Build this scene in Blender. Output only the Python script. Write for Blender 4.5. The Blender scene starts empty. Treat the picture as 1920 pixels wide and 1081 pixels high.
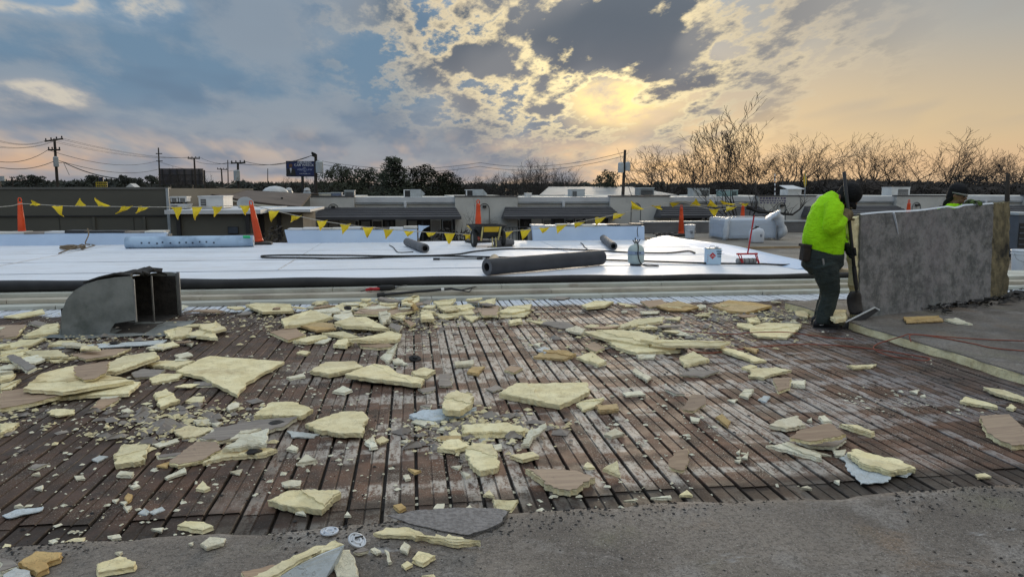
import bpy, bmesh, math, random
from mathutils import Vector, Matrix, Euler, noise as mnoise
R = math.radians
random.seed(7)
scene = bpy.context.scene
C = scene.collection

# ------------------------------------------------------------------ camera
# world: X runs along the roof boards, Y along the deck ribs, Z up; deck top is z = 0
FPX, CX, CY = 1371.0, 960.0, 540.5
CAM_H, YAW, PITCH = 1.55, R(7.8), R(7.7)
cam_data = bpy.data.cameras.new('camera')
cam = bpy.data.objects.new('camera', cam_data); C.objects.link(cam)
cam.location = (0, 0, CAM_H)
cam.rotation_euler = (math.pi/2 - PITCH, 0, -YAW)
cam_data.sensor_width = 36.0
cam_data.lens = 36.0*FPX/1920.0
cam_data.clip_start, cam_data.clip_end = 0.05, 6000
scene.camera = cam
scene.render.resolution_x, scene.render.resolution_y = 1024, 576

# ------------------------------------------------------------------ sky, sun, exposure
SUN_AZ, SUN_EL = R(15.7), R(8.0)          # azimuth from +Y towards +X
world = bpy.data.worlds.new('World'); scene.world = world; world.use_nodes = True
wn, wl = world.node_tree.nodes, world.node_tree.links
wn.clear()
def wnode(t, **k):
    n = wn.new(t)
    for a, b in k.items(): setattr(n, a, b)
    return n
def wset(n, i, v):
    if hasattr(v, 'is_output') or isinstance(v, bpy.types.NodeSocket): wl.new(v, n.inputs[i])
    else: n.inputs[i].default_value = v
def wm(op, a, b=None, c=None, clamp=False):
    n = wnode('ShaderNodeMath', operation=op); n.use_clamp = clamp
    wset(n, 0, a)
    if b is not None: wset(n, 1, b)
    if c is not None: wset(n, 2, c)
    return n.outputs[0]
def wmix(f, a, b, mode='MIX'):
    n = wnode('ShaderNodeMix', data_type='RGBA', blend_type=mode); n.clamp_factor = True
    wset(n, 0, f); wset(n, 6, a); wset(n, 7, b)
    return n.outputs[2]
def wss(x, lo, hi):                        # smoothstep
    n = wnode('ShaderNodeMapRange', interpolation_type='SMOOTHSTEP')
    wset(n, 0, x); n.inputs[1].default_value = lo; n.inputs[2].default_value = hi
    return n.outputs[0]
def wrgb(r, g, b): return (r, g, b, 1.0)
def lin(v):
    v /= 255.0
    return v/12.92 if v <= 0.04045 else ((v+0.055)/1.055)**2.4
def S(r, g, b): return (lin(r), lin(g), lin(b), 1.0)

gen = wnode('ShaderNodeTexCoord').outputs['Generated']
sep = wnode('ShaderNodeSeparateXYZ'); wl.new(gen, sep.inputs[0])
dx, dy, dz = sep.outputs
A = wm('SUBTRACT', wm('ARCTAN2', dx, dy), YAW)          # bearing from the photograph's middle
E = wm('ARCSINE', dz)                                   # elevation
Ep = wm('MAXIMUM', E, 0.0)
def blob(a, e, sa, se):                                 # a soft patch of the sky
    u = wm('DIVIDE', wm('SUBTRACT', A, a), sa); v = wm('DIVIDE', wm('SUBTRACT', E, e), se)
    r2 = wm('ADD', wm('MULTIPLY', u, u), wm('MULTIPLY', v, v))
    return wm('EXPONENT', wm('MULTIPLY', r2, -1.0))
def ae(px, py):
    a = math.atan((px-960)/FPX); return a, math.atan((355-py)/FPX*math.cos(a))
# cloud-layer coordinates: a plane high overhead, foreshortened to the horizon
zz = wm('ADD', wm('MAXIMUM', dz, 0.0), 0.20)
comb = wnode('ShaderNodeCombineXYZ')
wset(comb, 0, wm('DIVIDE', dx, zz)); wset(comb, 1, wm('MULTIPLY', wm('DIVIDE', dy, zz), 0.9)); wset(comb, 2, 0.0)
P = comb.outputs[0]
def wnoise(scale, detail, rough, off=(0, 0, 0), dist=0.0, src=None, rot=0.0, sc=(1, 1, 1)):
    m = wnode('ShaderNodeMapping'); wl.new(src or P, m.inputs[0])
    m.inputs[1].default_value = off; m.inputs[2].default_value = (0, 0, rot); m.inputs[3].default_value = sc
    n = wnode('ShaderNodeTexNoise', noise_dimensions='2D'); wl.new(m.outputs[0], n.inputs[0])
    n.inputs['Scale'].default_value = scale; n.inputs['Detail'].default_value = detail
    n.inputs['Roughness'].default_value = rough; n.inputs['Distortion'].default_value = dist
    return n.outputs[0]
sky = wnode('ShaderNodeTexSky', sky_type='NISHITA')
sky.sun_disc = False; sky.sun_elevation = SUN_EL; sky.sun_rotation = SUN_AZ
sky.air_density = 1.0; sky.dust_density = 1.5; sky.ozone_density = 1.5
sunA, sunE = ae(1145, 190)
# clear part of the sky: the Nishita sky, veiled by thin high cloud
right = wss(A, 0.02, 0.45)
lefty = wss(A, -0.1, -0.75)
veil_lo = wmix(right, S(190, 178, 172), S(220, 196, 160))
veil_hi = wmix(right, S(132, 168, 200), S(170, 176, 178))
veil = wmix(wss(E, 0.03, 0.24), veil_lo, veil_hi)
veil = wmix(wm('MULTIPLY', blob(-0.2, 0.028, 1.6, 0.026), 0.85), veil, S(232, 190, 158))
sk = wnode('ShaderNodeVectorMath', operation='SCALE'); wl.new(sky.outputs[0], sk.inputs[0]); sk.inputs[3].default_value = 0.055
clear = wmix(0.84, sk.outputs[0], veil)
# cloud noises
n1 = wnoise(1.3, 3.0, 0.55, (3.1, 1.7, 0), 0.0)
n2 = wnoise(4.0, 8.0, 0.62, (7.3, 2.2, 0), 0.0, sc=(1.0, 0.62, 1.0), rot=-0.45)
n3 = wnoise(2.4, 2.0, 0.5, (2.3, 9.2, 0), 0.0, sc=(1.0, 0.5, 1.0))
nst = wnoise(2.2, 4.0, 0.6, (1.0, 5.0, 0), 0.0, sc=(1.0, 0.35, 1), rot=0.5)
# sun glow
near = wm('MULTIPLY', blob(sunA, sunE, 0.085, 0.045), wss(n2, 0.30, 0.56))
wide = blob(sunA+0.06, sunE-0.06, 0.40, 0.10)
clear = wmix(wm('MULTIPLY', wide, 0.34), clear, S(244, 208, 150))
clear = wmix(wm('MULTIPLY', near, 0.97), clear, (1.5, 1.12, 0.46, 1))
# soft grey-blue deck to the left
cut = wm('MULTIPLY', blob(*ae(300, 40), 0.085, 0.042), 0.62)
for q in ((30, 178, 0.10, 0.030, .55), (160, 190, .06, .025, .35), (20, 5, .06, .03, .5), (120, 8, .04, .02, .5), (905, 128, 0.055, 0.016, .32), (830, 25, .05, .03, .35), (720, 255, .09, .010, .25), (905, 265, .05, .02, .35)):
    cut = wm('ADD', cut, wm('MULTIPLY', blob(*ae(q[0], q[1]), q[2], q[3]), q[4]))
dl = wm('ADD', wm('MULTIPLY', blob(*ae(520, 155), 0.62, 0.13), 1.18), wm('ADD', wm('MULTIPLY', wm('SUBTRACT', n1, 0.5), 0.9), wm('MULTIPLY', wm('SUBTRACT', n2, 0.5), 0.55)))
dl = wm('ADD', dl, wm('MULTIPLY', wss(E, 0.26, 0.5), 0.45))
cut = wm('MULTIPLY', cut, wm('ADD', 0.05, wm('MULTIPLY', n2, 1.9)))
dl = wm('SUBTRACT', dl, cut)
dl = wm('SUBTRACT', dl, wm('MULTIPLY', wss(A, 0.16, 0.42), 0.55))
dl = wm('ADD', dl, wm('MULTIPLY', blob(*ae(560, 215), 0.09, 0.03), 0.5))
dl = wm('SUBTRACT', dl, wm('MULTIPLY', blob(*ae(1135, 190), 0.085, 0.036), 0.75))
soft = wss(dl, 0.08, 0.60)
deck_c = wmix(wss(A, -0.20, 0.12), S(112, 141, 166), S(118, 127, 138))
deck_c = wmix(wm('MULTIPLY', wm('SUBTRACT', 1.0, wss(E, 0.03, 0.13)), 0.75), deck_c, S(160, 160, 168))
deck_c = wmix(wm('MULTIPLY', wss(E, 0.25, 0.7), 0.75), deck_c, S(192, 180, 164))
deck_c = wmix(wm('MULTIPLY', wss(n1, 0.44, 0.62), 0.55), deck_c, S(98, 122, 148))
deck_c = wmix(wm('MULTIPLY', wss(wm('ADD', wm('MULTIPLY', n3, 0.6), wm('MULTIPLY', n2, 0.4)), 0.44, 0.60), 0.60), deck_c, S(160, 168, 176))
col = wmix(wm('MULTIPLY', soft, 0.93), clear, deck_c)
# ragged, back-lit cumulus round the sun
reg = wss(blob(*ae(1130, 60), 0.30, 0.15), 0.12, 0.60)
dr = wm('ADD', wm('MULTIPLY', wm('SUBTRACT', n2, 0.5), 1.75), wm('MULTIPLY', wm('SUBTRACT', n1, 0.5), 0.5))
dr = wm('ADD', dr, 0.045)
dr = wm('ADD', dr, wm('MULTIPLY', blob(*ae(1230, 80), 0.12, 0.055), 0.32))
dr = wm('ADD', dr, wm('MULTIPLY', blob(*ae(940, 90), 0.10, 0.06), 0.26))
dr = wm('SUBTRACT', dr, wm('MULTIPLY', blob(*ae(1140, 195), 0.06, 0.026), 0.34))
lit_c = wmix(blob(sunA-0.02, sunE+0.05, 0.15, 0.10), S(224, 208, 178), (1.5, 1.22, 0.64, 1))
dark_c = wmix(wss(E, 0.08, 0.22), S(132, 130, 134), S(104, 112, 122))
dark_c = wmix(wm('MULTIPLY', wss(n3, 0.40, 0.64), 0.55), dark_c, S(150, 150, 152))
cum = wmix(wss(dr, 0.05, 0.26), lit_c, dark_c)
cum_a = wm('MULTIPLY', wm('MULTIPLY', wss(dr, -0.06, 0.07), reg), 0.94)
col = wmix(cum_a, col, cum)
# lit rims where the deck breaks on the left
rim = wm('MULTIPLY', wss(dl, -0.02, 0.14), wm('SUBTRACT', 1.0, wss(dl, 0.18, 0.42)))
rim = wm('MULTIPLY', rim, wss(n2, 0.34, 0.60))
rim = wm('MULTIPLY', rim, wss(wm('ADD', cut, wm('MULTIPLY', n2, 0.1)), 0.12, 0.32))
col = wmix(wm('MULTIPLY', rim, 0.9), col, wmix(wss(A, -0.5, 0.0), S(216, 208, 192), S(250, 222, 170)))
# long thin streaks low down
streak = wm('MULTIPLY', wss(nst, 0.50, 0.68), wm('MULTIPLY', wss(E, 0.015, 0.05), wm('SUBTRACT', 1.0, wss(E, 0.04, 0.09))))
col = wmix(wm('MULTIPLY', streak, 0.45), col, wmix(right, S(236, 204, 172), S(206, 186, 160)))
thin = wm('MULTIPLY', wm('MULTIPLY', right, wss(n3, 0.44, 0.62)), wss(E, 0.05, 0.12))
col = wmix(wm('MULTIPLY', thin, 0.40), col, S(178, 172, 164))
hz = wm('SUBTRACT', 1.0, wss(E, -0.01, 0.03))
col = wmix(wm('MULTIPLY', hz, 0.35), col, S(196, 178, 164))
# an overcast sky is about three times as bright overhead as at the horizon (CIE overcast sky)
gain = wm('ADD', 0.92, wm('MULTIPLY', wm('MAXIMUM', wm('SUBTRACT', dz, 0.22), 0.0), 2.2))
gs = wnode('ShaderNodeVectorMath', operation='SCALE'); wl.new(col, gs.inputs[0]); wl.new(gain, gs.inputs[3])
bg = wnode('ShaderNodeBackground'); wl.new(gs.outputs[0], bg.inputs[0]); bg.inputs[1].default_value = 1.0
wout = wnode('ShaderNodeOutputWorld'); wl.new(bg.outputs[0], wout.inputs[0])
try: world.cycles.sampling_method = 'MANUAL'; world.cycles.sample_map_resolution = 512
except Exception: pass

sun_data = bpy.data.lights.new('sun', 'SUN'); sun_data.energy = 1.5; sun_data.angle = R(14); sun_data.color = (1.0, 0.83, 0.62)
sun = bpy.data.objects.new('sun', sun_data); C.objects.link(sun)
sd = Vector((math.sin(SUN_AZ)*math.cos(SUN_EL), math.cos(SUN_AZ)*math.cos(SUN_EL), math.sin(SUN_EL)))
sun.rotation_euler = (-sd).to_track_quat('-Z', 'Y').to_euler()

vs = scene.view_settings
vs.view_transform = 'Standard'; vs.look = 'None'; vs.exposure = 0.0; vs.gamma = 1.0
vs.use_curve_mapping = False
scene.cycles.use_denoising = True
scene.cycles.max_bounces = 4; scene.cycles.diffuse_bounces = 2; scene.cycles.glossy_bounces = 2; scene.cycles.adaptive_threshold = 0.02; scene.cycles.transparent_max_bounces = 8

# ------------------------------------------------------------------ helpers
_cr = (Vector((math.cos(YAW), -math.sin(YAW), 0)),
       Vector((math.sin(YAW)*math.sin(PITCH), math.cos(YAW)*math.sin(PITCH), math.cos(PITCH))),
       Vector((math.sin(YAW)*math.cos(PITCH), math.cos(YAW)*math.cos(PITCH), -math.sin(PITCH))))
def _ray(px, py): return _cr[0]*((px-CX)/FPX) - _cr[1]*((py-CY)/FPX) + _cr[2]
def G(px, py, z=0.0):                      # survey: where the sight line meets the level z
    d = _ray(px, py); t = (z-CAM_H)/d.z
    return Vector((d.x*t, d.y*t, z))
def V(px, py, v):                          # survey: where the sight line meets the wall plane y = v
    d = _ray(px, py); t = v/d.y
    return Vector((d.x*t, v, CAM_H+d.z*t))
def VX(px, v): return V(px, 360, v).x
def VZ(py, v): return V(960, py, v).z

def world_loc(o):
    p = Vector((0, 0, 0))
    while o is not None: p += Vector(o.location); o = o.parent
    return p
class MB:
    def __init__(s): s.v = []; s.f = []
    def add(s, vs, fs):
        o = len(s.v); s.v += [Vector(q) for q in vs]; s.f += [tuple(i+o for i in f) for f in fs]; return s
    def box(s, c, d, rz=0.0, rx=0.0, ry=0.0, taper=1.0):
        c = Vector(c); m = Euler((rx, ry, rz)).to_matrix(); h = Vector(d)/2; vs = []
        for z in (-1, 1):
            t = taper if z > 0 else 1.0
            for x, y in ((-1, -1), (1, -1), (1, 1), (-1, 1)): vs.append(c + m@Vector((x*h.x*t, y*h.y*t, z*h.z)))
        return s.add(vs, [(3, 2, 1, 0), (4, 5, 6, 7), (0, 1, 5, 4), (1, 2, 6, 5), (2, 3, 7, 6), (3, 0, 4, 7)])
    def b2(s, a, b):                       # box from corner to corner
        a = Vector(a); b = Vector(b)
        return s.box((a+b)/2, (abs(b.x-a.x), abs(b.y-a.y), abs(b.z-a.z)))
    def loft(s, rings, cap=True, closed=True):
        o = len(s.v); n = len(rings[0])
        for r in rings: s.v += [Vector(q) for q in r]
        for i in range(len(rings)-1):
            for k in range(n if closed else n-1):
                a = o+i*n+k; b = o+i*n+(k+1) % n
                s.f.append((a, b, b+n, a+n))
        if cap and closed:
            s.f.append(tuple(o+n-1-k for k in range(n))); e = o+(len(rings)-1)*n
            s.f.append(tuple(e+k for k in range(n)))
        return s
    def tube(s, pts, r, n=6, cap=True, flat=1.0):
        pts = [Vector(p) for p in pts]; rings = []
        rr = r if isinstance(r, (list, tuple)) else [r]*len(pts)
        up = None
        for i, p in enumerate(pts):
            t = (pts[min(i+1, len(pts)-1)]-pts[max(i-1, 0)])
            if t.length < 1e-9: t = Vector((0, 0, 1))
            t.normalize()
            if up is None:
                ref = Vector((0, 0, 1)) if abs(t.z) < .9 else Vector((1, 0, 0))
                up = (ref - t*ref.dot(t)).normalized()
            else:
                up = up - t*up.dot(t)
                up = up.normalized() if up.length > 1e-6 else t.orthogonal().normalized()
            sd_ = t.cross(up)
            rings.append([p + (sd_*math.cos(6.2832*k/n) + up*math.sin(6.2832*k/n)*flat)*rr[i] for k in range(n)])
        return s.loft(rings, cap)
    def lathe(s, prof, n=16, c=(0, 0, 0), m=None, cap=True):
        c = Vector(c); rings = []
        for r, z in prof:
            ring = []
            for k in range(n):
                q = Vector((r*math.cos(6.2832*k/n), r*math.sin(6.2832*k/n), z))
                ring.append(c + (m@q if m else q))
            rings.append(ring)
        return s.loft(rings, cap)
    def prism(s, pts, ext):                # polygon extruded by a vector
        ext = Vector(ext); a = [Vector(p) for p in pts]; b = [p+ext for p in a]; n = len(a)
        return s.add(a+b, [tuple(range(n))[::-1], tuple(range(n, 2*n))] + [(i, (i+1) % n, n+(i+1) % n, n+i) for i in range(n)])
    def mesh(s, name, off=None):
        me = bpy.data.meshes.new(name)
        vs = [(q.x-off.x, q.y-off.y, q.z-off.z) for q in s.v] if off is not None else [tuple(q) for q in s.v]
        me.from_pydata(vs, [], s.f); me.update()
        bm = bmesh.new(); bm.from_mesh(me); bmesh.ops.recalc_face_normals(bm, faces=bm.faces); bm.to_mesh(me); bm.free()
        return me
    def build(s, name, mat, parent=None, local=False, smooth=False, bevel=0.0, loc=None, kind=None):
        off = None
        if not local: off = world_loc(parent) if parent is not None else (Vector(loc) if loc is not None else None)
        me = s.mesh(name, off); me.materials.append(mat)
        if smooth:
            for p in me.polygons: p.use_smooth = True
        o = bpy.data.objects.new(name, me); C.objects.link(o)
        if parent is not None: o.parent = parent
        if loc is not None: o.location = loc
        if bevel > 0:
            b = o.modifiers.new('bevel', 'BEVEL'); b.width = bevel; b.segments = 2; b.limit_method = 'ANGLE'
        if kind: o['kind'] = kind
        return o
def smooth_angle(o, deg=40):
    me = o.data
    me.set_sharp_from_angle(angle=R(deg))
    for p in me.polygons: p.use_smooth = True
def tag(o, label, cat, group=None):
    o['label'] = label; o['category'] = cat
    if group: o['group'] = group
    return o
def thing(name, label, cat, loc=(0, 0, 0), rz=0.0, group=None):
    o = bpy.data.objects.new(name, None); C.objects.link(o); o.empty_display_size = 0.1
    o.location = loc; o.rotation_euler = (0, 0, rz)
    return tag(o, label, cat, group)
def struct(o): o['kind'] = 'structure'; return o
def copy_tree(o, parent=None):
    c = o.copy(); C.objects.link(c); c.parent = parent
    for ch in list(o.children): copy_tree(ch, c)
    return c
def text_mesh(body, size, name='lettering', extrude=0.002, align='CENTER', sx=1.0):
    cu = bpy.data.curves.new(name, 'FONT'); cu.body = body; cu.size = size; cu.extrude = extrude; cu.align_x = align; cu.align_y = 'CENTER'
    cu.resolution_u = 2; cu.offset = size*0.012
    ob = bpy.data.objects.new(name, cu); C.objects.link(ob)
    dg = bpy.context.evaluated_depsgraph_get(); me = bpy.data.meshes.new_from_object(ob.evaluated_get(dg))
    bpy.data.objects.remove(ob)
    if sx != 1.0:
        for v_ in me.vertices: v_.co.x *= sx
    return me
def put_text(body, size, mat, parent, loc, rot=(math.pi/2, 0, 0), sx=1.0, name='lettering'):
    me = text_mesh(body, size, name, sx=sx); me.materials.clear(); me.materials.append(mat)
    o = bpy.data.objects.new(name, me); C.objects.link(o); o.parent = parent
    o.location = Vector(loc) - world_loc(parent); o.rotation_euler = rot
    return o
def curve_pts(pts, n=8):                   # Catmull-Rom through points
    pts = [Vector(p) for p in pts]; out = []
    for i in range(len(pts)-1):
        p0 = pts[max(i-1, 0)]; p1 = pts[i]; p2 = pts[i+1]; p3 = pts[min(i+2, len(pts)-1)]
        for k in range(n):
            t = k/n
            out.append(0.5*((2*p1)+(p2-p0)*t+(2*p0-5*p1+4*p2-p3)*t*t+(3*p1-p0-3*p2+p3)*t**3))
    out.append(pts[-1]); return out

# ------------------------------------------------------------------ materials
MATS = {}
class NT:
    def __init__(s, name):
        s.m = bpy.data.materials.new(name); s.m.use_nodes = True
        s.n = s.m.node_tree.nodes; s.l = s.m.node_tree.links
        s.b = s.n['Principled BSDF']; s.pos = None; s.obj = None
    def set(s, n, i, v):
        if isinstance(v, bpy.types.NodeSocket): s.l.new(v, n.inputs[i])
        else:
            if isinstance(v, tuple) and len(v) == 3 and n.inputs[i].type == 'RGBA': v = (*v, 1)
            n.inputs[i].default_value = v
    def P(s):
        if s.pos is None: s.pos = s.n.new('ShaderNodeNewGeometry').outputs['Position']
        return s.pos
    def O(s):                              # object space, shifted per object
        if s.obj is None:
            tc = s.n.new('ShaderNodeTexCoord').outputs['Object']; oi = s.n.new('ShaderNodeObjectInfo')
            k = s.n.new('ShaderNodeMath'); k.operation = 'MULTIPLY'; s.l.new(oi.outputs['Random'], k.inputs[0]); k.inputs[1].default_value = 37.0
            a = s.n.new('ShaderNodeVectorMath'); a.operation = 'ADD'; s.l.new(tc, a.inputs[0]); s.l.new(k.outputs[0], a.inputs[1])
            s.obj = a.outputs[0]; s.rnd = oi.outputs['Random']
        return s.obj
    def map(s, src, sc=(1, 1, 1), off=(0, 0, 0)):
        m = s.n.new('ShaderNodeMapping'); s.l.new(src, m.inputs[0]); m.inputs[3].default_value = sc; m.inputs[1].default_value = off
        return m.outputs[0]
    def noise(s, src, scale, detail=4, rough=.55, dist=0.0):
        n = s.n.new('ShaderNodeTexNoise'); s.l.new(src, n.inputs[0])
        n.inputs['Scale'].default_value = scale; n.inputs['Detail'].default_value = detail; n.inputs['Roughness'].default_value = rough
        n.inputs['Distortion'].default_value = dist
        return n.outputs[0]
    def vor(s, src, scale, feat='F1', out='Distance'):
        n = s.n.new('ShaderNodeTexVoronoi'); n.feature = feat; s.l.new(src, n.inputs[0]); n.inputs['Scale'].default_value = scale
        return n.outputs[out]
    def math(s, op, a, b=None, c=None):
        n = s.n.new('ShaderNodeMath'); n.operation = op; s.set(n, 0, a)
        if b is not None: s.set(n, 1, b)
        if c is not None: s.set(n, 2, c)
        return n.outputs[0]
    def ss(s, x, lo, hi, a=0.0, b=1.0):
        n = s.n.new('ShaderNodeMapRange'); n.interpolation_type = 'SMOOTHSTEP'; s.set(n, 0, x)
        n.inputs[1].default_value = lo; n.inputs[2].default_value = hi; n.inputs[3].default_value = a; n.inputs[4].default_value = b
        return n.outputs[0]
    def mix(s, f, a, b, mode='MIX'):
        n = s.n.new('ShaderNodeMix'); n.data_type = 'RGBA'; n.blend_type = mode; s.set(n, 0, f); s.set(n, 6, a); s.set(n, 7, b)
        return n.outputs[2]
    def xyz(s, src):
        n = s.n.new('ShaderNodeSeparateXYZ'); s.l.new(src, n.inputs[0]); return n.outputs
    def white(s, w):
        n = s.n.new('ShaderNodeTexWhiteNoise'); n.noise_dimensions = '1D'; s.l.new(w, n.inputs['W']); return n.outputs['Value']
    def bump(s, h, strength=.3, dist=.01):
        n = s.n.new('ShaderNodeBump'); s.set(n, 'Height', h); n.inputs['Strength'].default_value = strength; n.inputs['Distance'].default_value = dist
        s.l.new(n.outputs[0], s.b.inputs['Normal'])
    def col(s, c): s.set(s.b, 'Base Color', c)
    def rough(s, r): s.set(s.b, 'Roughness', r)
def mat(name, c, c2=None, scale=6.0, rough=.75, bump=0.0, bscale=60.0, metal=0.0, space='O', lo=.35, hi=.65, detail=5, spec=.4, dirt=None, dscale=2.0):
    if name in MATS: return MATS[name]
    t = NT(name); src = t.O() if space == 'O' else t.P()
    base = (*c, 1)
    if c2 is None: c2 = tuple(x*.78 for x in c)
    k = t.mix(t.ss(t.noise(src, scale, detail), lo, hi), (*c2, 1), base)
    if dirt: k = t.mix(t.ss(t.noise(src, dscale, 6, .65), .52, .72), k, (*dirt, 1))
    t.col(k); t.rough(rough); t.b.inputs['Metallic'].default_value = metal; t.b.inputs['Specular IOR Level'].default_value = spec
    if bump: t.bump(t.noise(src, bscale, 4, .6), bump, .01)
    MATS[name] = t.m; return t.m

# foam broken out of the roof
def foam_mat(name, c, c2, stain=(.35, .22, .08), stain_amt=.5):
    t = NT(name); o = t.O()
    n = t.noise(o, 7, 6, .65); k = t.mix(t.ss(n, .35, .65), (*c2, 1), (*c, 1))
    f = t.noise(o, 55, 5, .75); k = t.mix(t.ss(f, .52, .68, 0, .32), k, tuple(x*.50 for x in c)+(1,))
    st = t.ss(t.noise(o, 2.3, 5, .65), .54, .72, 0, stain_amt); k = t.mix(st, k, (*stain, 1))
    dk = t.ss(t.noise(o, 16, 7, .8), .63, .70, 0, .6); k = t.mix(dk, k, (.13, .105, .07, 1))
    crk = t.math('ABSOLUTE', t.math('SUBTRACT', t.noise(o, 8, 5, .7), .5)); k = t.mix(t.ss(crk, .010, .0, 0, .35), k, (.22, .17, .09, 1))
    tn = t.math('MULTIPLY', t.math('POWER', t.rnd, 1.6), .42); k = t.mix(tn, k, (.50, .43, .30, 1))
    lay = t.ss(t.noise(t.map(o, (4, 4, 160)), 1.0, 2, .5), .5, .7, 0, .3); k = t.mix(lay, k, (.42, .35, .18, 1))
    t.col(k); t.rough(.9); t.b.inputs['Specular IOR Level'].default_value = .2
    h = t.math('ADD', t.noise(o, 34, 6, .75), t.math('MULTIPLY', t.noise(o, 9, 3, .5), 1.4)); h = t.math('ADD', h, t.ss(crk, .03, .0, 0, -.6)); t.bump(h, .5, .012)
    MATS[name] = t.m; return t.m
M_FOAM = foam_mat('yellow_foam', (.95, .86, .55), (.84, .73, .42))
M_PALE = foam_mat('pale_foam', (.88, .85, .68), (.74, .70, .54), stain_amt=.3)
M_OCHRE = foam_mat('aged_ochre_foam', (.62, .44, .20), (.50, .33, .14), stain=(.25, .13, .05))
M_WHITEF = foam_mat('blue_white_facer', (.62, .70, .76), (.50, .57, .62), stain=(.3, .28, .25), stain_amt=.3)
def facer_mat(name, c, c2):
    t = NT(name); o = t.O()
    ws = t.noise(t.map(o, (3, 34, 3)), 1.0, 4, .6)
    k = t.mix(t.ss(ws, .42, .62), (*c2, 1), (*c, 1))
    k = t.mix(t.ss(t.noise(o, 14, 5, .7), .60, .72, 0, .6), k, (.10, .07, .05, 1))
    k = t.mix(t.math('MULTIPLY', t.rnd, .3), k, (.30, .27, .24, 1))
    t.col(k); t.rough(.85); t.b.inputs['Specular IOR Level'].default_value = .25
    t.bump(t.noise(t.map(o, (4, 30, 4)), 1.5, 5, .6), .4, .006)
    MATS[name] = t.m; return t.m
M_BROWN = facer_mat('brown_paper_facer', (.46, .33, .22), (.36, .25, .17))
M_GREYF = facer_mat('grey_paper_facer', (.30, .27, .235), (.23, .20, .18))

# rusty steel deck
def deck_mat():
    t = NT('rusted_steel_deck'); p = t.P(); x, y, z = t.xyz(p)
    sid = t.math('FLOOR', t.math('DIVIDE', t.math('ADD', x, 20.0), .168)); rnd = t.white(sid)
    half = t.white(t.math('FLOOR', t.math('DIVIDE', t.math('ADD', x, 20.0), .084)))
    big = t.noise(p, .55, 4, .5)
    c = t.mix(t.ss(t.noise(p, 5, 7, .65), .34, .66), (.048, .032, .024, 1), (.170, .090, .058, 1))
    c = t.mix(t.math('MULTIPLY', rnd, .35), c, (.120, .080, .062, 1))
    red = t.ss(t.noise(t.map(p, (1.4, .7, 1)), 2.2, 4, .6), .54, .70, 0, .55); c = t.mix(red, c, (.135, .070, .047, 1))
    # pale adhesive residue left in rows across the ribs, scraped in streaks
    row = t.noise(t.map(p, (.10, 2.9, 1)), 1.0, 2, .4)
    row2 = t.noise(t.map(p, (.35, 6.5, 1), (3, 1, 0)), 1.0, 2, .5)
    reg = t.ss(t.math('ADD', t.noise(p, .42, 3, .5), t.math('SUBTRACT', t.ss(x, -2.2, .6, 0, .30), t.ss(x, 2.4, 4.2, 0, .16))), .50, .72)
    streak = t.noise(t.map(p, (26, 7, 1)), 1.0, 6, .75)
    fine = t.noise(p, 55, 5, .75)
    w = t.math('ADD', t.math('ADD', t.math('MULTIPLY', row, 1.5), t.math('MULTIPLY', row2, .55)), t.math('MULTIPLY', t.math('SUBTRACT', half, .5), .34))
    w = t.math('MULTIPLY', t.ss(w, 1.00, 1.12), reg)
    w = t.math('MULTIPLY', w, t.ss(t.math('ADD', t.math('MULTIPLY', streak, .7), t.math('MULTIPLY', fine, .4)), .46, .60))
    wc = t.mix(t.ss(x, 1.5, 4.5), (.60, .55, .48, 1), (.37, .35, .36, 1))
    c = t.mix(t.math('MULTIPLY', w, .74), c, wc)
    dust = t.ss(t.math('ADD', t.noise(p, 120, 2, .6), t.math('MULTIPLY', t.noise(p, 2.0, 4, .6), .35)), .80, .86, 0, .8); c = t.mix(dust, c, (.50, .47, .40, 1))
    # thin scraped scratches everywhere
    scr = t.ss(t.noise(t.map(p, (60, 9, 1)), 1.0, 5, .8), .68, .75, 0, .5); c = t.mix(scr, c, (.40, .37, .34, 1))
    # damp grime: left and right sides and the sheet nearest the old roof
    gr = t.math('MAXIMUM', t.ss(x, .3, -2.2, 0, .62), t.ss(x, 3.0, 4.8, 0, .55))
    gr = t.math('MAXIMUM', gr, t.ss(y, 3.62, 3.52, 0, .82))
    gr = t.math('MULTIPLY', gr, t.ss(t.noise(p, 1.3, 5, .6), .28, .60, .35, 1))
    c = t.mix(gr, c, (.040, .032, .026, 1))
    spk = t.ss(t.noise(p, 90, 3, .8), .64, .70, 0, .8); c = t.mix(spk, c, (.025, .02, .017, 1))
    # clean galvanising that lay under the new boards until now
    g = t.ss(t.math('ADD', y, t.math('MULTIPLY', t.noise(p, 3, 4, .6), .7)), 9.92, 10.02)
    g = t.math('MULTIPLY', g, t.ss(z, -.006, -.002))
    c = t.mix(g, c, (.62, .65, .70, 1))
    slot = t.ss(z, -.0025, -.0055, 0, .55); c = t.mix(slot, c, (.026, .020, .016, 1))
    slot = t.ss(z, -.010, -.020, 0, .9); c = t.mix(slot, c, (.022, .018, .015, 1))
    t.col(c); t.rough(t.ss(t.noise(p, 4, 5, .6), .3, .7, .58, .85)); t.b.inputs['Specular IOR Level'].default_value = .22
    t.bump(t.math('ADD', fine, t.math('MULTIPLY', t.noise(p, 14, 4, .6), 1.5)), .35, .006)
    return t.m
M_DECK = deck_mat()
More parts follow.
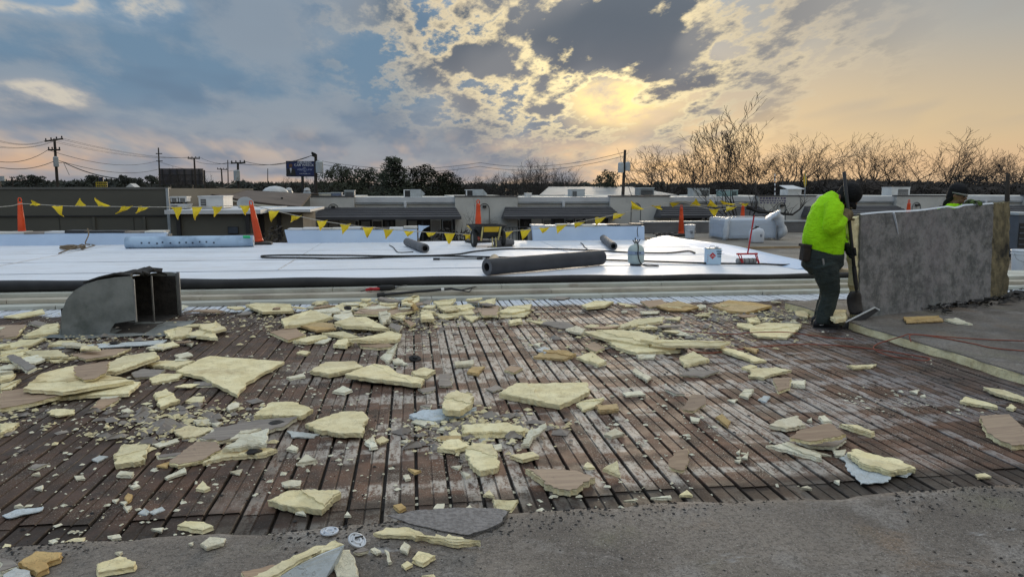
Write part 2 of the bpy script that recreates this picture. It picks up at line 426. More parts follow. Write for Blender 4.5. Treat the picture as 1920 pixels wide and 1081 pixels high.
def oldroof_mat():
    t = NT('weathered_cap_sheet'); p = t.P(); x, y, z = t.xyz(p)
    c = t.mix(t.ss(t.noise(p, 1.1, 6, .6), .36, .64), (.128, .112, .098, 1), (.232, .203, .174, 1))
    c = t.mix(t.ss(t.noise(p, 3.2, 6, .65), .48, .66, 0, .7), c, (.30, .28, .26, 1))
    c = t.mix(t.ss(t.noise(p, 1.7, 5, .6), .56, .70, 0, .5), c, (.245, .165, .105, 1))
    c = t.mix(t.ss(t.noise(t.map(p, (1, 1, 1), (5, 3, 0)), 1.4, 5, .6), .56, .70, 0, .5), c, (.19, .18, .115, 1))
    c = t.mix(t.ss(t.noise(p, 60, 6, .85), .47, .58, 0, .7), c, (.062, .056, .052, 1))
    c = t.mix(t.ss(t.noise(p, 110, 5, .85), .56, .64, 0, .7), c, (.50, .47, .44, 1))
    c = t.mix(t.ss(t.noise(t.map(p, (2.0, 5.5, 1)), 1.0, 7, .7), .62, .72, 0, .7), c, (.44, .44, .44, 1))
    c = t.mix(t.ss(t.noise(p, .8, 6, .65), .53, .68, 0, .55), c, (.085, .080, .076, 1))
    t.col(c); t.rough(.88); t.b.inputs['Specular IOR Level'].default_value = .25
    t.bump(t.math('ADD', t.noise(p, 90, 5, .75), t.math('MULTIPLY', t.noise(p, 7, 4, .6), .8)), .5, .008)
    return t.m
M_OLD = oldroof_mat()
def white_mat():
    t = NT('white_roof_membrane'); p = t.P(); x, y, z = t.xyz(p)
    c = t.mix(t.ss(t.noise(t.map(p, (.5, 1.6, 1)), 1.0, 5, .6), .35, .7), (.76, .80, .87, 1), (.70, .725, .77, 1))
    far = t.ss(y, 12.9, 13.1)
    sc = t.ss(t.noise(t.map(p, (1.2, 6.0, 1)), 1.6, 7, .7), .50, .70, 0, .55)
    c = t.mix(t.math('MULTIPLY', sc, t.math('ADD', .25, t.math('MULTIPLY', far, .75))), c, (.54, .53, .55, 1))
    c = t.mix(t.ss(t.noise(t.map(p, (3.0, 9.0, 1)), 2.0, 6, .8), .62, .72, 0, .6), c, (.42, .40, .39, 1))
    c = t.mix(t.ss(t.noise(t.map(p, (.35, 1.1, 1)), 1.3, 6, .7), .52, .68, 0, .5), c, (.56, .56, .58, 1))
    t.col(c); t.rough(.55); t.b.inputs['Specular IOR Level'].default_value = .3
    t.bump(t.math('ADD', t.noise(t.map(p, (1.0, 5.0, 1)), 1.5, 5, .6), t.math('MULTIPLY', t.noise(t.map(p, (3.0, .6, 1)), 1.5, 4, .6), .7)), .5, .03)
    return t.m
M_WHITE = white_mat()
M_UPST = mat('sky_tinted_upstand', (.52, .65, .84), (.47, .60, .79), 1.5, .45, .1, 6)  # white membrane with the blue of sky-lit shade put into its colour
M_EPDM = mat('black_membrane_underside', (.018, .018, .020), (.030, .030, .032), 3, .55, .15, 20)
M_BOARD = mat('grey_green_board_facer', (.52, .53, .47), (.42, .42, .37), 2.2, .8, .2, 30, dirt=(.33, .29, .24), dscale=1.2)
M_BOARD2 = mat('beige_board_facer', (.50, .46, .38), (.40, .36, .29), 2.2, .8, .2, 30, dirt=(.30, .26, .22), dscale=1.2)
M_ASPHALT = mat('asphalt', (.06, .06, .06), (.045, .045, .045), 1.2, .9, .3, 20, space='P')
M_GROUND = mat('dry_winter_ground', (.10, .09, .06), (.06, .06, .045), .05, .95, space='P')
M_STUCCO = mat('grey_stucco', (.64, .63, .585), (.54, .535, .50), .8, .9, .3, 25, space='P', dirt=(.32, .32, .30), dscale=.5)
M_OURWALL = mat('painted_block_wall', (.30, .29, .27), None, .7, .9, .2, 20, space='P')
M_OLIVE = mat('olive_painted_wall', (.115, .112, .094), (.098, .096, .082), .35, .85, .12, 6, space='P')
M_COPING = mat('white_metal_coping', (.66, .68, .70), (.55, .57, .59), .8, .5, space='P')
M_AWN = mat('dark_awning_metal', (.075, .075, .082), (.058, .058, .065), 1.2, .55, space='P')
M_GLASS = mat('dark_shop_glass', (.012, .014, .018), (.02, .022, .026), .6, .12, space='P', spec=.6)
M_DKTRIM = mat('dark_trim', (.03, .03, .032), None, 2, .6)
M_SHINGLE = mat('brown_roof_shingle', (.115, .090, .076), (.080, .064, .055), 1.4, .9, .3, 12, space='P')
M_SIDING = mat('khaki_siding', (.21, .19, .15), (.16, .145, .115), .9, .85, space='P')
M_HVAC = mat('pale_galvanised_unit', (.42, .46, .48), (.33, .36, .38), 1.5, .5, space='P')
M_HVACW = mat('white_unit_casing', (.62, .63, .63), (.50, .51, .51), 1.5, .5, space='P')
M_POLE = mat('weathered_pole_wood', (.050, .042, .036), (.034, .029, .025), 3, .9)
M_WIRE = mat('power_cable', (.02, .02, .022), None, 2, .7)
M_BARK = mat('grey_brown_bark', (.052, .047, .043), (.034, .031, .029), 2.5, .95)
M_TWIG = mat('bare_twigs', (.050, .044, .040), (.034, .031, .029), .8, .95)
M_DARKTWIG = mat('dark_thicket_twigs', (.055, .047, .042), (.035, .032, .030), .4, .95)  # dark brown twig colour for thickets and shrubs
M_EVER = mat('dark_evergreen_leaf', (.050, .058, .034), (.026, .033, .020), 1.1, .9, lo=.3, hi=.7)
M_FARTREE = mat('distant_tree_leaf', (.055, .062, .050), (.035, .040, .036), .25, .95)
M_ORANGE = mat('orange_cone_plastic', (.75, .085, .020), (.62, .065, .015), 3, .5)
M_RUBBER = mat('black_rubber', (.018, .018, .018), (.03, .03, .03), 9, .75, .2, 60)
M_YFLAG = mat('yellow_pennant_plastic', (.88, .66, .02), (.80, .57, .015), 4, .5)
M_ROPE = mat('pale_rope', (.50, .47, .40), (.35, .32, .27), 40, .9)
M_TANROPE = mat('tan_rope', (.26, .20, .13), (.17, .13, .09), 60, .95)

# ------------------------------------------------------------------ setting: ground, our roof
GZ = -3.6
struct(MB().add([(-3000, -3000, GZ-.02), (3000, -3000, GZ-.02), (3000, 3000, GZ-.02), (-3000, 3000, GZ-.02)], [(0, 1, 2, 3)]).build('ground', M_GROUND))
struct(MB().add([(-60, 24.5, GZ), (70, 24.5, GZ), (70, 39.9, GZ), (-60, 39.9, GZ)], [(0, 1, 2, 3)]).build('parking_lot', M_ASPHALT))
ZW, ZO = 0.17, 0.09
EDGE_N, EDGE_R = 3.2, 4.85
# walls below the roof
bw = thing('roofed_building', 'low commercial building whose roof is being stripped and recovered', 'building', (0, 0, GZ))
MB().b2((-16, -7, GZ), (24, 19.6, -.06)).build('wall', M_OURWALL, bw)
MB().b2((7.4, 19.7, GZ), (24, 24.2, -.06)).build('wall', M_OURWALL, bw)

# --- steel deck: every rib is a piece
deck = bpy.data.objects.new('steel_deck', None); C.objects.link(deck); struct(deck)
PITCH_D = .168
PROF = [(0, -.024), (.006, -.024), (.009, -.004), (.012, 0), (.078, 0), (.081, -.0055), (.087, -.0055), (.090, 0), (.156, 0), (.159, -.004), (.162, -.024), (.168, -.024)]
def rib(x0, va, vb, dz, n):
    m = MB(); rings = []
    ph = random.uniform(0, 9)
    for i in range(n+1):
        y = va + (vb-va)*i/n
        if i == 0: y += random.uniform(-.035, .02)
        w = .0022*math.sin(y*2.3+ph) + .0012*math.sin(y*7.1+ph*2)
        rings.append([Vector((x0+px_, y, pz_+dz+(w if pz_ > -.015 else 0))) for px_, pz_ in PROF])
    m.loft(rings, cap=False, closed=False)
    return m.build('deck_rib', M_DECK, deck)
i0 = -52
for k in range(i0, 30):
    x0 = k*PITCH_D
    reach = -.62*10.3                       # ribs left of the frame are not seen
    rib(x0, 3.50, 10.4, 0.0, 22)
for k in range(-17, 30): rib(k*PITCH_D, 2.95, 3.62, -.0045, 3)
# right part of the deck, beyond the old roof and behind the lifted slab
for k in range(30, 78): rib(k*PITCH_D, 8.5, 10.4, 0.0, 5)

# --- old roof we stand on: cap sheet drooping over its broken edge
def wob(t, s=1.0): return s*(.030*math.sin(t*2.1+.4)+.018*math.sin(t*5.3+1.1)+.012*math.sin(t*11.7)+.008*math.sin(t*23.1+2))
def old_roof():
    m = MB(); nx, ny = 150, 34; xs = [-9+ (EDGE_R+.2+9)*i/nx for i in range(nx+1)]
    rows = []
    for j in range(ny+1):
        t = j/ny
        rows.append([])
        for x in xs:
            ye = EDGE_N + wob(x, 1.0) + .02*max(0, x)*0
            y = -5 + (ye+5)*(1-(1-t)**2.2)
            d = ye-y
            z = ZO*.42 + (ZO*.58)*min(1, max(0, d)/.10)**.5 + .004*mnoise.noise(Vector((x*3, y*3, 0))) + .006*mnoise.noise(Vector((x*.9, y*.9, 3)))
            rows[-1].append(Vector((x, y, z)))
    m.loft(rows, cap=False, closed=False)
    lip = [[Vector((p.x, p.y, p.z)) for p in rows[-1]], [Vector((p.x, p.y-.004, p.z-.014)) for p in rows[-1]], [Vector((p.x, p.y-.05, -.03)) for p in rows[-1]]]
    m.loft(lip, cap=False, closed=False)
    o = m.build('old_roof_membrane', M_OLD, None, smooth=True); return struct(o)
old_roof()
# old roof to the right of the stripped bay
def old_roof_right():
    m = MB(); rows = []
    ny, nx = 60, 40
    for j in range(ny+1):
        y = -5 + (8.95+5)*j/ny; row = []
        for i in range(nx+1):
            t = i/nx; xe = EDGE_R + .5*wob(y*1.3+2)
            x = xe + (20-xe)*t**2.0
            yy = y + (.10*wob(x*3, 2.0) if j == ny else 0)
            z = ZO + .004*mnoise.noise(Vector((x*3, y*3, 7)))
            row.append(Vector((x, yy, z)))
        rows.append(row)
    m.loft(rows, cap=False, closed=False)
    side = [[r[0] for r in rows], [r[0]+Vector((-.006, 0, -.012)) for r in rows]]
    m.loft(side, cap=False, closed=False)
    back = [[p for p in rows[-1]], [p+Vector((0, .01, -.014)) for p in rows[-1]]]
    m.loft(back, cap=False, closed=False)
    return struct(m.build('old_roof_membrane', M_OLD, None, smooth=True))
old_roof_right()
# cut insulation showing under that edge
cutf = bpy.data.objects.new('old_roof_insulation', None); C.objects.link(cutf); struct(cutf)
y = 2.9
while y < 8.9:
    L = random.uniform(.5, 1.25); y2 = min(8.9, y+L)
    m = MB(); n = 8; rings = []
    for i in range(n+1):
        yy = y+(y2-y-.006)*i/n; e = EDGE_R-.012 + .5*wob(yy*1.3+2) + random.uniform(-.012, .012)
        rings.append([Vector((e, yy, .002)), Vector((e+.25, yy, .002)), Vector((e+.25, yy, .076)), Vector((e+random.uniform(0, .012), yy, .076))])
    m.loft(rings).build('insulation_board', M_FOAM, cutf); y = y2
MB().b2((EDGE_R+.25, -5, .0), (20, 8.85, .072)).build('insulation_board', M_FOAM, cutf)
MB().b2((-9, -5, .0), (EDGE_R+.2, EDGE_N-.16, .03)).build('insulation_board', M_FOAM, cutf)

# --- stepped new insulation boards between the deck and the white roof
steps = bpy.data.objects.new('insulation_boards', None); C.objects.link(steps); struct(steps)
for t_, (v0, z0, jit) in enumerate(((10.13, .001, .012), (10.36, .053, .006), (10.60, .104, .006))):
    x = -9.5 - .7*t_
    while x < 13:
        L = 2.44
        y0 = v0 + random.uniform(-jit, jit)
        z1 = z0+.049
        MB().b2((x+.003, y0, z0), (x+L-.003, 11.4, z1)).build('board', M_BOARD if (t_ != 1) else M_BOARD2, steps, bevel=.003)
        x += L
# --- white membrane in overlapping sheets
wr = bpy.data.objects.new('white_roof_membrane', None); C.objects.link(wr); struct(wr)
def sheet(x0, x1, y0, y1, z, name='membrane_sheet', nx=60, ny=14, mt=M_WHITE):
    m = MB(); rows = []
    for j in range(ny+1):
        y = y0+(y1-y0)*j/ny
        rows.append([Vector((x0+(x1-x0)*i/nx, y, z + .006*mnoise.noise(Vector((x0+(x1-x0)*i/nx*1.2, y*2.2, z*50))))) for i in range(nx+1)])
    m.loft(rows, cap=False, closed=False)
    m.loft([rows[0], [p+Vector((0, 0, -.003)) for p in rows[0]]], cap=False, closed=False)
    return m.build(name, mt, wr, smooth=True)
MB().b2((-16, 11.45, 0), (7.05, 19.55, ZW-.02)).build('board', M_BOARD, wr)
for k, (ya, yb) in enumerate(((10.84, 13.0), (12.9, 15.0), (14.9, 17.0), (16.9, 19.58))): sheet(-16, 7.1, ya, yb, ZW-.0+.004*k)
for ys in (12.9, 14.9, 16.9): MB().b2((-16, ys-.006, ZW+.006), (6.6, ys+.001, ZW+.0115)).build('weld_seam', mat('grey_seam', (.64, .67, .71), (.54, .56, .60), 1.5, .6), wr)
for xs_ in (-7.4, -2.3, 3.4): MB().b2((xs_-.006, 13.0, ZW+.008), (xs_+.006, 19.3, ZW+.0185)).build('weld_seam', MATS['grey_seam'], wr)
# raised white curb along the right side of the new roof
m = MB(); rings = []
for i in range(40):
    y = 11.9 + (19.9-11.9)*i/39
    h = .10 + .02*math.sin(y*.9) + 0
    x = 7.05 + .03*math.sin(y*1.3)
    rings.append([Vector((x-.42, y, ZW+.004)), Vector((x-.30, y, ZW+.03)), Vector((x-.08, y, ZW+h)), Vector((x+.10, y, ZW+h+.01)), Vector((x+.16, y, ZW+h-.03)), Vector((x+.18, y, .05))])
m.loft(rings, cap=True, closed=True); m.build('membrane_curb', M_UPST, wr, smooth=False)
# lumber left along the curb's near end
lum = thing('timber_nailer', 'weathered timber plank beside the white curb near the worker', 'timber', (7.3, 11.2, .1))
MB().box((7.32, 11.35, .165), (.09, 2.1, .09), rz=.06).build('plank', mat('raw_timber', (.42, .31, .18), (.30, .21, .12), 5, .85), lum)
MB().box((7.55, 11.15, .15), (.14, 1.5, .05), rz=-.12).build('plank', MATS['raw_timber'], lum)
# old tan roof beyond, right of the white roof
def tan_mat():
    t = NT('tan_gravel_roof'); p = t.P()
    c = t.mix(t.ss(t.noise(p, 1.0, 6, .65), .35, .68), (.17, .150, .125, 1), (.29, .26, .22, 1))
    c = t.mix(t.ss(t.noise(t.map(p, (.5, 3.5, 1)), 1.3, 6, .7), .58, .68, 0, .75), c, (.10, .09, .08, 1))
    c = t.mix(t.ss(t.noise(t.map(p, (.8, 5, 1)), 2.3, 6, .7), .64, .72, 0, .7), c, (.46, .43, .38, 1))
    t.col(c); t.rough(.9); t.bump(t.noise(p, 30, 5, .7), .5, .02); return t.m
M_TAN = tan_mat()
m = MB(); rows = []
for j in range(25):
    y = 10.95 + (24-10.95)*j/24
    rows.append([Vector((7.15+ (24-7.15)*i/30, y, .10+.012*mnoise.noise(Vector((i*.7, y, 0))))) for i in range(31)])
m.loft(rows, cap=False, closed=False); struct(m.build('old_gravel_roof', M_TAN, smooth=True))
# black underside of the rolled-back white sheet
m = MB(); pts, rr = [], []
for i in range(60):
    x = -10 + 17.0*i/59; r = .078 - .036*min(1, max(0, (x+4)/9.5)) + .004*math.sin(x*3.1)
    pts.append((x, 10.80+.02*math.sin(x*.8), .152+r)); rr.append(r)
m.tube(pts, rr, 12)
tag(m.build('membrane_roll', M_EPDM, smooth=True), 'long black rolled-back membrane edge running along the front of the white roof', 'membrane roll')

# --- parapet stubs at the back of the white roof
def parapet(pa, pb, v, ztop, label, left_slant=0.0, right_slant=0.0):
    xa, xb = VX(pa, v), VX(pb, v)
    o = thing('parapet', label, 'parapet', ((xa+xb)/2, v, ZW))
    m = MB(); m.prism([(xa+.02, v-.10, ZW-.02), (xb-.02, v-.10, ZW-.02), (xb+right_slant, v, ztop), (xa+left_slant, v, ztop)], (0, .16, 0))
    m.build('membrane_upstand', M_UPST, o, bevel=.01)
    MB().b2((xa-.05, v+.165, ZW-.1), (xb+.05, v+.46, ztop-.05)).build('core', M_OURWALL, o)
    n = 9
    for i in range(n):                       # bare, broken coping lengths
        a = xa+(xb-xa)*i/n; b = xa+(xb-xa)*(i+1)/n
        MB().box(((a+b)/2, v+.22, ztop+.02+random.uniform(-.012, .02)), (b-a-.01, .46, .03+random.uniform(0, .03)), rz=random.uniform(-.02, .02), ry=random.uniform(-.015, .015)).build('coping', random.choice((M_STUCCO, M_DKTRIM, M_GREYF, M_COPING)), o)
    return o
parapet(-40, 303, 19.5, VZ(431, 19.5), 'white membrane parapet at the far left behind the first orange cone', right_slant=.06)
parapet(536, 782, 19.5, VZ(428, 19.5), 'pale blue-white parapet in the middle below the pennant row', -.08, -.02)
parapet(998, 1210, 19.5, VZ(425, 19.5), 'white parapet behind the small grey roll and gas canister', 0.0, 0.0)
# curled membrane flap on the middle parapet
fl = MB(); rings = []
for i in range(9):
    t = i/8; rings.append([Vector((VX(782, 19.5)+.02+.30*t*t+.02*math.sin(t*6), 19.45, ZW+.45-.02*t)), Vector((VX(782, 19.5)+.02+.08*t, 19.45+.05*t, ZW+.10+.28*t*t))])
fl.loft(rings, cap=False, closed=False)
o = fl.build('membrane_flap', M_UPST); sm = o.modifiers.new('solid', 'SOLIDIFY'); sm.thickness = .004
tag(o, 'loose curled white membrane flap at the right end of the middle parapet', 'membrane flap')
# grey parapet at the back of the old gravel roof
m = thing('parapet', 'low grey metal-clad parapet behind the white bucket and wrapped stack', 'parapet', (14, 23.6, .1))
xa = 7.6
while xa < 24:
    MB().b2((xa, 23.55, .08), (xa+1.995, 23.75, VZ(419, 23.6))).build('cladding_panel', mat('grey_metal_cladding', (.20, .20, .205), (.16, .16, .165), 1.5, .6, space='P'), m); xa += 2.0
for q in range(5): MB().b2((7.6, 23.53, .13+q*.075), (24, 23.548, .143+q*.075)).build('cladding_rib', MATS['grey_metal_cladding'], m)
MB().b2((7.55, 23.5, VZ(419, 23.6)+.001), (24, 23.8, VZ(417, 23.6)+.01)).build('coping', M_HVAC, m)

# ------------------------------------------------------------------ background buildings
# left olive building
vL = 27.0
ob = thing('commercial_building', 'plain olive-brown windowless building at the far left behind the first cone', 'building', (-20, vL, GZ))
xr = VX(315, vL)
MB().b2((-46, vL, GZ), (xr, vL+14, VZ(353, vL))).build('wall', M_OLIVE, ob)
MB().b2((-46, vL-.03, VZ(355, vL)), (xr+.02, vL+.25, VZ(352, vL)+.02)).build('roof_flashing', mat('dull_flashing', (.15, .15, .14), None, 1, .7, space='P'), ob)
MB().b2((-46, vL-.05, VZ(402, vL)), (xr, vL-.005, VZ(400, vL))).build('conduit', M_DKTRIM, ob)
MB().b2((xr-.06, vL-.06, GZ), (xr+.03, vL-.004, VZ(353, vL))).build('corner_trim', M_HVAC, ob)
for k in range(9): MB().b2((xr-1.2-2.4*k, vL-.012, GZ), (xr-1.17-2.4*k, vL-.003, VZ(404, vL))).build('panel_joint', mat('olive_joint', (.06, .06, .05), None, 1, .9), ob)
for px_ in (173, 268): MB().b2((VX(px_, vL)-.04, vL-.08, VZ(430, vL)), (VX(px_, vL)+.04, vL-.005, VZ(403, vL))).build('downpipe', M_OLIVE, ob)
# lower olive annex with white-edged roof
vA = 25.6
an = thing('annex_building', 'low olive annex with a white roof edge behind the second cone', 'building', (-7, vA, GZ))
xa, xb = VX(316, vA), VX(466, vA); zt = VZ(396, vA)
MB().b2((xa, vA, GZ), (xb, vA+5, zt)).build('wall', M_OLIVE, an)
MB().b2((xa-.1, vA-.22, zt-.04), (xb+.4, vA+5.1, zt+.09)).build('roof_slab', M_COPING, an)
xc = VX(566, vA+1.5)
MB().b2((xb+.01, vA+1.5, GZ), (xc, vA+5, zt-.02)).build('wall', M_SIDING, an)
MB().b2((xb+.42, vA+.9, zt-.02), (xc+.35, vA+5.1, zt+.07)).build('roof_slab', M_COPING, an)
for px_, vv in ((333, vA), (463, vA), (490, vA+1.5), (522, vA+1.5)): MB().b2((VX(px_, vv)-.06, vv-.14, GZ), (VX(px_, vv)+.06, vv-.02, zt-.05)).build('downspout', M_DKTRIM, an)
w = MB().b2((VX(424, vA), vA-.04, VZ(434, vA)), (VX(444, vA), vA-.005, VZ(421, vA))).build('window', M_DKTRIM, an)
MB().b2((VX(425, vA), vA-.055, VZ(433, vA)), (VX(443, vA), vA-.042, VZ(422, vA))).build('pane', mat('blue_grey_pane', (.06, .075, .10), None, 1, .25), w)
# units on the annex roof
def unit(name, label, px0, px1, py0, py1, v, m_, grille=None, cat='air conditioner', depth=1.0, group=None):
    a, b = V(px0, py1, v), V(px1, py0, v)
    o = thing(name, label, cat, ((a.x+b.x)/2, v, a.z), group=group)
    MB().b2((a.x, v, a.z+.04), (b.x, v+depth, b.z)).build('casing', m_, o, bevel=.02)
    for sx in (.15, .85): MB().b2((a.x+(b.x-a.x)*sx-.05, v+.05, a.z-.02), (a.x+(b.x-a.x)*sx+.05, v+depth-.05, a.z+.045)).build('foot', M_DKTRIM, o)
    MB().b2((a.x-.02, v-.02, b.z-.03), (b.x+.02, v+depth+.02, b.z+.015)).build('lid', M_HVACW if m_ is M_HVACW else M_HVAC, o)
    if grille:
        g0, g1 = grille; W = b.x-a.x; H = b.z-a.z
        g = MB().b2((a.x+W*g0, v-.012, a.z+H*.22), (a.x+W*g1, v-.003, a.z+H*.78)).build('grille', M_DKTRIM, o)
        for q in range(4): MB().b2((a.x+W*g0+.01, v-.022, a.z+H*(.28+.13*q)), (a.x+W*g1-.01, v-.013, a.z+H*(.31+.13*q))).build('louvre', m_, g)
    return o
unit('condenser_unit', 'upper left white condenser on the annex roof', 320, 333, 369, 381, vA+1, M_HVACW, (.2, .8), depth=.5)
unit('condenser_unit', 'upper right white condenser on the annex roof', 335.5, 349, 369, 381, vA+1, M_HVACW, (.2, .8), depth=.5)
unit('condenser_unit', 'lower wide white condenser box at the left end of the annex roof', 319, 350, 383, 393, vA+.9, M_HVACW, (.1, .45), depth=.6)
unit('rooftop_unit', 'large white rooftop unit with dark grille on the annex roof', 373, 418, 368, 393, vA+1.2, M_HVACW, (.09, .3), depth=1.4)
o = thing('satellite_dish', 'grey satellite dish lying on the annex roof by the second cone', 'dish', V(460, 393, vA+2))
MB().lathe([(.02, 0), (.16, .03), (.29, .11), (.28, .12), (.15, .04), (.02, .015)], 18, V(460, 385, vA+2), Euler((R(60), 0, R(15))).to_matrix()).build('dish', M_HVAC, o, smooth=True)
MB().tube([V(460, 394, vA+2), V(460, 386, vA+2)], .03).build('mast', M_HVAC, o)
# gabled house with long shingle roof behind
vH = 33.0
h = thing('gabled_house', 'brown shingle-roofed house with a small gable behind the annex', 'house', (-8, vH, GZ))
gx0, gx1, gxp = VX(316, vH), VX(392, vH), VX(347, vH); ze = VZ(374, vH); zp = VZ(359, vH)
MB().prism([(gx0, vH, GZ), (gx1, vH, GZ), (gx1, vH, VZ(381, vH)), (gxp, vH, zp-.08), (gx0, vH, ze-.05)], (0, .3, 0)).build('gable_wall', M_SIDING, h)
for k in range(14):
    xk = gx0+.12+(gx1-gx0-.2)*k/13; MB().b2((xk-.015, vH-.02, GZ), (xk+.015, vH-.002, min(zp-.15, ze+(xk-gx0)/(gxp-gx0)*(zp-ze)-.12 if xk < gxp else zp-(xk-gxp)/(gx1-gxp)*(zp-VZ(381, vH))-.15))).build('batten', M_OLIVE, h)
m = MB(); m.add([(gx0-.3, vH-.35, ze-.1), (gxp, vH-.35, zp), (gxp, vH+6, zp), (gx0-.3, vH+6, ze-.1)], [(0, 1, 2, 3)])
rx1 = VX(583, 39)
m.add([(gxp, vH-.35, zp), (VX(470, vH-.35), vH-.35, VZ(381, vH)), (VX(560, vH), vH+.2, VZ(391, vH)), (rx1, 39, VZ(367, 39)), (VX(420, 39), 39, VZ(358, 39)), (gxp, vH+6, zp)], [(0, 1, 2, 3, 4, 5)])
o = m.build('roof', M_SHINGLE, h); sm = o.modifiers.new('solid', 'SOLIDIFY'); sm.thickness = .12
MB().tube([(gx0-.3, vH-.38, ze-.12), (gxp, vH-.38, zp-.02), (VX(470, vH-.35), vH-.38, VZ(382, vH)), (VX(560, vH), vH+.17, VZ(392, vH))], .055, 4).build('fascia', mat('cream_fascia', (.45, .42, .34), None, 1, .7), h)
MB().b2((gx1, vH+.05, GZ), (VX(583, vH+1), vH+1, VZ(389, vH))).build('wall', mat('brown_siding', (.10, .075, .06), (.075, .058, .048), 1, .9, space='P'), h)
for px_ in (438, 529): MB().tube([V(px_, 380, 35), V(px_, 370, 35)], .06).build('vent_pipe', M_DKTRIM, h)

# strip mall in the middle and to the right
vM = 40.0
mall = thing('strip_mall', 'long grey stucco strip mall with dark awnings across the lot', 'building', (14, vM, GZ))
pil = [(583, 665), (852, 968), (1140, 1250), (1415, 1522), (1672, 1772), (1912, 2060)]
ztp, ztr = VZ(368.5, vM), VZ(371, vM)
for a, b in pil:
    MB().b2((VX(a, vM), vM-.5, GZ), (VX(b, vM), vM+12, ztp)).build('pilaster_wall', M_STUCCO, mall)
    MB().b2((VX(a, vM)-.04, vM-.54, ztp+.002), (VX(b, vM)+.04, vM-.1, ztp+.06)).build('cap_flashing', M_AWN, mall)
    c = VX((a+b)/2 - (2 if a > 600 else 0), vM-.5); zt_ = VZ(381, vM)
    ar = [Vector((c-.27, vM-.52, GZ+.5)), Vector((c-.27, vM-.52, zt_-.3))]
    ar += [Vector((c-.27*math.cos(R(q)), vM-.52, zt_-.3+.3*math.sin(R(q)))) for q in range(15, 180, 15)] + [Vector((c+.27, vM-.52, zt_-.3)), Vector((c+.27, vM-.52, GZ+.5))]
    MB().tube(ar, .022, 4).build('arch_trim', mat('arch_trim_grey', (.20, .20, .19), None, 1, .8), mall)
    MB().box((c, vM-.58, zt_-.16), (.19, .15, .12)).build('wall_lamp', M_DKTRIM, mall)
rec = [(665, 852), (968, 1140), (1250, 1415), (1522, 1672), (1772, 1912)]
random.seed(21)
for i, (a, b) in enumerate(rec):
    xa, xb = VX(a, vM), VX(b, vM)
    MB().b2((xa+.002, vM-.15, VZ(409, vM)), (xb-.002, vM+12, ztr)).build('upper_wall', M_STUCCO, mall)
    MB().b2((xa+.004, vM-.30, VZ(378.5, vM)), (xb-.004, vM+.5, ztr+.05)).build('coping', M_COPING, mall)
    MB().b2((xa+.006, vM-.27, VZ(381.5, vM)), (xb-.006, vM-.151, VZ(378.6, vM))).build('gutter', M_HVAC, mall)
    x = (xa+xb)/2; MB().b2((x-.07, vM-.36, VZ(389, vM)), (x+.07, vM-.271, VZ(378, vM))).build('downspout', M_COPING, mall)
    ya0 = xa-.9 if i else VX(594, vM); ya1 = xb+.25
    zt_, zb_ = VZ(387.5, vM), VZ(405, vM-1.6)
    aw = MB(); aw.prism([(ya0+.25, vM-.51, zt_), (ya0, vM-1.75, zb_), (ya0, vM-1.75, zb_-.16), (ya0, vM-.51, zb_-.16)], (0, 0, 0))
    aw = MB(); L0 = [Vector((ya0+.22, vM-.51, zt_)), Vector((ya0, vM-1.75, zb_)), Vector((ya0, vM-1.75, zb_-.15)), Vector((ya0, vM-.51, zb_-.15))]
    L1 = [Vector((ya1-.22, vM-.51, zt_)), Vector((ya1, vM-1.75, zb_)), Vector((ya1, vM-1.75, zb_-.15)), Vector((ya1, vM-.51, zb_-.15))]
    aw.loft([L0, L1]); awo = aw.build('awning', M_AWN, mall)
    for q in range(4):
        t = .2+.2*q; z_ = zt_+(zb_-zt_)*t; y_ = vM-.51-1.24*t
        MB().b2((ya0+.22*(1-t), y_-.06, z_-.02), (ya1-.22*(1-t), y_-.005, z_+.018)).build('awning_course', mat('awning_lap', (.075, .075, .082), None, 1, .5), awo)
    # shop front behind and below
    MB().b2((xa-.6, vM-.1, GZ), (xb+.002, vM+.1, zb_)).build('shopfront_wall', mat('shopfront_dark', (.085, .083, .080), (.06, .06, .058), .8, .8, space='P'), mall)
    n = 9; xs = xa-.4; W = (xb-xs-.1)/n
    for k in range(n):
        kind = random.random(); x0 = xs+W*k
        if kind < .62:
            w = MB().b2((x0+.03, vM-.16, GZ+.35), (x0+W-.03, vM-.101, zb_-.22)).build('window', random.choice((M_DKTRIM, M_HVAC, M_STUCCO)), mall)
            MB().b2((x0+.08, vM-.175, GZ+.42), (x0+W-.08, vM-.161, zb_-.28)).build('pane', M_GLASS if random.random() < .75 else mat('blind_pane', (.30, .30, .29), None, 2, .4), w)
        elif kind < .82:
            d = MB().b2((x0+.08, vM-.17, GZ+.02), (x0+W-.08, vM-.101, zb_-.22)).build('door', M_DKTRIM, mall)
            MB().b2((x0+.2, vM-.182, GZ+.3), (x0+W-.2, vM-.171, zb_-.34)).build('pane', M_GLASS, d)
        else:
            MB().b2((x0+.02, vM-.14, GZ), (x0+W-.02, vM-.101, zb_-.2)).build('wall_panel', M_STUCCO, mall)
    for k in range(1, 3): MB().box((xa+(xb-xa)*k/3, vM-1.5, (GZ+zb_)/2-.08), (.1, .1, zb_-GZ-.16)).build('awning_post', M_DKTRIM, mall)
MB().b2((VX(583, vM)+.2, vM+.2, ztr-.25), (VX(2060, vM), vM+12, ztr-.12)).build('roof', M_COPING, mall)
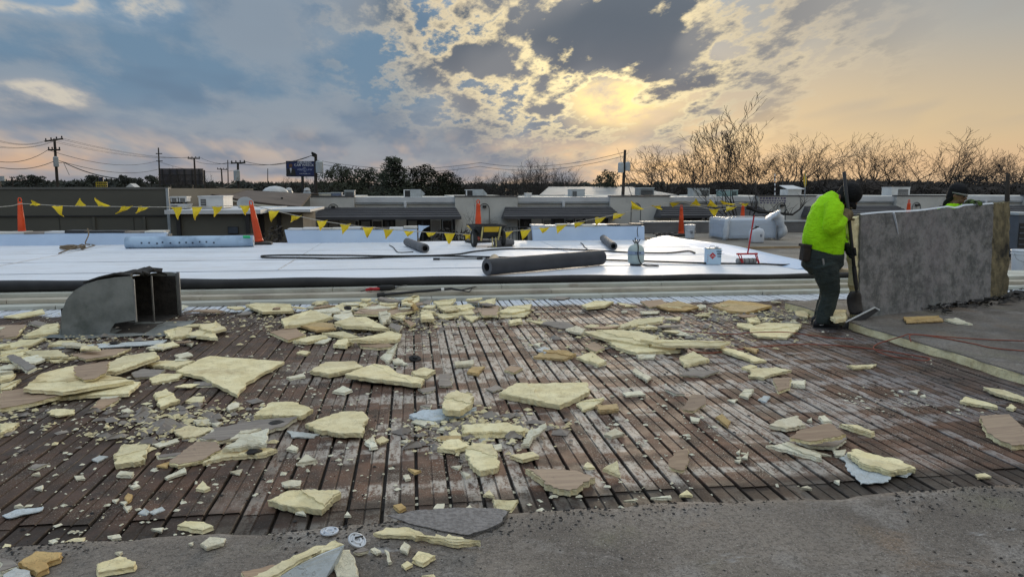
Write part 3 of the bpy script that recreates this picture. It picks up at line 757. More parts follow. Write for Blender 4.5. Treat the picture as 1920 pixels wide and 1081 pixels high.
# faded purple sign lettering, too worn to read
sg = thing('painted_sign', 'faded purple painted sign on the stucco wall behind the wrapped stack', 'sign', V(1449, 378, vM-.52))
random.seed(5)
for r_, (py_, n_) in enumerate(((371.5, 9), (376, 11), (380, 8))):
    for k in range(n_):
        px_ = 1424+50*(k+.5)/n_; p = V(px_, py_, vM-.515)
        MB().box(p, (.07+random.uniform(0, .06), .012, .09 if r_ == 0 else .06)).build('letter', mat('faded_purple', (.14, .12, .24), None, 1, .8), sg)
# roof units on the mall: boxes with a slanted intake hood
def hood_unit(px0, px1, py0, label, dark=.35):
    v = vM+3; a = V(px0, 370, v); b = V(px1, py0, v); W = b.x-a.x; zb, zt_ = a.z-.1, b.z
    o = thing('rooftop_unit', label, 'air conditioner', ((a.x+b.x)/2, v, zb), group='rooftop units on the strip mall')
    MB().b2((a.x+W*.30, v, zb), (a.x+W*.8, v+1.2, zt_)).build('casing', M_HVAC, o, bevel=.02)
    MB().b2((a.x+W*.02, v+.05, zb), (a.x+W*.295, v+1.15, zt_-.06)).build('coil', M_DKTRIM, o)
    MB().b2((a.x, v-.02, zt_-.055), (a.x+W*.30, v+1.2, zt_-.01)).build('coil_lid', M_COPING, o)
    MB().b2((a.x, v-.01, zb), (a.x+.06, v+.05, zt_-.056)).build('corner_post', M_COPING, o)
    MB().prism([(a.x+W*.801, v+.1, zb+.06), (a.x+W*.801, v+.1, zt_), (a.x+W, v+.1, zb+.30)], (0, 1.0, 0)).build('intake_hood', M_HVAC, o)
    return o
hood_unit(757, 797, 355, 'teal-grey hooded rooftop unit above the left mall awning')
hood_unit(874, 914, 355, 'teal-grey hooded rooftop unit above the mall wall lamp near the wheelbarrow')
unit('rooftop_unit', 'small square white vent box on the mall roof right of the wheelbarrow', 986, 997, 362, 372, vM+2, M_HVACW, depth=.6)
unit('rooftop_unit', 'grey-green box unit on the mall roof left of the leaning pole', 1071, 1097, 355, 372, vM+3, M_HVAC, (.1, .4))
unit('rooftop_unit', 'dark-sided square unit on the mall roof right of the leaning pole', 1199, 1227, 352, 372, vM+4, mat('grey_unit', (.22, .24, .25), None, 2, .6), (.1, .9))
unit('rooftop_unit', 'tall louvred grey unit on the mall roof above the bucket', 1300, 1331, 353, 371, vM+4, mat('light_grey_unit', (.38, .40, .40), None, 2, .6), (.5, .95))
unit('rooftop_unit', 'teal box unit on the mall roof above the wrapped stack', 1355, 1384, 356, 371, vM+3, mat('teal_unit', (.20, .30, .30), None, 2, .6), (.6, .9))
unit('rooftop_unit', 'white unit with three dark louvres on the mall roof above the lifted slab', 1671, 1707, 351, 369, vM+3, M_HVACW, (.35, .9))
o = thing('roof_hut', 'small white roof hut with a sloped lid left of the bending worker', 'roof hut', V(1495, 369, vM+3))
a, b = V(1477, 369, vM+3), V(1503, 355, vM+3)
MB().b2((a.x, vM+3, a.z-.1), (b.x, vM+4, b.z)).build('wall', M_HVACW, o)
MB().prism([(a.x-.15, vM+2.8, b.z), (b.x+.12, vM+2.8, b.z), (b.x+.05, vM+4.2, b.z+.22), (a.x+.05, vM+4.2, b.z+.22)], (0, 0, .04)).build('lid', M_COPING, o)
# units on the roof behind the left end of the mall
unit('rooftop_unit', 'cream box on the roof behind the left end of the mall', 598, 620, 362, 372, 44, mat('cream_casing', (.42, .40, .32), None, 2, .6), depth=1)
unit('rooftop_unit', 'blue-grey box on the roof behind the left end of the mall', 621, 640, 361, 372, 44.2, mat('blue_casing', (.14, .17, .25), None, 2, .6), depth=1)
unit('rooftop_unit', 'slatted grey condenser at the left end of the mall roof', 646, 664, 357, 372, 43.5, mat('grey_unit', (.22, .24, .25)), (.1, .9), depth=1)
# pale low-gabled roof behind the mall
bh = thing('warehouse', 'pale low-pitched metal roof showing behind the mall near the leaning pole', 'building', (VX(1150, 56), 56, GZ))
x0, x1 = VX(1020, 56), VX(1260, 56); z0, z1 = VZ(368, 56), VZ(352, 56)
MB().b2((x0, 56, GZ), (x1, 70, z0)).build('wall', M_STUCCO, bh)
MB().prism([(x0-.4, 55.8, z0), (x1+.4, 55.8, z0), (x1-1.5, 62, z1), (x0+1.5, 62, z1)], (0, 0, .1)).build('roof', mat('grey_metal_roof', (.33, .34, .34), (.26, .27, .27), .4, .6, space='P'), bh)
# white domed skylight and vents, far left of mall
o = thing('roof_dome', 'white domed skylight on the far roof left of the mall', 'skylight', V(516, 363, 60))
MB().lathe([(1.05, 0), (.98, .2), (.75, .42), (.4, .56), (.02, .6)], 16, V(516, 363, 60)).build('dome', M_HVACW, o, smooth=True)
MB().lathe([(1.15, -.25), (1.15, .02), (1.05, .04)], 16, V(516, 363, 60)).build('curb', M_HVAC, o)
bk = thing('flat_roof_building', 'flat dark-roofed building behind the house left of the mall', 'building', (VX(500, 60), 60, GZ))
MB().b2((VX(455, 59), 59, GZ), (VX(598, 59), 68, VZ(363, 60)-.05)).build('wall', M_SIDING, bk)
MB().b2((VX(455, 59)-.2, 58.8, VZ(363, 60)-.049), (VX(598, 59)+.2, 68.2, VZ(363, 60)+.03)).build('roof', M_SHINGLE, bk)
for px_, lb in ((542, 'left of the two small white roof vents below the blue billboard'), (576, 'right of the two small white roof vents below the blue billboard')):
    p = V(px_, 362, 61); o = thing('roof_vent', lb, 'roof vent', p)
    MB().box(p+Vector((0, 0, .08)), (.62, .5, .2), taper=.7).build('curb', M_HVAC, o)
    MB().lathe([(.25, .18), (.27, .24), (.18, .40), (.02, .44)], 12, p).build('cap', M_HVACW, o)

# ------------------------------------------------------------------ billboards, poles, wires
o = thing('billboard', 'blue billboard with white lettering and a suited figure on a single post', 'billboard', (VX(562, 150), 150, GZ))
a, b = V(537, 331, 150), V(592, 302, 150)
MB().b2((a.x, 150, a.z), (b.x, 150.5, b.z)).build('frame', M_DKTRIM, o)
MB().b2((a.x+.12, 149.96, a.z+.15), (b.x-.12, 149.995, b.z-.12)).build('poster', mat('billboard_blue', (.020, .035, .13), (.014, .024, .09), .3, .6), o)
MB().tube([(VX(568, 150), 150.25, GZ), (VX(568, 150), 150.25, a.z)], .28, 10).build('post', M_DKTRIM, o)
wm_ = mat('billboard_white', (.62, .66, .75), None, 1, .6); cx_ = VX(573, 150)
put_text('INJURED?', .62, wm_, o, (cx_, 149.94, VZ(306.5, 150)), sx=1.05)
put_text('CAR WRECK', .66, wm_, o, (cx_-.1, 149.94, VZ(311.5, 150)), sx=1.0)
put_text('CALL', .26, wm_, o, (cx_, 149.94, VZ(316, 150)))
put_text('VERITY LAW', .52, mat('billboard_pale', (.32, .38, .60), None, 1, .6), o, (cx_, 149.94, VZ(319.5, 150)))
put_text('FIRM', .24, wm_, o, (cx_, 149.94, VZ(322.5, 150)))
put_text('www.veritylaw.com', .26, wm_, o, (cx_, 149.94, VZ(326.5, 150)))
pc = Vector((VX(547, 150), 149.93, VZ(318, 150)))
MB().prism([pc+Vector((-.95, 0, -1.25)), pc+Vector((.95, 0, -1.25)), pc+Vector((.75, 0, -.1)), pc+Vector((.22, 0, .18)), pc+Vector((-.22, 0, .18)), pc+Vector((-.75, 0, -.1))], (0, .01, 0)).build('printed_suit', M_DKTRIM, o)
MB().lathe([(.36, 0), (.36, .01)], 14, pc+Vector((0, -.01, .62)), Euler((R(90), 0, 0)).to_matrix()).build('printed_head', mat('printed_skin', (.16, .085, .055), None, 1, .7), o)
MB().prism([pc+Vector((-.2, -.012, .15)), pc+Vector((0, -.012, -.9)), pc+Vector((.2, -.012, .15))], (0, .004, 0)).build('printed_shirt', wm_, o)
o = thing('billboard', 'weathered dark billboard back behind bare trees at the left', 'billboard', (VX(340, 130), 130, GZ))
a, b = V(299, 346, 130), V(380, 316, 130)
MB().b2((a.x, 130, a.z), (b.x, 130.4, b.z)).build('panel', mat('dark_billboard', (.055, .055, .070), (.10, .09, .09), .5, .8), o)
for k in range(6):
    xk = a.x+(b.x-a.x)*(k+.5)/6; MB().b2((xk-.08, 129.8, GZ if k in (1, 4) else a.z), (xk+.08, 129.99, b.z)).build('stay', M_DKTRIM, o)
for py_ in (330, 341): MB().b2((a.x, 129.7, VZ(py_, 130)), (b.x, 129.79, VZ(py_, 130)+.12)).build('catwalk_rail', M_DKTRIM, o)
o = thing('yellow_sign', 'small yellow roadside sign far off beyond the olive building', 'sign', (VX(190, 160), 160, GZ))
a, b = V(180, 352, 160), V(200, 341, 160)
MB().b2((a.x, 160, a.z), (b.x, 160.3, b.z)).build('panel', mat('sign_yellow', (.45, .34, .02), None, 1, .6), o)
for k in range(5): MB().b2((a.x+.2+.42*k, 159.96, a.z+.25), (a.x+.5+.42*k, 159.99, a.z+.5)).build('letter', M_DKTRIM, o); MB().b2((a.x+.2+.42*k, 159.96, a.z+.75), (a.x+.5+.42*k, 159.99, a.z+1.0)).build('letter', M_DKTRIM, o)
a2, b2 = V(186, 340, 160), V(193, 333, 160); MB().b2((a2.x, 160, a2.z), (b2.x, 160.3, b2.z)).build('top_panel', mat('sign_navy', (.01, .013, .04), None, 1, .5), o)
MB().b2((VX(190, 160)-.1, 160.05, GZ), (VX(190, 160)+.1, 160.25, a.z)).build('post', M_DKTRIM, o)
o = thing('road_sign', 'grey roadside sign board at the far left edge of the skyline', 'sign', (VX(3, 150), 150, GZ))
a, b = V(-6, 339, 150), V(8, 330, 150); MB().b2((a.x, 150, a.z), (b.x, 150.3, b.z)).build('panel', M_HVAC, o); MB().tube([(VX(1, 150), 150.1, GZ), (VX(1, 150), 150.1, a.z)], .15).build('post', M_DKTRIM, o)

def pole(px0, py0, px1, py1, v, r, label, arms=(), transformer=None, group='utility poles', insul=True):
    base = V(px1, py1, v); base.z = GZ; top = V(px0, py0, v)
    lean = (top.x - V(px1, py1, v).x)/(top.z - V(px1, py1, v).z); base.x = top.x - lean*(top.z-GZ)
    o = thing('utility_pole', label, 'utility pole', base, group=group)
    MB().tube([base, (base+top)/2, top], [r*1.25, r*1.1, r*.8], 8).build('shaft', M_POLE, o)
    for (pa, ya, pb, yb) in arms:
        A_, B_ = V(pa, ya, v-.15), V(pb, yb, v-.15)
        ao = MB().tube([A_, B_], r*.55, 4).build('crossarm', M_POLE, o)
        if insul:
            for t in (.06, .35, .65, .94):
                p = A_.lerp(B_, t); MB().lathe([(r*.25, 0), (r*.5, r*.6), (r*.45, r*1.3), (r*.15, r*1.6)], 6, p+Vector((0, 0, r*.4))).build('insulator', M_WIRE, ao)
    if transformer:
        for (pt, yt, w_, h_) in transformer:
            p = V(pt, yt, v-.2); MB().lathe([(w_*.9, -h_), (w_, -h_*.9), (w_, h_*.8), (w_*.6, h_)], 10, p).build('transformer', M_HVAC, o)
    return o
pole(102, 260, 108, 352, 70, .13, 'tall utility pole with two crossarms at the left of the skyline', [(84, 265, 118, 260), (90, 281, 113, 281)], [(105, 303, .22, .45)])
pole(297, 277, 300, 352, 110, .11, 'thin plain mast left of the weathered billboard', [(292, 288, 304, 288), (293, 302, 305, 302)], insul=False)
pole(364, 296, 367, 352, 110, .14, 'utility pole rising from the right end of the weathered billboard', [(352, 297, 375, 297)])
pole(446, 304, 447, 370, 70, .12, 'utility pole with curved cable and transformer right of the bare trees', [(433, 306, 460, 305)], [(444, 329, .28, .5)])
pole(427, 300, 428, 350, 140, .10, 'thin distant mast beside the crossarm pole', [], insul=False)
pole(415, 316, 417, 350, 140, .14, 'distant utility pole with one crossarm behind the bare trees', [(407, 317, 426, 318)])
pole(502, 316, 502, 352, 160, .09, 'thin distant mast left of the blue billboard', [], insul=False)
pole(592, 289, 592, 366, 62, .14, 'dark utility pole at the right edge of the blue billboard', [(585, 291, 592, 294)], [(599, 313, .30, .5)])
pole(1172, 281, 1168, 366, 48, .11, 'leaning utility pole behind the mall roof in the middle', [], [(1164, 314, .20, .34), (1177, 312, .17, .3)])
pole(23, 333, 24, 352, 180, .15, 'short distant pole at the far left skyline', [(18, 333, 29, 333)])
pole(383, 319, 385, 368, 40, .05, 'slim pale service mast on the house roof', [], insul=False)
def wire(name, pts, sag, r, label, group='overhead cables'):
    out = []
    for i in range(len(pts)-1):
        a, b = Vector(pts[i]), Vector(pts[i+1])
        for k in range(12): t = k/12; out.append(a.lerp(b, t)-Vector((0, 0, sag*4*t*(1-t))))
    out.append(Vector(pts[-1]))
    return tag(MB().tube(out, r, 4).build(name, M_WIRE), label, 'cable', group)
P1 = [V(86, 263, 69.8), V(95, 262, 69.8), V(110, 260, 69.8), V(116, 259, 69.8)]
P2 = [V(352, 295, 110), V(358, 295, 110), V(369, 295, 110), V(375, 295, 110)]
LFT = [V(-60, 240, 48), V(-60, 246, 48), V(-60, 262, 48), V(-60, 266, 48)]
P3 = [V(433, 304, 70), V(440, 304, 70), V(453, 303, 70), V(460, 303, 70)]
for k in range(4):
    wire('power_cable', [LFT[k], P1[k], P2[k]], .6, .011, ['outermost left', 'inner left', 'inner right', 'outermost right'][k]+' thin power cable strung between the left crossarm poles')
for k in (0, 3):
    wire('power_cable', [P2[k], P3[k], V(586, 291, 62)], .5, .02, ('upper' if k else 'lower')+' thin power cable running past the blue billboard')
wire('power_cable', [V(-60, 285, 60), V(90, 281, 70), V(294, 302, 110), V(446, 318, 140)], .9, .022, 'lower power cable from the tall left pole to the thin mast')
wire('power_cable', [V(-60, 296, 60), V(106, 300, 70), V(298, 317, 110)], .8, .025, 'second lower cable crossing the left skyline')
wire('power_cable', [V(119, 304, 70), V(225, 335, 60)], .25, .04, 'thick service drop sloping down right of the tall left pole')
wire('power_cable', [V(108, 305, 70), V(119, 304, 70), V(130, 328, 66)], .02, .02, 'short guy wire at the tall left pole')
wire('power_cable', [V(447, 330, 70), V(432, 345, 64), V(405, 350, 60)], .2, .03, 'drooping cable under the transformer pole')
wire('power_cable', [V(592, 300, 62), V(900, 305, 62), V(1172, 285, 48)], .6, .014, 'faint cable above the evergreen trees')
wire('power_cable', [V(592, 306, 62), V(900, 312, 62), V(1172, 292, 48)], .6, .014, 'second faint cable above the evergreen trees')
wire('power_cable', [V(1172, 330, 48), V(1190, 352, 46)], .05, .02, 'guy wire right of the leaning pole')
wire('power_cable', [V(1172, 326, 48), V(1184, 366, 46)], .05, .02, 'steep guy wire right of the leaning pole')
o = thing('striped_pole', 'thin striped pole on the mall roof left of the bending worker', 'pole', V(1453, 370, vM+1))
p0, p1 = V(1453, 370, vM+1), V(1453, 326, vM+1)
for k in range(10): MB().tube([p0.lerp(p1, k/10), p0.lerp(p1, (k+1)/10)], .035, 6).build('band', M_COPING if k % 2 else mat('stripe_dark', (.05, .04, .06), None, 1, .7), o)
o = thing('flag_pole', 'slim pole with a drooping yellow pennant behind the bending worker', 'flag', V(1509, 370, vM-1))
MB().tube([V(1509, 372, vM-1), V(1510, 325, vM-1)], .025).build('staff', M_HVAC, o)
MB().loft([[V(1509, 324, vM-1), V(1511, 324, vM-1)], [V(1506.5, 334, vM-1.1), V(1512, 333, vM-.9)], [V(1507, 344, vM-1.05), V(1512, 345, vM-.95)], [V(1509, 352, vM-1), V(1510, 352, vM-1)]], cap=False, closed=False).build('pennant', M_YFLAG, o)

# ------------------------------------------------------------------ trees
def grow(seed, height, spread, levels, lean=0.0, fork=3, droop=0.0, trunk_frac=.3, trunk_r=None, gnarl=.25, up=.35, thin=.64):
    rnd = random.Random(seed); trunk = MB(); twigs = MB()
    tr = trunk_r or height*.022
    def seg(p, d, L, r, lev):
        n = 4 if lev < 2 else 3; pts = [p.copy()]; rr = [r]; dd = d.copy()
        for i in range(n):
            dd = (dd + Vector((rnd.gauss(0, 1), rnd.gauss(0, 1), rnd.gauss(0, .6)))*gnarl*(.5 if lev == 0 else 1)).normalized()
            dd = (dd + Vector((0, 0, up*.15 - droop*.1*lev))).normalized()
            pts.append(pts[-1]+dd*(L/n)); rr.append(r*(1-.38*(i+1)/n))
        (trunk if lev == 0 else twigs).tube(pts, rr, 6 if lev == 0 else (4 if lev < 3 else 3), cap=False)
        if lev >= levels: return
        nb = fork + (1 if rnd.random() < .5 else 0) if lev > 0 else fork+2
        for b in range(nb):
            t = 1.0 if b == 0 else rnd.uniform(.35 if lev > 0 else .62, 1.0)
            idx = min(n, max(1, round(t*n))); q = pts[idx]
            ang = rnd.uniform(.35, .95)*(spread if lev < 2 else 1.0); az = 6.2832*(b/nb)+rnd.uniform(-.7, .7)
            ax = dd.orthogonal().normalized(); ax.rotate(Matrix.Rotation(az, 3, dd)); nd = dd.copy(); nd.rotate(Matrix.Rotation(ang if b else ang*.4, 3, ax))
            nd = (nd + Vector((0, 0, up*(.6 if lev < 2 else .3)))).normalized()
            k = rnd.uniform(.58, .80)
            seg(q, nd, L*k if lev else L*rnd.uniform(.75, 1.05)*(1-trunk_frac)/trunk_frac*.42, max(rr[idx]*thin, height*.0011), lev+1)
    seg(Vector((0, 0, -.1)), Vector((lean, 0, 1)).normalized(), height*trunk_frac, tr, 0)
    zmax = max(v_.z for v_ in twigs.v); s = height/zmax
    for b in (trunk, twigs):
        for i, v_ in enumerate(b.v): b.v[i] = v_*s
    return trunk.mesh('trunk'), twigs.mesh('crown')
def bare_tree(meshes, px_, pytop, v, label, rz=0.0, wide=1.0, mt=M_TWIG, group=None, name='bare_tree', base=GZ, h0=10.0):
    top = V(px_, pytop, v); hgt = top.z-base; o = thing(name, label, 'tree', (top.x, v, base), rz, group)
    for nm, me, m_ in (('trunk', meshes[0], M_BARK), ('crown', meshes[1], mt)):
        if not me.materials: me.materials.append(m_)
        c = bpy.data.objects.new(nm, me); C.objects.link(c); c.parent = o
    s = hgt/h0; o.scale = (s*wide, s*wide, s); return o
T_OAK = [grow(s, 10, 1.15, 6, fork=2, gnarl=.26, up=.30, trunk_frac=.30, trunk_r=.24, thin=.68) for s in (3, 8, 15, 22)]
T_UP = [grow(s, 10, .80, 7, fork=2, gnarl=.17, up=.60, trunk_frac=.34, trunk_r=.15, thin=.62) for s in (5, 11)]
T_BUSH = [grow(s, 10, 1.0, 6, fork=3, gnarl=.22, up=.5, trunk_frac=.12, trunk_r=.14) for s in (4, 19)]
gB = 'bare winter trees behind the mall'
OAKPOS = ['close to the leaning pole', 'a little right of the leaning pole', 'well left of the tallest tree', 'just left of the tallest tree', 'behind the tallest tree', 'above the small white roof hut', 'above the bending worker\'s back', 'above the bending worker\'s head', 'above the left end of the lifted slab', 'above the middle of the lifted slab', 'left of the second worker', 'above the second worker', 'near the right edge', 'at the right edge']
EXTRA = [(1258, 284, 70, 1, 1.1), (1440, 268, 72, 0, 1.2), (1535, 262, 70, 3, 1.2), (1665, 264, 72, 3, 1.1), (1830, 264, 72, 3, 1.2)]
for i, (px_, py_, v, k, w_) in enumerate(((1225, 278, 72, 0, 1.1), (1290, 280, 74, 1, 1.05), (1335, 300, 78, 2, 1.0), (1500, 262, 66, 2, 1.2), (1575, 262, 70, 1, 1.1), (1640, 268, 74, 0, 1.0), (1700, 258, 68, 2, 1.15), (1785, 255, 66, 0, 1.25), (1870, 290, 70, 1, 1.1), (1925, 285, 66, 2, 1.1), (1455, 285, 80, 1, 1.1), (1745, 285, 84, 2, 1.2), (1610, 290, 86, 0, 1.2), (1840, 300, 82, 1, 1.2), (1380, 300, 84, 0, 1.2), (1985, 280, 70, 0, 1.2), *EXTRA)):
    lb = {0: 'rounded bare oak just right of the leaning pole', 1: 'second rounded bare oak right of the leaning pole', 7: 'broad round-crowned bare oak above the far end of the lifted slab', 3: 'gnarled bare oak right of the tallest bare tree', 9: 'bare oak at the right edge of the picture'}.get(i, None) or ((('slender', 'low', 'upright')[i % 3]+' gnarled' if i > 15 else ('broad', 'crooked', 'dense')[i % 3])+' bare oak behind the mall, %s' % OAKPOS[min(len(OAKPOS)-1, int((px_-1180)/62))])
    bare_tree(T_OAK[k], px_, py_-12, v, lb, i*1.37, w_*1.15, group=gB)
bare_tree(T_UP[0], 1412, 188, 36.5, 'tallest bare tree with upright twigs rising in front of the mall', .4, 1.35)
for i, (px_, py_, v, k, w_, lb) in enumerate(((905, 315, 74, 0, 1.1, 'bushy bare tree left of the tall spreading bare tree behind the wheelbarrow'), (1000, 285, 66, 1, 1.25, 'spreading many-stemmed bare tree in the middle of the skyline'), (1070, 300, 68, 0, 1.1, 'bushy bare tree just left of the leaning pole'), (955, 308, 78, 0, 1.2, 'dense bare bush-like tree behind the mall between two rooftop units'), (865, 322, 80, 1, 1.1, 'reddish bare bush-tree right of the evergreens'), (415, 316, 78, 1, .9, 'bare tree in front of the weathered billboard'), (345, 312, 95, 0, .9, 'bare tree overlapping the weathered billboard'), (490, 324, 90, 1, 1.2, 'low rounded bare tree left of the blue billboard'), (660, 308, 82, 1, .9, 'bare tree rising behind the leftmost evergreen'), (605, 325, 90, 0, .8, 'thin bare tree right of the blue billboard pole'), (800, 312, 84, 0, 1.0, 'bare twigs above the dark evergreen in the middle'))):
    bare_tree(T_BUSH[k], px_, py_, v, lb, i*1.9+.3, w_, group='bare bush-like trees on the skyline')
bare_tree(grow(31, 10, .9, 4, fork=2, gnarl=.2, up=.5, trunk_frac=.45, trunk_r=.20), 880, 372, 31, 'small forked bare sapling in front of the mall behind the wheelbarrow', .9, .8, name='sapling')
# low horizontal branch reaching right of the tallest tree
fb = MB(); B = [V(1400, 388, 36), V(1425, 397, 35.6), V(1452, 399, 35.3), V(1486, 402, 35), V(1500, 392, 35), V(1512, 378, 35)]
fb.tube(B, [.10, .09, .08, .06, .04, .015], 5)
rr = random.Random(4)
for i in range(26):
    t = rr.uniform(.1, .95)*(len(B)-1); k = int(t); p = B[k].lerp(B[k+1], t-k); pts = [p]; d = Vector((rr.uniform(-.6, .6), rr.uniform(-.5, .5), rr.uniform(.3, 1)))
    for q in range(4): d += Vector((rr.uniform(-.4, .4), rr.uniform(-.4, .4), rr.uniform(-.2, .3))); pts.append(pts[-1]+d.normalized()*.17)
    fb.tube(pts, [.02, .016, .012, .008, .005], 3)
tag(fb.build('fallen_limb', M_BARK), 'dark near-horizontal limb reaching right in front of the faded purple sign', 'tree limb')

def leaf_cloud(mb, rnd, c, rad, n, size, flat=1.0):
    for _ in range(n):
        while True:
            q = Vector((rnd.uniform(-1, 1), rnd.uniform(-1, 1), rnd.uniform(-1, 1)))
            if .25 < q.length < 1: break
        q = Vector((q.x*rad[0], q.y*rad[1], q.z*rad[2]))+c
        a = Vector((rnd.gauss(0, 1), rnd.gauss(0, 1), rnd.gauss(0, 1)*flat)).normalized(); b = a.orthogonal().normalized(); s = size*rnd.uniform(.5, 1.4)
        mb.add([q-a*s-b*s*.35, q+b*s*.4, q+a*s, q-b*s*.45+a*s*.2], [(0, 1, 2, 3)])
def evergreen(seed, h, w, conic):
    rnd = random.Random(seed); t = MB().tube([(0, 0, -.2), (.05, 0, h*.5), (0, 0, h*.95)], [.16, .12, .03], 6); f = MB()
    n = 60
    for i in range(n):
        z = h*(.06+.92*(i/n)); k = (1-(z/h)**(1.5 if conic else 5))*w
        a = i*2.4+rnd.uniform(-.4, .4); rad = k*rnd.uniform(.45, 1.0)
        c = Vector((math.cos(a)*rad, math.sin(a)*rad, z+rnd.uniform(-.2, .3)))
        t.tube([(0, 0, z-.3), tuple(c)], [.04, .015], 3, cap=False)
        s = rnd.uniform(.6, 1.05)*(.65+.4*(1-z/h))*(.75 if conic else 1.0)*(h/7)
        leaf_cloud(f, rnd, c, (s*1.3, s*1.3, s*.75), 150, .10*(h/7), .8)
    return t.mesh('trunk'), f.mesh('crown')
E1 = [evergreen(2, 10, 3.6, False), evergreen(6, 10, 2.9, True)]
for i, (px_, py_, v, k, w_, lb) in enumerate(((640, 312, 66, 0, 1.0, 'dark evergreen right beside the blue billboard pole'), (737, 294, 64, 1, 1.35, 'pointed dark conifer taller than the evergreens beside it'), (690, 318, 70, 0, 1.1, 'dark evergreen between the billboard pole and the pointed conifer'), (790, 312, 66, 0, 1.15, 'dark rounded evergreen right of the pointed conifer'), (838, 324, 70, 0, 1.0, 'low dark evergreen at the right end of the evergreen group'), (1140, 322, 62, 0, .65, 'small dark evergreen at the foot of the leaning pole'))):
    bare_tree(E1[k], px_, py_, v, lb, i*1.1, w_, mt=M_EVER, group='evergreens on the skyline', name='evergreen_tree')
# dark thicket under the bare trees, and the distant wood
def thicket(name, segs, m_, label, seed, n, size):
    rnd = random.Random(seed); f = MB()
    for (pa, ya, pb, yb, v, dep) in segs:
        for _ in range(n):
            t = rnd.random(); px_ = pa+(pb-pa)*t; pt = ya+(yb-ya)*t
            x = VX(px_, v); zt_ = VZ(pt, v); z = GZ+(zt_-GZ)*(1-rnd.random()**1.6*.99)*(.86+.26*mnoise.noise(Vector((x*.22, v, 0))))
            q = Vector((x, v+rnd.uniform(-dep, dep), z)); a = Vector((rnd.gauss(0, 1), rnd.gauss(0, .5), rnd.gauss(0, 1))).normalized(); b = a.orthogonal().normalized(); s = size*rnd.uniform(.4, 1.5)
            f.add([q-a*s-b*s*.3, q+b*s*.35, q+a*s, q-b*s*.3], [(0, 1, 2, 3)])
    o = f.build(name, m_); o['kind'] = 'stuff'; tag(o, label, 'thicket'); return o
thicket('thicket', [(1180, 338, 1420, 334, 88, 3), (1420, 328, 1650, 322, 86, 3), (1650, 322, 2000, 330, 84, 3), (1560, 332, 2000, 332, 60, 2)], M_DARKTWIG, 'dark tangled thicket under the bare trees behind the mall', 3, 9000, .32)
thicket('thicket', [(600, 342, 900, 340, 86, 3), (880, 338, 1180, 342, 86, 3)], M_DARKTWIG, 'dark undergrowth behind the middle of the mall', 4, 6000, .32)
thicket('distant_wood', [(-80, 338, 260, 337, 240, 8), (240, 341, 640, 340, 260, 8)], M_FARTREE, 'grey distant wood along the left horizon', 5, 9000, 1.0)
thicket('distant_wood', [(-900, 335, -80, 338, 300, 8), (600, 342, 1400, 342, 320, 8), (1400, 342, 2800, 335, 300, 8)], M_FARTREE, 'grey distant wood behind everything on the right', 6, 5000, 1.6)
rnd = random.Random(12)
for px_, lb in ((50, 'leftmost distant flat-topped pine on the left horizon'), (68, 'second distant flat-topped pine on the left horizon'), (235, 'rounded distant tree above the olive roof'), (252, 'rounded distant tree right of the small white gable'), (285, 'distant round tree left of the thin mast'), (178, 'wispy distant tree behind the yellow sign')):
    f = MB(); h_ = VZ(rnd.uniform(329, 333), 200)-GZ; x = VX(px_, 200)
    for q in range(7): leaf_cloud(f, rnd, Vector((x+rnd.uniform(-1.4, 1.4), 200+rnd.uniform(-1, 1), GZ+h_-.8+rnd.uniform(-1.0, .3))), (1.2, 1, .55), 70, .28)
    o = thing('distant_tree', lb, 'tree', (x, 200, GZ), group='distant trees on the left horizon')
    f.build('crown', M_FARTREE, o); MB().tube([(x, 200, GZ), (x, 200, GZ+h_-.8)], [.22, .1], 5).build('trunk', M_BARK, o)
o = thing('distant_gable', 'tiny pale gable roof on the left horizon', 'house', (VX(244, 150), 150, GZ))
MB().prism([V(233, 353, 150), V(255, 353, 150), V(244, 344, 150)], (0, 3, 0)).build('roof', M_HVACW, o); MB().b2((VX(234, 150), 150.1, GZ), (VX(254, 150), 152.9, VZ(353, 150)-.01)).build('wall', M_HVAC, o)
# shrubs behind the roof edge
for px_, pt, v, w_, lb in ((515, 418, 23.5, .8, 'dark leafless shrub behind the roof edge right of the second cone'), (835, 424, 24, 1.0, 'dark clipped hedge behind the roof edge below the mall awning'), (870, 428, 24.5, .7, 'dark low shrub behind the wheelbarrow')):
    f = MB(); rnd = random.Random(px_); x = VX(px_, v); zt_ = VZ(pt, v)
    o = thing('shrub', lb, 'shrub', (x, v, GZ)); leaf_cloud(f, rnd, Vector((x, v, (GZ+zt_)/2)), (w_, .7, (zt_-GZ)/2), 2600, .07)
    f.build('foliage', M_DARKTWIG, o); MB().tube([(x, v, GZ), (x, v, zt_-.5)], [.06, .02], 5).build('stem', M_BARK, o)
# pipe railing in front of the mall
o = thing('railing', 'thin dark pipe railing by the mall wall right of the wheelbarrow', 'railing', (VX(965, 33), 33, GZ))
for k in range(9): MB().tube([(VX(942+6.5*k, 33), 33, GZ), (VX(942+6.5*k, 33), 33, VZ(426, 33))], .018, 5).build('post', M_DKTRIM, o)
for py_ in (426, 433): MB().tube([(VX(940, 33), 33, VZ(py_, 33)), (VX(998, 33), 33, VZ(py_, 33))], .02, 5).build('rail', M_DKTRIM, o)
o = thing('railing', 'thin dark pipe railing by the mall wall right of the wrapped stack', 'railing', (VX(1490, 33), 33, GZ))
for px_ in (1466, 1478, 1486, 1500): MB().tube([(VX(px_, 33), 33, GZ), (VX(px_, 33), 33, VZ(424, 33))], .02, 5).build('post', M_DKTRIM, o)
for py_ in (424, 430): MB().tube([(VX(1466, 33), 33, VZ(py_, 33)), (VX(1502, 33), 33, VZ(py_, 33))], .02, 5).build('rail', M_DKTRIM, o)
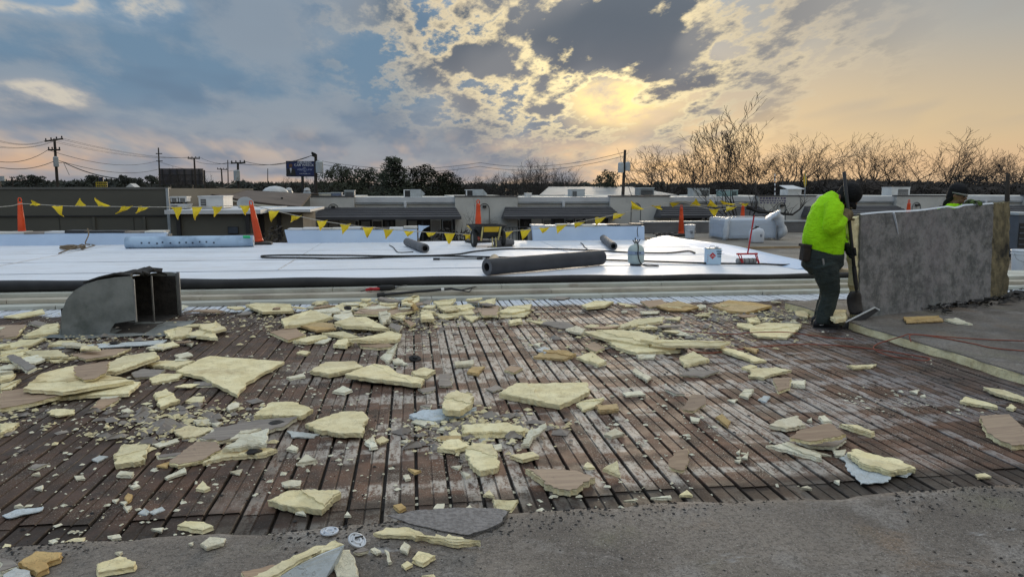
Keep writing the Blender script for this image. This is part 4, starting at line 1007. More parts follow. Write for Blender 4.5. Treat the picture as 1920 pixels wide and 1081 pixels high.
o = thing('wooden_fence', 'low weathered wooden fence by the annex wall behind the second cone', 'fence', (VX(445, 24.6), 24.6, GZ))
for k in range(12): MB().b2((VX(421+4.2*k, 24.6)+.004, 24.6, GZ), (VX(425.2+4.2*k, 24.6)-.004, 24.63, VZ(438-.35*k, 24.6))).build('picket', mat('grey_picket', (.20, .17, .13), None, 3, .9), o)

# ------------------------------------------------------------------ things on the roofs
M_CORE = mat('grey_roll_membrane', (.15, .15, .16), (.11, .11, .115), 4, .7, .15, 30)
M_DKROLL = mat('charcoal_roll_membrane', (.030, .032, .040), (.045, .047, .055), 3, .6, .15, 30)
M_TANCORE = mat('tan_cardboard_core', (.34, .29, .21), (.26, .22, .16), 6, .8)
M_BLUEW = mat('wrapped_blue_white_roll', (.40, .54, .70), (.24, .34, .47), 1.6, .45, .2, 8, lo=.4, hi=.6)
M_STEEL = mat('dull_steel', (.32, .33, .34), (.22, .23, .24), 6, .4, metal=.7)
M_RED = mat('red_enamel', (.50, .018, .022), (.38, .014, .018), 4, .4)
M_CANW = mat('blue_white_can_paint', (.50, .66, .80), (.45, .60, .75), 3, .35)
M_WPLAS = mat('white_plastic', (.66, .70, .75), (.58, .62, .68), 3, .4)
M_INK = mat('dark_print', (.02, .03, .06), None, 3, .6)
M_PRED = mat('red_print', (.55, .02, .03), None, 3, .5)
M_PWHITE = mat('white_print', (.78, .78, .78), None, 3, .5)

def cone(px_, py_, lean, label, h=1.14, z=ZW, rz=0.3, sc=1.0):
    p = G(px_, py_, z); o = thing('traffic_cone', label, 'traffic cone', p+Vector((0, 0, .016)), rz, 'tall orange cones holding the pennant line')
    m = MB(); prof = [(-.30, -.22), (.30, -.22), (.30, .22), (-.30, .22)]; b = []
    for s_, zz_ in ((1, 0), (1, .035), (.82, .06), (.5, .07)): b.append([Vector((x*s_, y*s_, zz_)) for x, y in prof])
    m.loft(b).build('base', M_RUBBER, o, local=True, bevel=.01)
    m = MB(); m.lathe([(.115, .068), (.108, .10), (.102, .13), (.094, .16), (.097, .165), (.075, .62), (.078, .63), (.070, .70), (.052, .98), (.056, .99), (.048, 1.02), (.028, 1.04)], 18)
    c = m.build('body', M_ORANGE, o, local=True, smooth=True)
    m = MB(); m.tube([(-.032, 0, 1.03), (-.036, 0, 1.09), (-.02, 0, 1.135), (.02, 0, 1.135), (.036, 0, 1.09), (.032, 0, 1.03)], .014, 6); hd = m.build('handle', M_ORANGE, o, local=True, smooth=True)
    mw = Euler((0, 0, -rz)).to_matrix()@Vector((0, 1, 0))
    for c_ in (c, hd): c_.rotation_euler = Matrix.Rotation(lean, 3, Euler((0, 0, -rz)).to_matrix()@Vector((math.sin(YAW), math.cos(YAW), 0))).to_euler()
    o.scale = (sc, sc, sc*h/1.14); return o
cone(43, 459, R(1), 'orange cone farthest left, standing before the left white parapet', 1.16)
cone(487, 459, R(-9), 'leaning orange cone at the right end of the white wrapped roll', 1.10, rz=.1)
cone(897, 455, R(0), 'orange cone standing behind the yellow wheelbarrow', 1.10)
cone(1277, 442, R(-1), 'orange cone beside the white bucket on the gravel roof', 1.05, .11, sc=.9)
cone(1391, 436, R(0), 'faded orange cone behind the plastic-wrapped stack', 1.02, .11, sc=.95)
cone(1700, 440, R(0), 'orange cone whose loop top shows above the lifted slab', 1.10, .11)

# pennant line
pl = thing('pennant_line', 'rope of yellow triangular pennants strung between the orange cones', 'pennant line', (0, 19.2, ZW))
ROPES = [[(-40, 391, 19.4), (20, 386, 19.6), (45, 382, 19.7), (120, 386, 19.5), (200, 387, 19.4), (330, 388, 19.2), (470, 385, 19.1)],
         [(472, 385, 19.1), (520, 396, 19.0), (604, 414, 18.9), (690, 426, 18.8), (767, 433, 18.8), (843, 437, 18.8), (892, 440, 18.9)],
         [(892, 440, 18.9), (950, 434, 19.0), (1020, 427, 19.0), (1085, 416, 19.2), (1160, 401, 19.6), (1220, 388, 20.4), (1277, 377, 21.0), (1330, 386, 21.0), (1391, 380, 21.2)],
         [(1277, 378, 20.9), (1340, 393, 20.6), (1375, 386, 20.9), (1391, 381, 21.1)]]
for r_ in ROPES: MB().tube(curve_pts([V(*q) for q in r_], 6), .009, 5).build('rope', M_ROPE, pl)
FL = [(66, 385, 60, 377, 19.6), (107, 386, 118, 403, 19.5), (151, 386, 150, 374, 19.4), (196, 387, 180, 373, 19.4), (238, 387, 219, 399, 19.3), (270, 387, 256, 398, 19.3), (331, 388, 333, 408, 19.2), (370, 388, 366, 409, 19.2), (407, 387, 402, 404, 19.2), (459, 386, 460, 401, 19.1),
      (514, 395, 509, 413, 19.0), (556, 405, 546, 415, 19.0), (604, 414, 601, 430, 18.9), (648, 420, 643, 437, 18.85), (690, 426, 689, 444, 18.8), (729, 430, 724, 446, 18.8), (767, 433, 765, 442, 18.8), (808, 435, 805, 443, 18.8), (843, 437, 842, 457, 18.8), (878, 439, 884, 449, 18.9), (884, 440, 874, 448, 18.85),
      (952, 434, 945, 449, 19.0), (986, 431, 980, 448, 19.0), (1020, 427, 1018, 436, 19.0), (1054, 421, 1046, 436, 19.1), (1087, 416, 1079, 426, 19.2), (1126, 408, 1118, 421, 19.4), (1162, 400, 1150, 411, 19.6), (1196, 393, 1184, 379, 20.0), (1230, 386, 1240, 392, 20.5),
      (1266, 379, 1262, 387, 20.9), (1304, 386, 1304, 374, 21.0), (1336, 387, 1331, 376, 21.0), (1368, 384, 1352, 377, 21.1), (1340, 392, 1340, 404, 20.6), (1372, 388, 1361, 396, 20.9), (1394, 381, 1398, 386, 21.1)]
rnd = random.Random(9)
for (px_, py_, tx, ty, v) in FL:
    w_ = 10.5 if abs(tx-px_) < 12 else 11.5; tx = px_+(tx-px_)*1.12; ty = py_+(ty-py_)*1.15
    a = V(px_-w_, py_-rnd.uniform(-.8, .8), v-.01); b = V(px_+w_, py_+rnd.uniform(-.8, .8), v-.01); t = V(tx, ty, v-.03+rnd.uniform(-.12, .12))
    rows = []; bul = rnd.uniform(-.09, .09)
    for i in range(6):
        s_ = i/5; l_ = a.lerp(t, s_); r_ = b.lerp(t, s_)
        rows.append([l_.lerp(r_, k/4)+Vector((0, bul*math.sin(math.pi*s_)+.03*math.sin(k*1.6+i), .012*math.sin(k*2+i*1.3))) for k in range(5)])
    MB().loft(rows, cap=False, closed=False).build('pennant', M_YFLAG, pl, smooth=True)

def roll(name, label, p0, p1, r, m_, core=.45, cat='membrane roll', group=None, endmat=None):
    p0, p1 = Vector(p0), Vector(p1); p0.z += r; p1.z += r
    o = thing(name, label, cat, (p0+p1)/2-Vector((0, 0, r)), group=group); d = (p1-p0).normalized()
    n = 14; pts = [p0+(p1-p0)*i/n for i in range(n+1)]
    MB().tube(pts, [r*(1+.012*math.sin(i*1.7)) for i in range(n+1)], 22, cap=False).build('wrap', m_, o, smooth=True)
    for e, s_ in ((p0, -1), (p1, 1)):                       # ring end with a hollow core
        q = d.to_track_quat('Z', 'Y').to_matrix(); rg = MB()
        for k in range(4):
            ra, rb = core*r+(r-core*r)*k/4, core*r+(r-core*r)*(k+.72)/4
            rg.lathe([(ra, -.004), (rb, -.004), (rb, .003), (ra, .003)], 20, e+d*s_*.001, q, cap=False)
        rg.build('end_layers', endmat or m_, o)
        MB().lathe([(r*.99, 0), (core*r, -.004*s_)], 20, e-d*s_*.006, q, cap=False).build('end_face', M_GREYF, o)
        MB().lathe([(core*r, 0), (core*r*.98, -.12*s_)], 16, e-d*s_*.004, q, cap=False).build('core', M_DKTRIM, o)
        MB().lathe([(core*r*.98, 0), (.002, 0)], 16, e-d*s_*.125, q, cap=False).build('core_plug', M_DKTRIM, o)
    return o
o = roll('membrane_roll', 'long blue-white plastic-wrapped roll left of the leaning cone', G(237, 466, ZW+.01), G(476, 462.5, ZW+.01), .140, M_BLUEW, .3, endmat=M_WPLAS)
p0, p1 = G(237, 466, ZW+.01), G(476, 462.5, ZW+.01)
rnd = random.Random(3)
for k in range(11):
    p = p0.lerp(p1, .14+.055*k+rnd.uniform(-.01, .01)); MB().box(p+Vector((0, -.139, .14+rnd.uniform(-.02, .01))), (.035, .008, .035)).build('print_mark', M_INK, o)
MB().box(p1+Vector((-.13, -.118, .235)), (.16, .03, .09), rx=R(35)).build('label', mat('green_label', (.03, .50, .18), None, 2, .5), o)
roll('membrane_roll', 'short grey roll lying at an angle right of the middle parapet', G(764, 461, ZW+.01), G(797, 474, ZW+.01), .100, M_CORE, .6, group='short grey rolls')
roll('membrane_roll', 'short grey roll lying before the right parapet left of the canister', G(1131, 453, ZW+.01), G(1150, 469, ZW+.01), .092, M_CORE, .6, group='short grey rolls')
roll('membrane_roll', 'long charcoal roll lying diagonally on the white roof in the middle', G(913, 516, ZW+.01), G(1127, 496, ZW+.01), .135, M_DKROLL, .52, endmat=M_CORE)
roll('cardboard_core', 'short tan cardboard tube behind the left end of the charcoal roll', G(927, 493, ZW+.01), G(917, 511, ZW+.01), .085, M_TANCORE, .8, cat='tube')
# coiled rope at the left
m = MB(); pts = [G(170, 458, ZW+.02), G(178, 460, ZW+.02), G(165, 464, ZW+.02), G(152, 467, ZW+.02)]
for k in range(60):
    a = k*.55; rr_ = .17+.03*math.sin(k*.37); pts.append(G(137, 467.5, ZW+.02)+Vector((rr_*1.4*math.cos(a), rr_*math.sin(a)*1.1, .02+.0012*k+.012*math.sin(k*1.3))))
pts.append(G(110, 475, ZW+.02))
m.tube(pts, .014, 6); m.tube(curve_pts([V(164, 428, 19.3), V(166, 440, 19.2), V(160, 456, 18.9), G(170, 458, ZW+.02)], 5), .014, 6)
tag(m.build('rope_coil', M_TANROPE, smooth=True), 'coiled tan rope lying on the white roof near the far-left cone', 'rope')
# black hose looped over the white roof
hose = [(1303, 474), (1290, 470.5), (1250, 474), (1180, 473), (1100, 468.5), (1000, 466), (940, 467), (890, 471), (850, 477), (760, 479.5), (640, 478.5), (540, 478), (497, 479), (490, 480.5), (500, 482.5), (560, 483), (640, 484), (720, 482), (800, 479.5), (860, 480), (960, 482.5), (1060, 485), (1200, 489), (1320, 493), (1420, 494.5), (1480, 496), (1520, 488), (1545, 484)]
tag(MB().tube(curve_pts([G(a, b, ZW+.028) for a, b in hose], 6), .018, 6).build('hose', M_RUBBER, smooth=True), 'long black hose looped in two lines across the white roof', 'hose')
o = thing('telescopic_pole', 'grey and black extension handle lying on the white roof left of the tan tube', 'tool handle', G(880, 485, ZW+.02))
a, b = G(812, 485.5, ZW+.03), G(948, 484, ZW+.03)
MB().tube([a, b], .016, 8).build('shaft', M_STEEL, o)
for s_, t_ in ((0, .09), (.60, .68), (.72, .82), (.93, 1)): MB().tube([a.lerp(b, s_), a.lerp(b, t_)], .021, 8).build('grip', M_RUBBER, o)
tag(MB().tube(curve_pts([G(730, 459.5, ZW+.02), G(737, 463, ZW+.03), G(741, 468, ZW+.02), G(748, 473, ZW+.02), G(775, 472, ZW+.02)], 4), .010, 5).build('cable_scrap', M_RUBBER), 'thin dark wire scrap on the white roof left of the short grey roll', 'wire')
tag(MB().tube(curve_pts([G(1089, 455, ZW+.02), G(1093, 458, ZW+.04), G(1096, 463, ZW+.02), G(1101, 466, ZW+.02)], 4), .012, 5).build('cable_scrap', M_RUBBER), 'thin dark wire scrap left of the short grey roll by the right parapet', 'wire')
tag(MB().tube(curve_pts([V(1196, 425, 19.3), V(1195, 436, 19.2), G(1199, 448, ZW+.02), G(1212, 450, ZW+.02), G(1207, 445, ZW+.04)], 5), .011, 5).build('cable_scrap', M_RUBBER), 'dark cable hanging at the right end of the right parapet', 'cable')

# wheelbarrow seen from behind
wb = thing('wheelbarrow', 'black and yellow wheelbarrow standing on the white roof in front of a cone', 'wheelbarrow', G(913, 462, ZW+.005), R(8))
tb = MB(); rings = []
for z_, wx, wy, oy in ((.22, .17, .22, 0), (.24, .20, .26, 0), (.50, .36, .46, .03), (.515, .385, .48, .03)):
    rings.append([Vector((x*wx, y*wy+oy, z_)) for x, y in ((-1, -1), (1, -1), (1, 1), (-1, 1))])
tb.loft(rings, cap=False); tb.f.append((3, 2, 1, 0)); o = tb.build('tub', M_RUBBER, wb, local=True, bevel=.02)
MB().tube([(-.385, -.45, .515), (.385, -.45, .515), (.385, .51, .515), (-.385, .51, .515), (-.385, -.45, .515)], .015, 6).build('rim', M_RUBBER, wb, local=True)
def tilt_panel(m, x0, x1, z0, z1, t=.012, off=-.012):
    def yy(z_): return -.26-(z_-.24)/.26*.17+off
    m.loft([[Vector((x0, yy(z0), z0)), Vector((x1, yy(z0), z0)), Vector((x1, yy(z0)-t, z0)), Vector((x0, yy(z0)-t, z0))], [Vector((x0*1.05, yy(z1), z1)), Vector((x1*1.05, yy(z1), z1)), Vector((x1*1.05, yy(z1)-t, z1)), Vector((x0*1.05, yy(z1)-t, z1))]]); return m
MBY = mat('yellow_barrow_paint', (.72, .46, .01), (.60, .38, .01), 3, .45)
tilt_panel(MB(), -.17, .19, .375, .50).build('yellow_panel', MBY, wb, local=True)
for x0, x1 in ((-.22, -.185), (.20, .235)): tilt_panel(MB(), x0, x1, .16, .50, .02, -.02).build('frame_bar', mat('pale_yellow_paint', (.66, .56, .22), None, 3, .5), wb, local=True)
for sx in (-1, 1):
    wl_ = MB(); m90 = Euler((0, R(90), 0)).to_matrix()
    wl_.lathe([(.13, -.045), (.185, -.05), (.205, -.03), (.21, 0), (.205, .03), (.185, .05), (.13, .045)], 22, (sx*.35, -.12, .21), m90, cap=False)
    w_ = wl_.build('wheel', M_RUBBER, wb, local=True, smooth=True)
    MB().lathe([(.02, -.03), (.13, -.035), (.13, .035), (.02, .03)], 18, (sx*.35, -.12, .21), m90).build('rim', M_STEEL, w_, local=True)
MB().tube([(-.37, -.12, .21), (.37, -.12, .21)], .014, 6).build('axle', M_STEEL, wb, local=True)
MB().tube([(.06, -.30, .24), (.05, -.34, .03), (.07, -.34, .005), (.13, -.34, .005), (.15, -.34, .03), (.14, -.30, .24)], .014, 6).build('leg', mat('pale_yellow_paint', (.66, .56, .22)), wb, local=True)
for sx in (-1, 1): MB().tube([(sx*.24, .2, .24), (sx*.27, -.1, .25), (sx*.29, .55, .42), (sx*.30, .85, .47)], .016, 6).build('handle', MBY, wb, local=True)
# curled membrane scrap beside it
m = MB(); rings = []
c = G(944, 463, ZW+.01)
for i in range(13):
    a = -2.0+i*.33; rings.append([c+Vector((-.30+.10*math.cos(a)*.6, 0, .09+.085*math.sin(a))), c+Vector((.22+.08*math.cos(a), .25, .09+.085*math.sin(a)))])
m.loft(rings, cap=False, closed=False); m.add([c+Vector((-.42, -.12, .004)), c+Vector((.30, .0, .004)), c+Vector((.30, .3, .006)), c+Vector((-.35, .14, .006))], [(0, 1, 2, 3)])
o = m.build('membrane_scrap', M_CORE, smooth=True); sm = o.modifiers.new('solid', 'SOLIDIFY'); sm.thickness = .004
tag(o, 'curled grey-white membrane scrap right of the wheelbarrow', 'membrane scrap')

# gas canister
p = G(1192, 497, ZW+.006); cn = thing('adhesive_canister', 'pale green-grey pressure canister with black hose on the white roof', 'canister', p)
MB().lathe([(.02, .028), (.11, .03), (.142, .06), (.148, .10), (.148, .27), (.135, .32), (.10, .36), (.04, .385), (.035, .40)], 24, p).build('tank', mat('pale_green_tank', (.42, .50, .48), (.36, .43, .42), 3, .4), cn, smooth=True)
MB().lathe([(.1495, .205), (.1495, .265)], 24, p, cap=False).build('label_band', mat('blue_band', (.30, .38, .52), None, 3, .5), cn, smooth=True)
MB().lathe([(.1485, .20), (.151, .2025), (.1485, .205)], 24, p, cap=False).build('weld_seam', M_INK, cn)
MB().lathe([(.10, 0), (.105, .002), (.105, .03), (.10, .032)], 20, p).build('foot_ring', M_DKTRIM, cn)
for dx in (-.05, -.02, .015, .04): MB().box(p+Vector((dx, -.1495, .235)), (.016, .006, .014)).build('lettering', M_INK, cn)
MB().lathe([(.018, .39), (.018, .43), (.028, .435), (.028, .45)], 10, p).build('valve', M_STEEL, cn)
for dx, h_ in ((-.05, .46), (-.015, .50), (.02, .47), (.055, .475)): MB().tube([p+Vector((dx*.5, 0, .40)), p+Vector((dx, .01, .44)), p+Vector((dx*1.3, 0, h_))], .010, 5).build('valve_arm', M_DKTRIM, cn)
MB().tube(curve_pts([p+Vector((.02, -.03, .42)), p+Vector((-.01, -.16, .33)), p+Vector((-.015, -.175, .20)), p+Vector((.03, -.19, .06)), p+Vector((.12, -.26, .012)), p+Vector((.28, -.30, .012)), p+Vector((.36, -.20, .012)), p+Vector((.26, -.06, .012)), p+Vector((.13, -.05, .02))], 6), .010, 6).build('hose', M_RUBBER, cn, smooth=True)

# rectangular cleaner can with hazard diamond
p = G(1336, 495, ZW+.006); ca = thing('cleaner_can', 'blue-white metal can with a red flammable diamond on the white roof', 'can', p)
rzc = R(-6); mm = Euler((0, 0, rzc)).to_matrix(); T = lambda x, y, z: p+mm@Vector((x, y, z))
m = MB(); m.box(p+Vector((0, 0, .145)), (.265, .20, .29), rz=rzc); m.build('body', M_CANW, ca, bevel=.012)
MB().box(p+Vector((0, 0, .294)), (.255, .19, .012), rz=rzc).build('lid', M_STEEL, ca)
MB().lathe([(.03, .30), (.03, .325), (.022, .33)], 12, T(.07, 0, 0)).build('cap', M_WPLAS, ca)
MB().tube([T(-.07, 0, .30), T(-.05, 0, .34), T(.02, 0, .34), T(.04, 0, .30)], .005, 5).build('handle', M_STEEL, ca)
MB().prism([T(-.035+.062, -.1015, .165), T(-.035, -.1015, .165+.062), T(-.035-.062, -.1015, .165), T(-.035, -.1015, .165-.062)], mm@Vector((0, -.001, 0))).build('hazard_diamond', M_PRED, ca)
MB().prism([T(-.05, -.1035, .165), T(-.035, -.1035, .195), T(-.02, -.1035, .165), T(-.035, -.1035, .172)], mm@Vector((0, -.001, 0))).build('flame_mark', M_PWHITE, ca)
MB().prism([T(-.075, -.1035, .152), T(.005, -.1035, .152), T(.005, -.1035, .160), T(-.075, -.1035, .160)], mm@Vector((0, -.001, 0))).build('diamond_lettering', M_PWHITE, ca)
for i, w_ in enumerate(('WEAT', 'MEM', 'CLE')): put_text(w_, .040, M_INK, ca, T(.086, -.1035, .243-.045*i), (math.pi/2, 0, rzc))
for k in range(5): MB().box(T(-.122, -.102, .06+.03*k), (.008, .002, .018), rz=rzc).build('side_lettering', M_INK if k % 2 else M_PRED, ca)

# red seam roller with upright handle
p = G(1400, 494, ZW+.006); rl = thing('seam_roller', 'red framed roller tool with upright handle on the white roof by the can', 'roller', p)
xr_ = Vector((math.cos(.05), math.sin(.05), 0))
MB().tube([p-xr_*.20+Vector((0, 0, .052)), p+xr_*.18+Vector((0, 0, .052))], .050, 16).build('roller', M_STEEL, rl, smooth=False)
for s_ in (-.14, -.07, .02, .10): MB().tube([p+xr_*s_+Vector((0, 0, .052)), p+xr_*(s_+.012)+Vector((0, 0, .052))], .0525, 16).build('roller_ring', M_DKTRIM, rl)
MB().tube([p-xr_*.22+Vector((0, -.02, .185)), p+xr_*.20+Vector((0, -.02, .185))], .018, 6).build('cross_bar', M_RED, rl)
for s_, e_ in ((-.19, -.12), (-.14, -.10), (.15, .20), (.18, .22)): MB().tube([p+xr_*s_+Vector((0, -.02, .18)), p+xr_*e_+Vector((0, -.07, .012))], .010, 5).build('fork', M_RED, rl)
MB().tube([p+Vector((0, -.02, .19)), p+Vector((.03, .0, .32)), p+Vector((.115, .02, .90))], .014, 7).build('handle', M_RED, rl)
MB().tube([p+Vector((.06, .02, .895)), p+Vector((.22, .02, .89))], .013, 6).build('grip', M_RUBBER, rl)

# wrapped stack, bucket, jug
pa, pb = G(1362, 450, .105), G(1468, 450, .105); v0 = pa.y
st = thing('wrapped_stack', 'plastic-wrapped stack of blue-white insulation boards on the gravel roof', 'stack of boards', ((pa.x+pb.x)/2, v0+.6, .105))
for k in range(7): MB().b2((pa.x+random.uniform(-.01, .01), v0+random.uniform(-.01, .01), .16+.075*k), (pb.x-.12+random.uniform(-.01, .01), v0+1.2, .16+.075*k+.069)).build('board', mat('blue_white_board', (.42, .57, .76), (.36, .50, .69), 2, .6), st)
for k in range(3): MB().b2((pa.x+.05+k*.62, v0+.02, .105), (pa.x+.15+k*.62, v0+1.18, .158)).build('skid', MATS['raw_timber'], st)
def plastic_mat():
    t = NT('clear_stretch_wrap'); t.col((.85, .88, .92, 1)); t.rough(.25); t.b.inputs['Alpha'].default_value = .42; t.b.inputs['Specular IOR Level'].default_value = .6
    t.bump(t.noise(t.O(), 9, 5, .6), .8, .03); return t.m
M_WRAP = plastic_mat()
m = MB(); rings = []; rnd = random.Random(2)
for z_, e in ((.11, .03), (.30, .02), (.5, .025), (.68, .03), (.74, .0)):
    ring = []
    for (x0, y0, x1, y1) in ((pa.x-e, v0-e, pb.x-.1+e, v0-e), (pb.x-.1+e, v0-e, pb.x-.1+e, v0+1.2+e), (pb.x-.1+e, v0+1.2+e, pa.x-e, v0+1.2+e), (pa.x-e, v0+1.2+e, pa.x-e, v0-e)):
        for k in range(8): t_ = k/8; ring.append(Vector((x0+(x1-x0)*t_+rnd.uniform(-.012, .012), y0+(y1-y0)*t_+rnd.uniform(-.012, .012), z_+rnd.uniform(-.015, .015))))
    rings.append(ring)
m.loft(rings); m.build('wrap', M_WRAP, st, smooth=True)
m = MB(); rings = []                                       # bunched loose plastic on the right
for i in range(8):
    t_ = i/7; c = Vector((pb.x-.22+.30*t_, v0+.1, .80-.62*t_**2.2)); w_ = .13+.05*math.sin(i*2.1)
    rings.append([c+Vector((w_*math.cos(a)*.7+rnd.uniform(-.02, .02), .35*math.sin(a)+rnd.uniform(-.03, .03), w_*math.cos(a+.6)+rnd.uniform(-.02, .02))) for a in [6.2832*q/9 for q in range(9)]])
m.loft(rings); m.build('loose_wrap', mat('bunched_clear_plastic', (.66, .69, .72), (.50, .53, .57), 5, .3, .5, 20), st, smooth=True)
m = MB(); rings = []
for i in range(7):
    t_ = i/6; c = Vector((pa.x-.05+.05*t_, v0-.02, .12+.62*t_)); rings.append([c+Vector((.07*math.cos(a)+rnd.uniform(-.02, .02), .12*math.sin(a), .03*math.cos(a))) for a in [6.2832*q/8 for q in range(8)]])
m.loft(rings); m.build('loose_wrap', MATS['bunched_clear_plastic'], st, smooth=True)
def bucket(px_, py_, z, label, sc=1.0, tip=None, marks=True):
    p = G(px_, py_, z); o = thing('bucket', label, 'bucket', p, .2)
    MB().lathe([(.118, 0), (.122, .01), (.142, .30), (.152, .302), (.152, .33), (.142, .335), (.146, .36), (.152, .362), (.152, .38), (.14, .38)], 24).build('pail', M_WPLAS, o, local=True, smooth=False)
    MB().lathe([(.0, .378), (.15, .383), (.157, .37), (.157, .36)], 24).build('lid', M_WPLAS, o, local=True)
    MB().tube(curve_pts([(-.155, 0, .32), (-.16, -.06, .22), (0, -.17, .16), (.16, -.06, .22), (.155, 0, .32)], 5), .004, 5).build('bail', M_STEEL, o, local=True)
    if marks:
        for z_, w_ in ((.20, .09), (.17, .075), (.145, .06)): MB().box((-.027, -.137, z_), (w_, .006, .014), rz=-.2).build('lettering', M_INK, o, local=True)
    o.scale = (sc,)*3
    return o
bucket(1293, 446, .11, 'white plastic bucket with dark lettering beside the orange cone', 1.05)
b_ = bucket(1911, 508, .11, 'white plastic bucket at the right edge behind the lifted slab', 1.0)
p = G(1418, 454, .11); jg = thing('plastic_jug', 'white plastic jug with two dark strokes in front of the wrapped stack', 'jug', p)
m = MB(); rings = []
for z_, w_, d_ in ((0, .17, .12), (.02, .19, .13), (.28, .19, .13), (.36, .15, .11), (.40, .06, .06)):
    rings.append([p+Vector((w_*math.copysign(abs(math.cos(a))**.4, math.cos(a)), d_*math.copysign(abs(math.sin(a))**.4, math.sin(a)), z_)) for a in [6.2832*q/20 for q in range(20)]])
m.loft(rings).build('body', M_WPLAS, jg, smooth=True)
MB().lathe([(.05, .40), (.05, .44), (.045, .445)], 14, p).build('cap', M_DKTRIM, jg)
MB().box(p+Vector((-.10, -.06, .385)), (.12, .05, .03), ry=R(-25)).build('handle', M_DKTRIM, jg)
for dx in (.05, .085): MB().box(p+Vector((dx, -.132, .19)), (.014, .006, .075)).build('stroke', M_INK, jg)
# condenser at the right edge, sawhorse bench behind worker
unit('condenser_unit', 'dark slatted condenser at the right edge behind the lifted slab', 1903, 1960, 400, 482, 13.4, mat('slate_unit', (.10, .115, .14), None, 2, .6), (.05, .95), depth=.8)
bn = thing('work_bench', 'low bench with pale top on the gravel roof behind the shovel handle', 'bench', G(1596, 470, .11)); p = G(1596, 470, .11)
MB().box(p+Vector((0, 0, .42)), (.9, .5, .05)).build('top', MATS['raw_timber'], bn); MB().box(p+Vector((0, 0, .33)), (.8, .42, .11)).build('shelf', mat('teal_paint', (.02, .06, .07), None, 2, .6), bn)
for sx in (-1, 1):
    for sy in (-1, 1): MB().tube([p+Vector((sx*.36, sy*.2, .28)), p+Vector((sx*.42, sy*.24, 0))], .02, 5).build('leg', M_POLE, bn)
tag(MB().box(G(1450, 466, .112)+Vector((0, 0, .03)), (1.9, .07, .05), rz=.03).build('timber_batten', MATS['raw_timber']), 'pale timber batten lying on the gravel roof left of the worker', 'timber')
m = MB(); rnd = random.Random(8); p = G(1258, 442, .11)
for k in range(22): m.box(p+Vector((rnd.gauss(0, .32), rnd.gauss(0, .15), .03+rnd.uniform(0, .06))), (rnd.uniform(.08, .35), rnd.uniform(.05, .12), rnd.uniform(.02, .05)), rz=rnd.uniform(0, 3), rx=rnd.uniform(-.3, .3))
o = m.build('scrap_heap', mat('dark_scrap', (.05, .045, .045), (.10, .09, .085), 5, .8)); tag(o, 'small heap of dark roofing scrap left of the cone by the bucket', 'scrap heap'); o['kind'] = 'stuff'

# tools on the board step
sw = thing('reciprocating_saw', 'red and black reciprocating saw lying on the board step', 'power saw', G(712, 547, .104))
p = G(716, 547, .106); T = lambda x, y, z: p+Vector((x, y, z))
MB().tube(curve_pts([T(-.16, 0, .05), T(-.20, 0, .035), T(-.21, .03, .03), T(-.14, .06, .035), T(-.05, .05, .045), T(-.03, .0, .05), T(-.08, -.03, .045), T(-.16, 0, .05)], 4), .022, 8).build('handle', M_RED, sw, smooth=True)
MB().tube([T(-.06, .01, .05), T(0, .01, .052), T(.10, .01, .056), T(.17, .01, .062), T(.19, .01, .064)], [.034, .045, .042, .032, .02], 10).build('body', M_RUBBER, sw, smooth=True)
MB().tube([T(.19, .01, .064), T(.22, .01, .07)], [.018, .012], 6).build('chuck', M_STEEL, sw)
MB().box(T(.28, .01, .078), (.15, .003, .018), ry=-.1).build('blade', M_STEEL, sw)
MB().box(T(.205, .01, .06), (.02, .06, .045)).build('shoe', M_STEEL, sw)
MB().tube([T(-.21, .02, .03), T(-.26, .03, .02), T(-.30, .02, .012)], .008, 5).build('cord', M_RUBBER, sw)
rp = thing('roof_ripper', 'black roofing ripper bar with forked foot lying on the board step', 'pry bar', G(780, 553, .06)); a, b = G(707, 553, .085), G(846, 541, .14)
MB().tube([a, a.lerp(b, .1)], .030, 8).build('grip', M_RUBBER, rp); MB().tube([a.lerp(b, .1), b], .019, 8).build('shaft', M_DKTRIM, rp)
MB().tube([a.lerp(b, .86), a.lerp(b, .90)], .022, 8).build('tag', M_PWHITE, rp)
MB().tube([b, G(865, 544, .13), G(893, 537, .15)], [.018, .014, .006], 6).build('fork', M_DKTRIM, rp); MB().tube([G(862, 544, .13), G(880, 547, .11), G(885, 541, .13)], .008, 5).build('fork', M_DKTRIM, rp)

# torn gooseneck roof vent
M_DUCT = mat('tarred_grey_sheet_metal', (.235, .250, .245), (.150, .165, .162), 4, .65, .6, 18, dirt=(.085, .10, .092), dscale=3.0, detail=7)
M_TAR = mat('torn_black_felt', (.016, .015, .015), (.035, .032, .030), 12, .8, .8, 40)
dv = thing('gooseneck_vent', 'torn grey sheet-metal gooseneck roof vent with a dark open mouth at the left', 'roof vent', (-3.35, 8.2, 0))
U0, W_ = -3.72, .75; va, vb = 8.22, 9.42
prof = [(0, 0), (.01, .14), (.035, .28), (.09, .40), (.17, .49), (.28, .555), (.42, .60), (.58, .625), (.75, .635)]
def vent_side(v, top_s=1.0, name='side_panel', notch=True):
    p_ = [Vector((U0+x, v, z*top_s)) for x, z in prof]
    p_ += [Vector((U0+.76, v, .60*top_s)), Vector((U0+.765, v, .16)), Vector((U0+.55, v, .13)), Vector((U0+.50, v, .06)), Vector((U0+.49, v, .0))] if notch else [Vector((U0+.85, v, .62*top_s)), Vector((U0+.85, v, 0))]
    return MB().prism(p_, (0, .006, 0)).build(name, M_DUCT, dv)
vent_side(va); vent_side(vb, .86, notch=False)
rnd = random.Random(6); rows = []
for j in range(13):
    t_ = j/12; v = va+(vb-va)*t_; s_ = 1-.14*t_
    rows.append([Vector((U0+x, v, z*s_)) for x, z in prof[:7]])
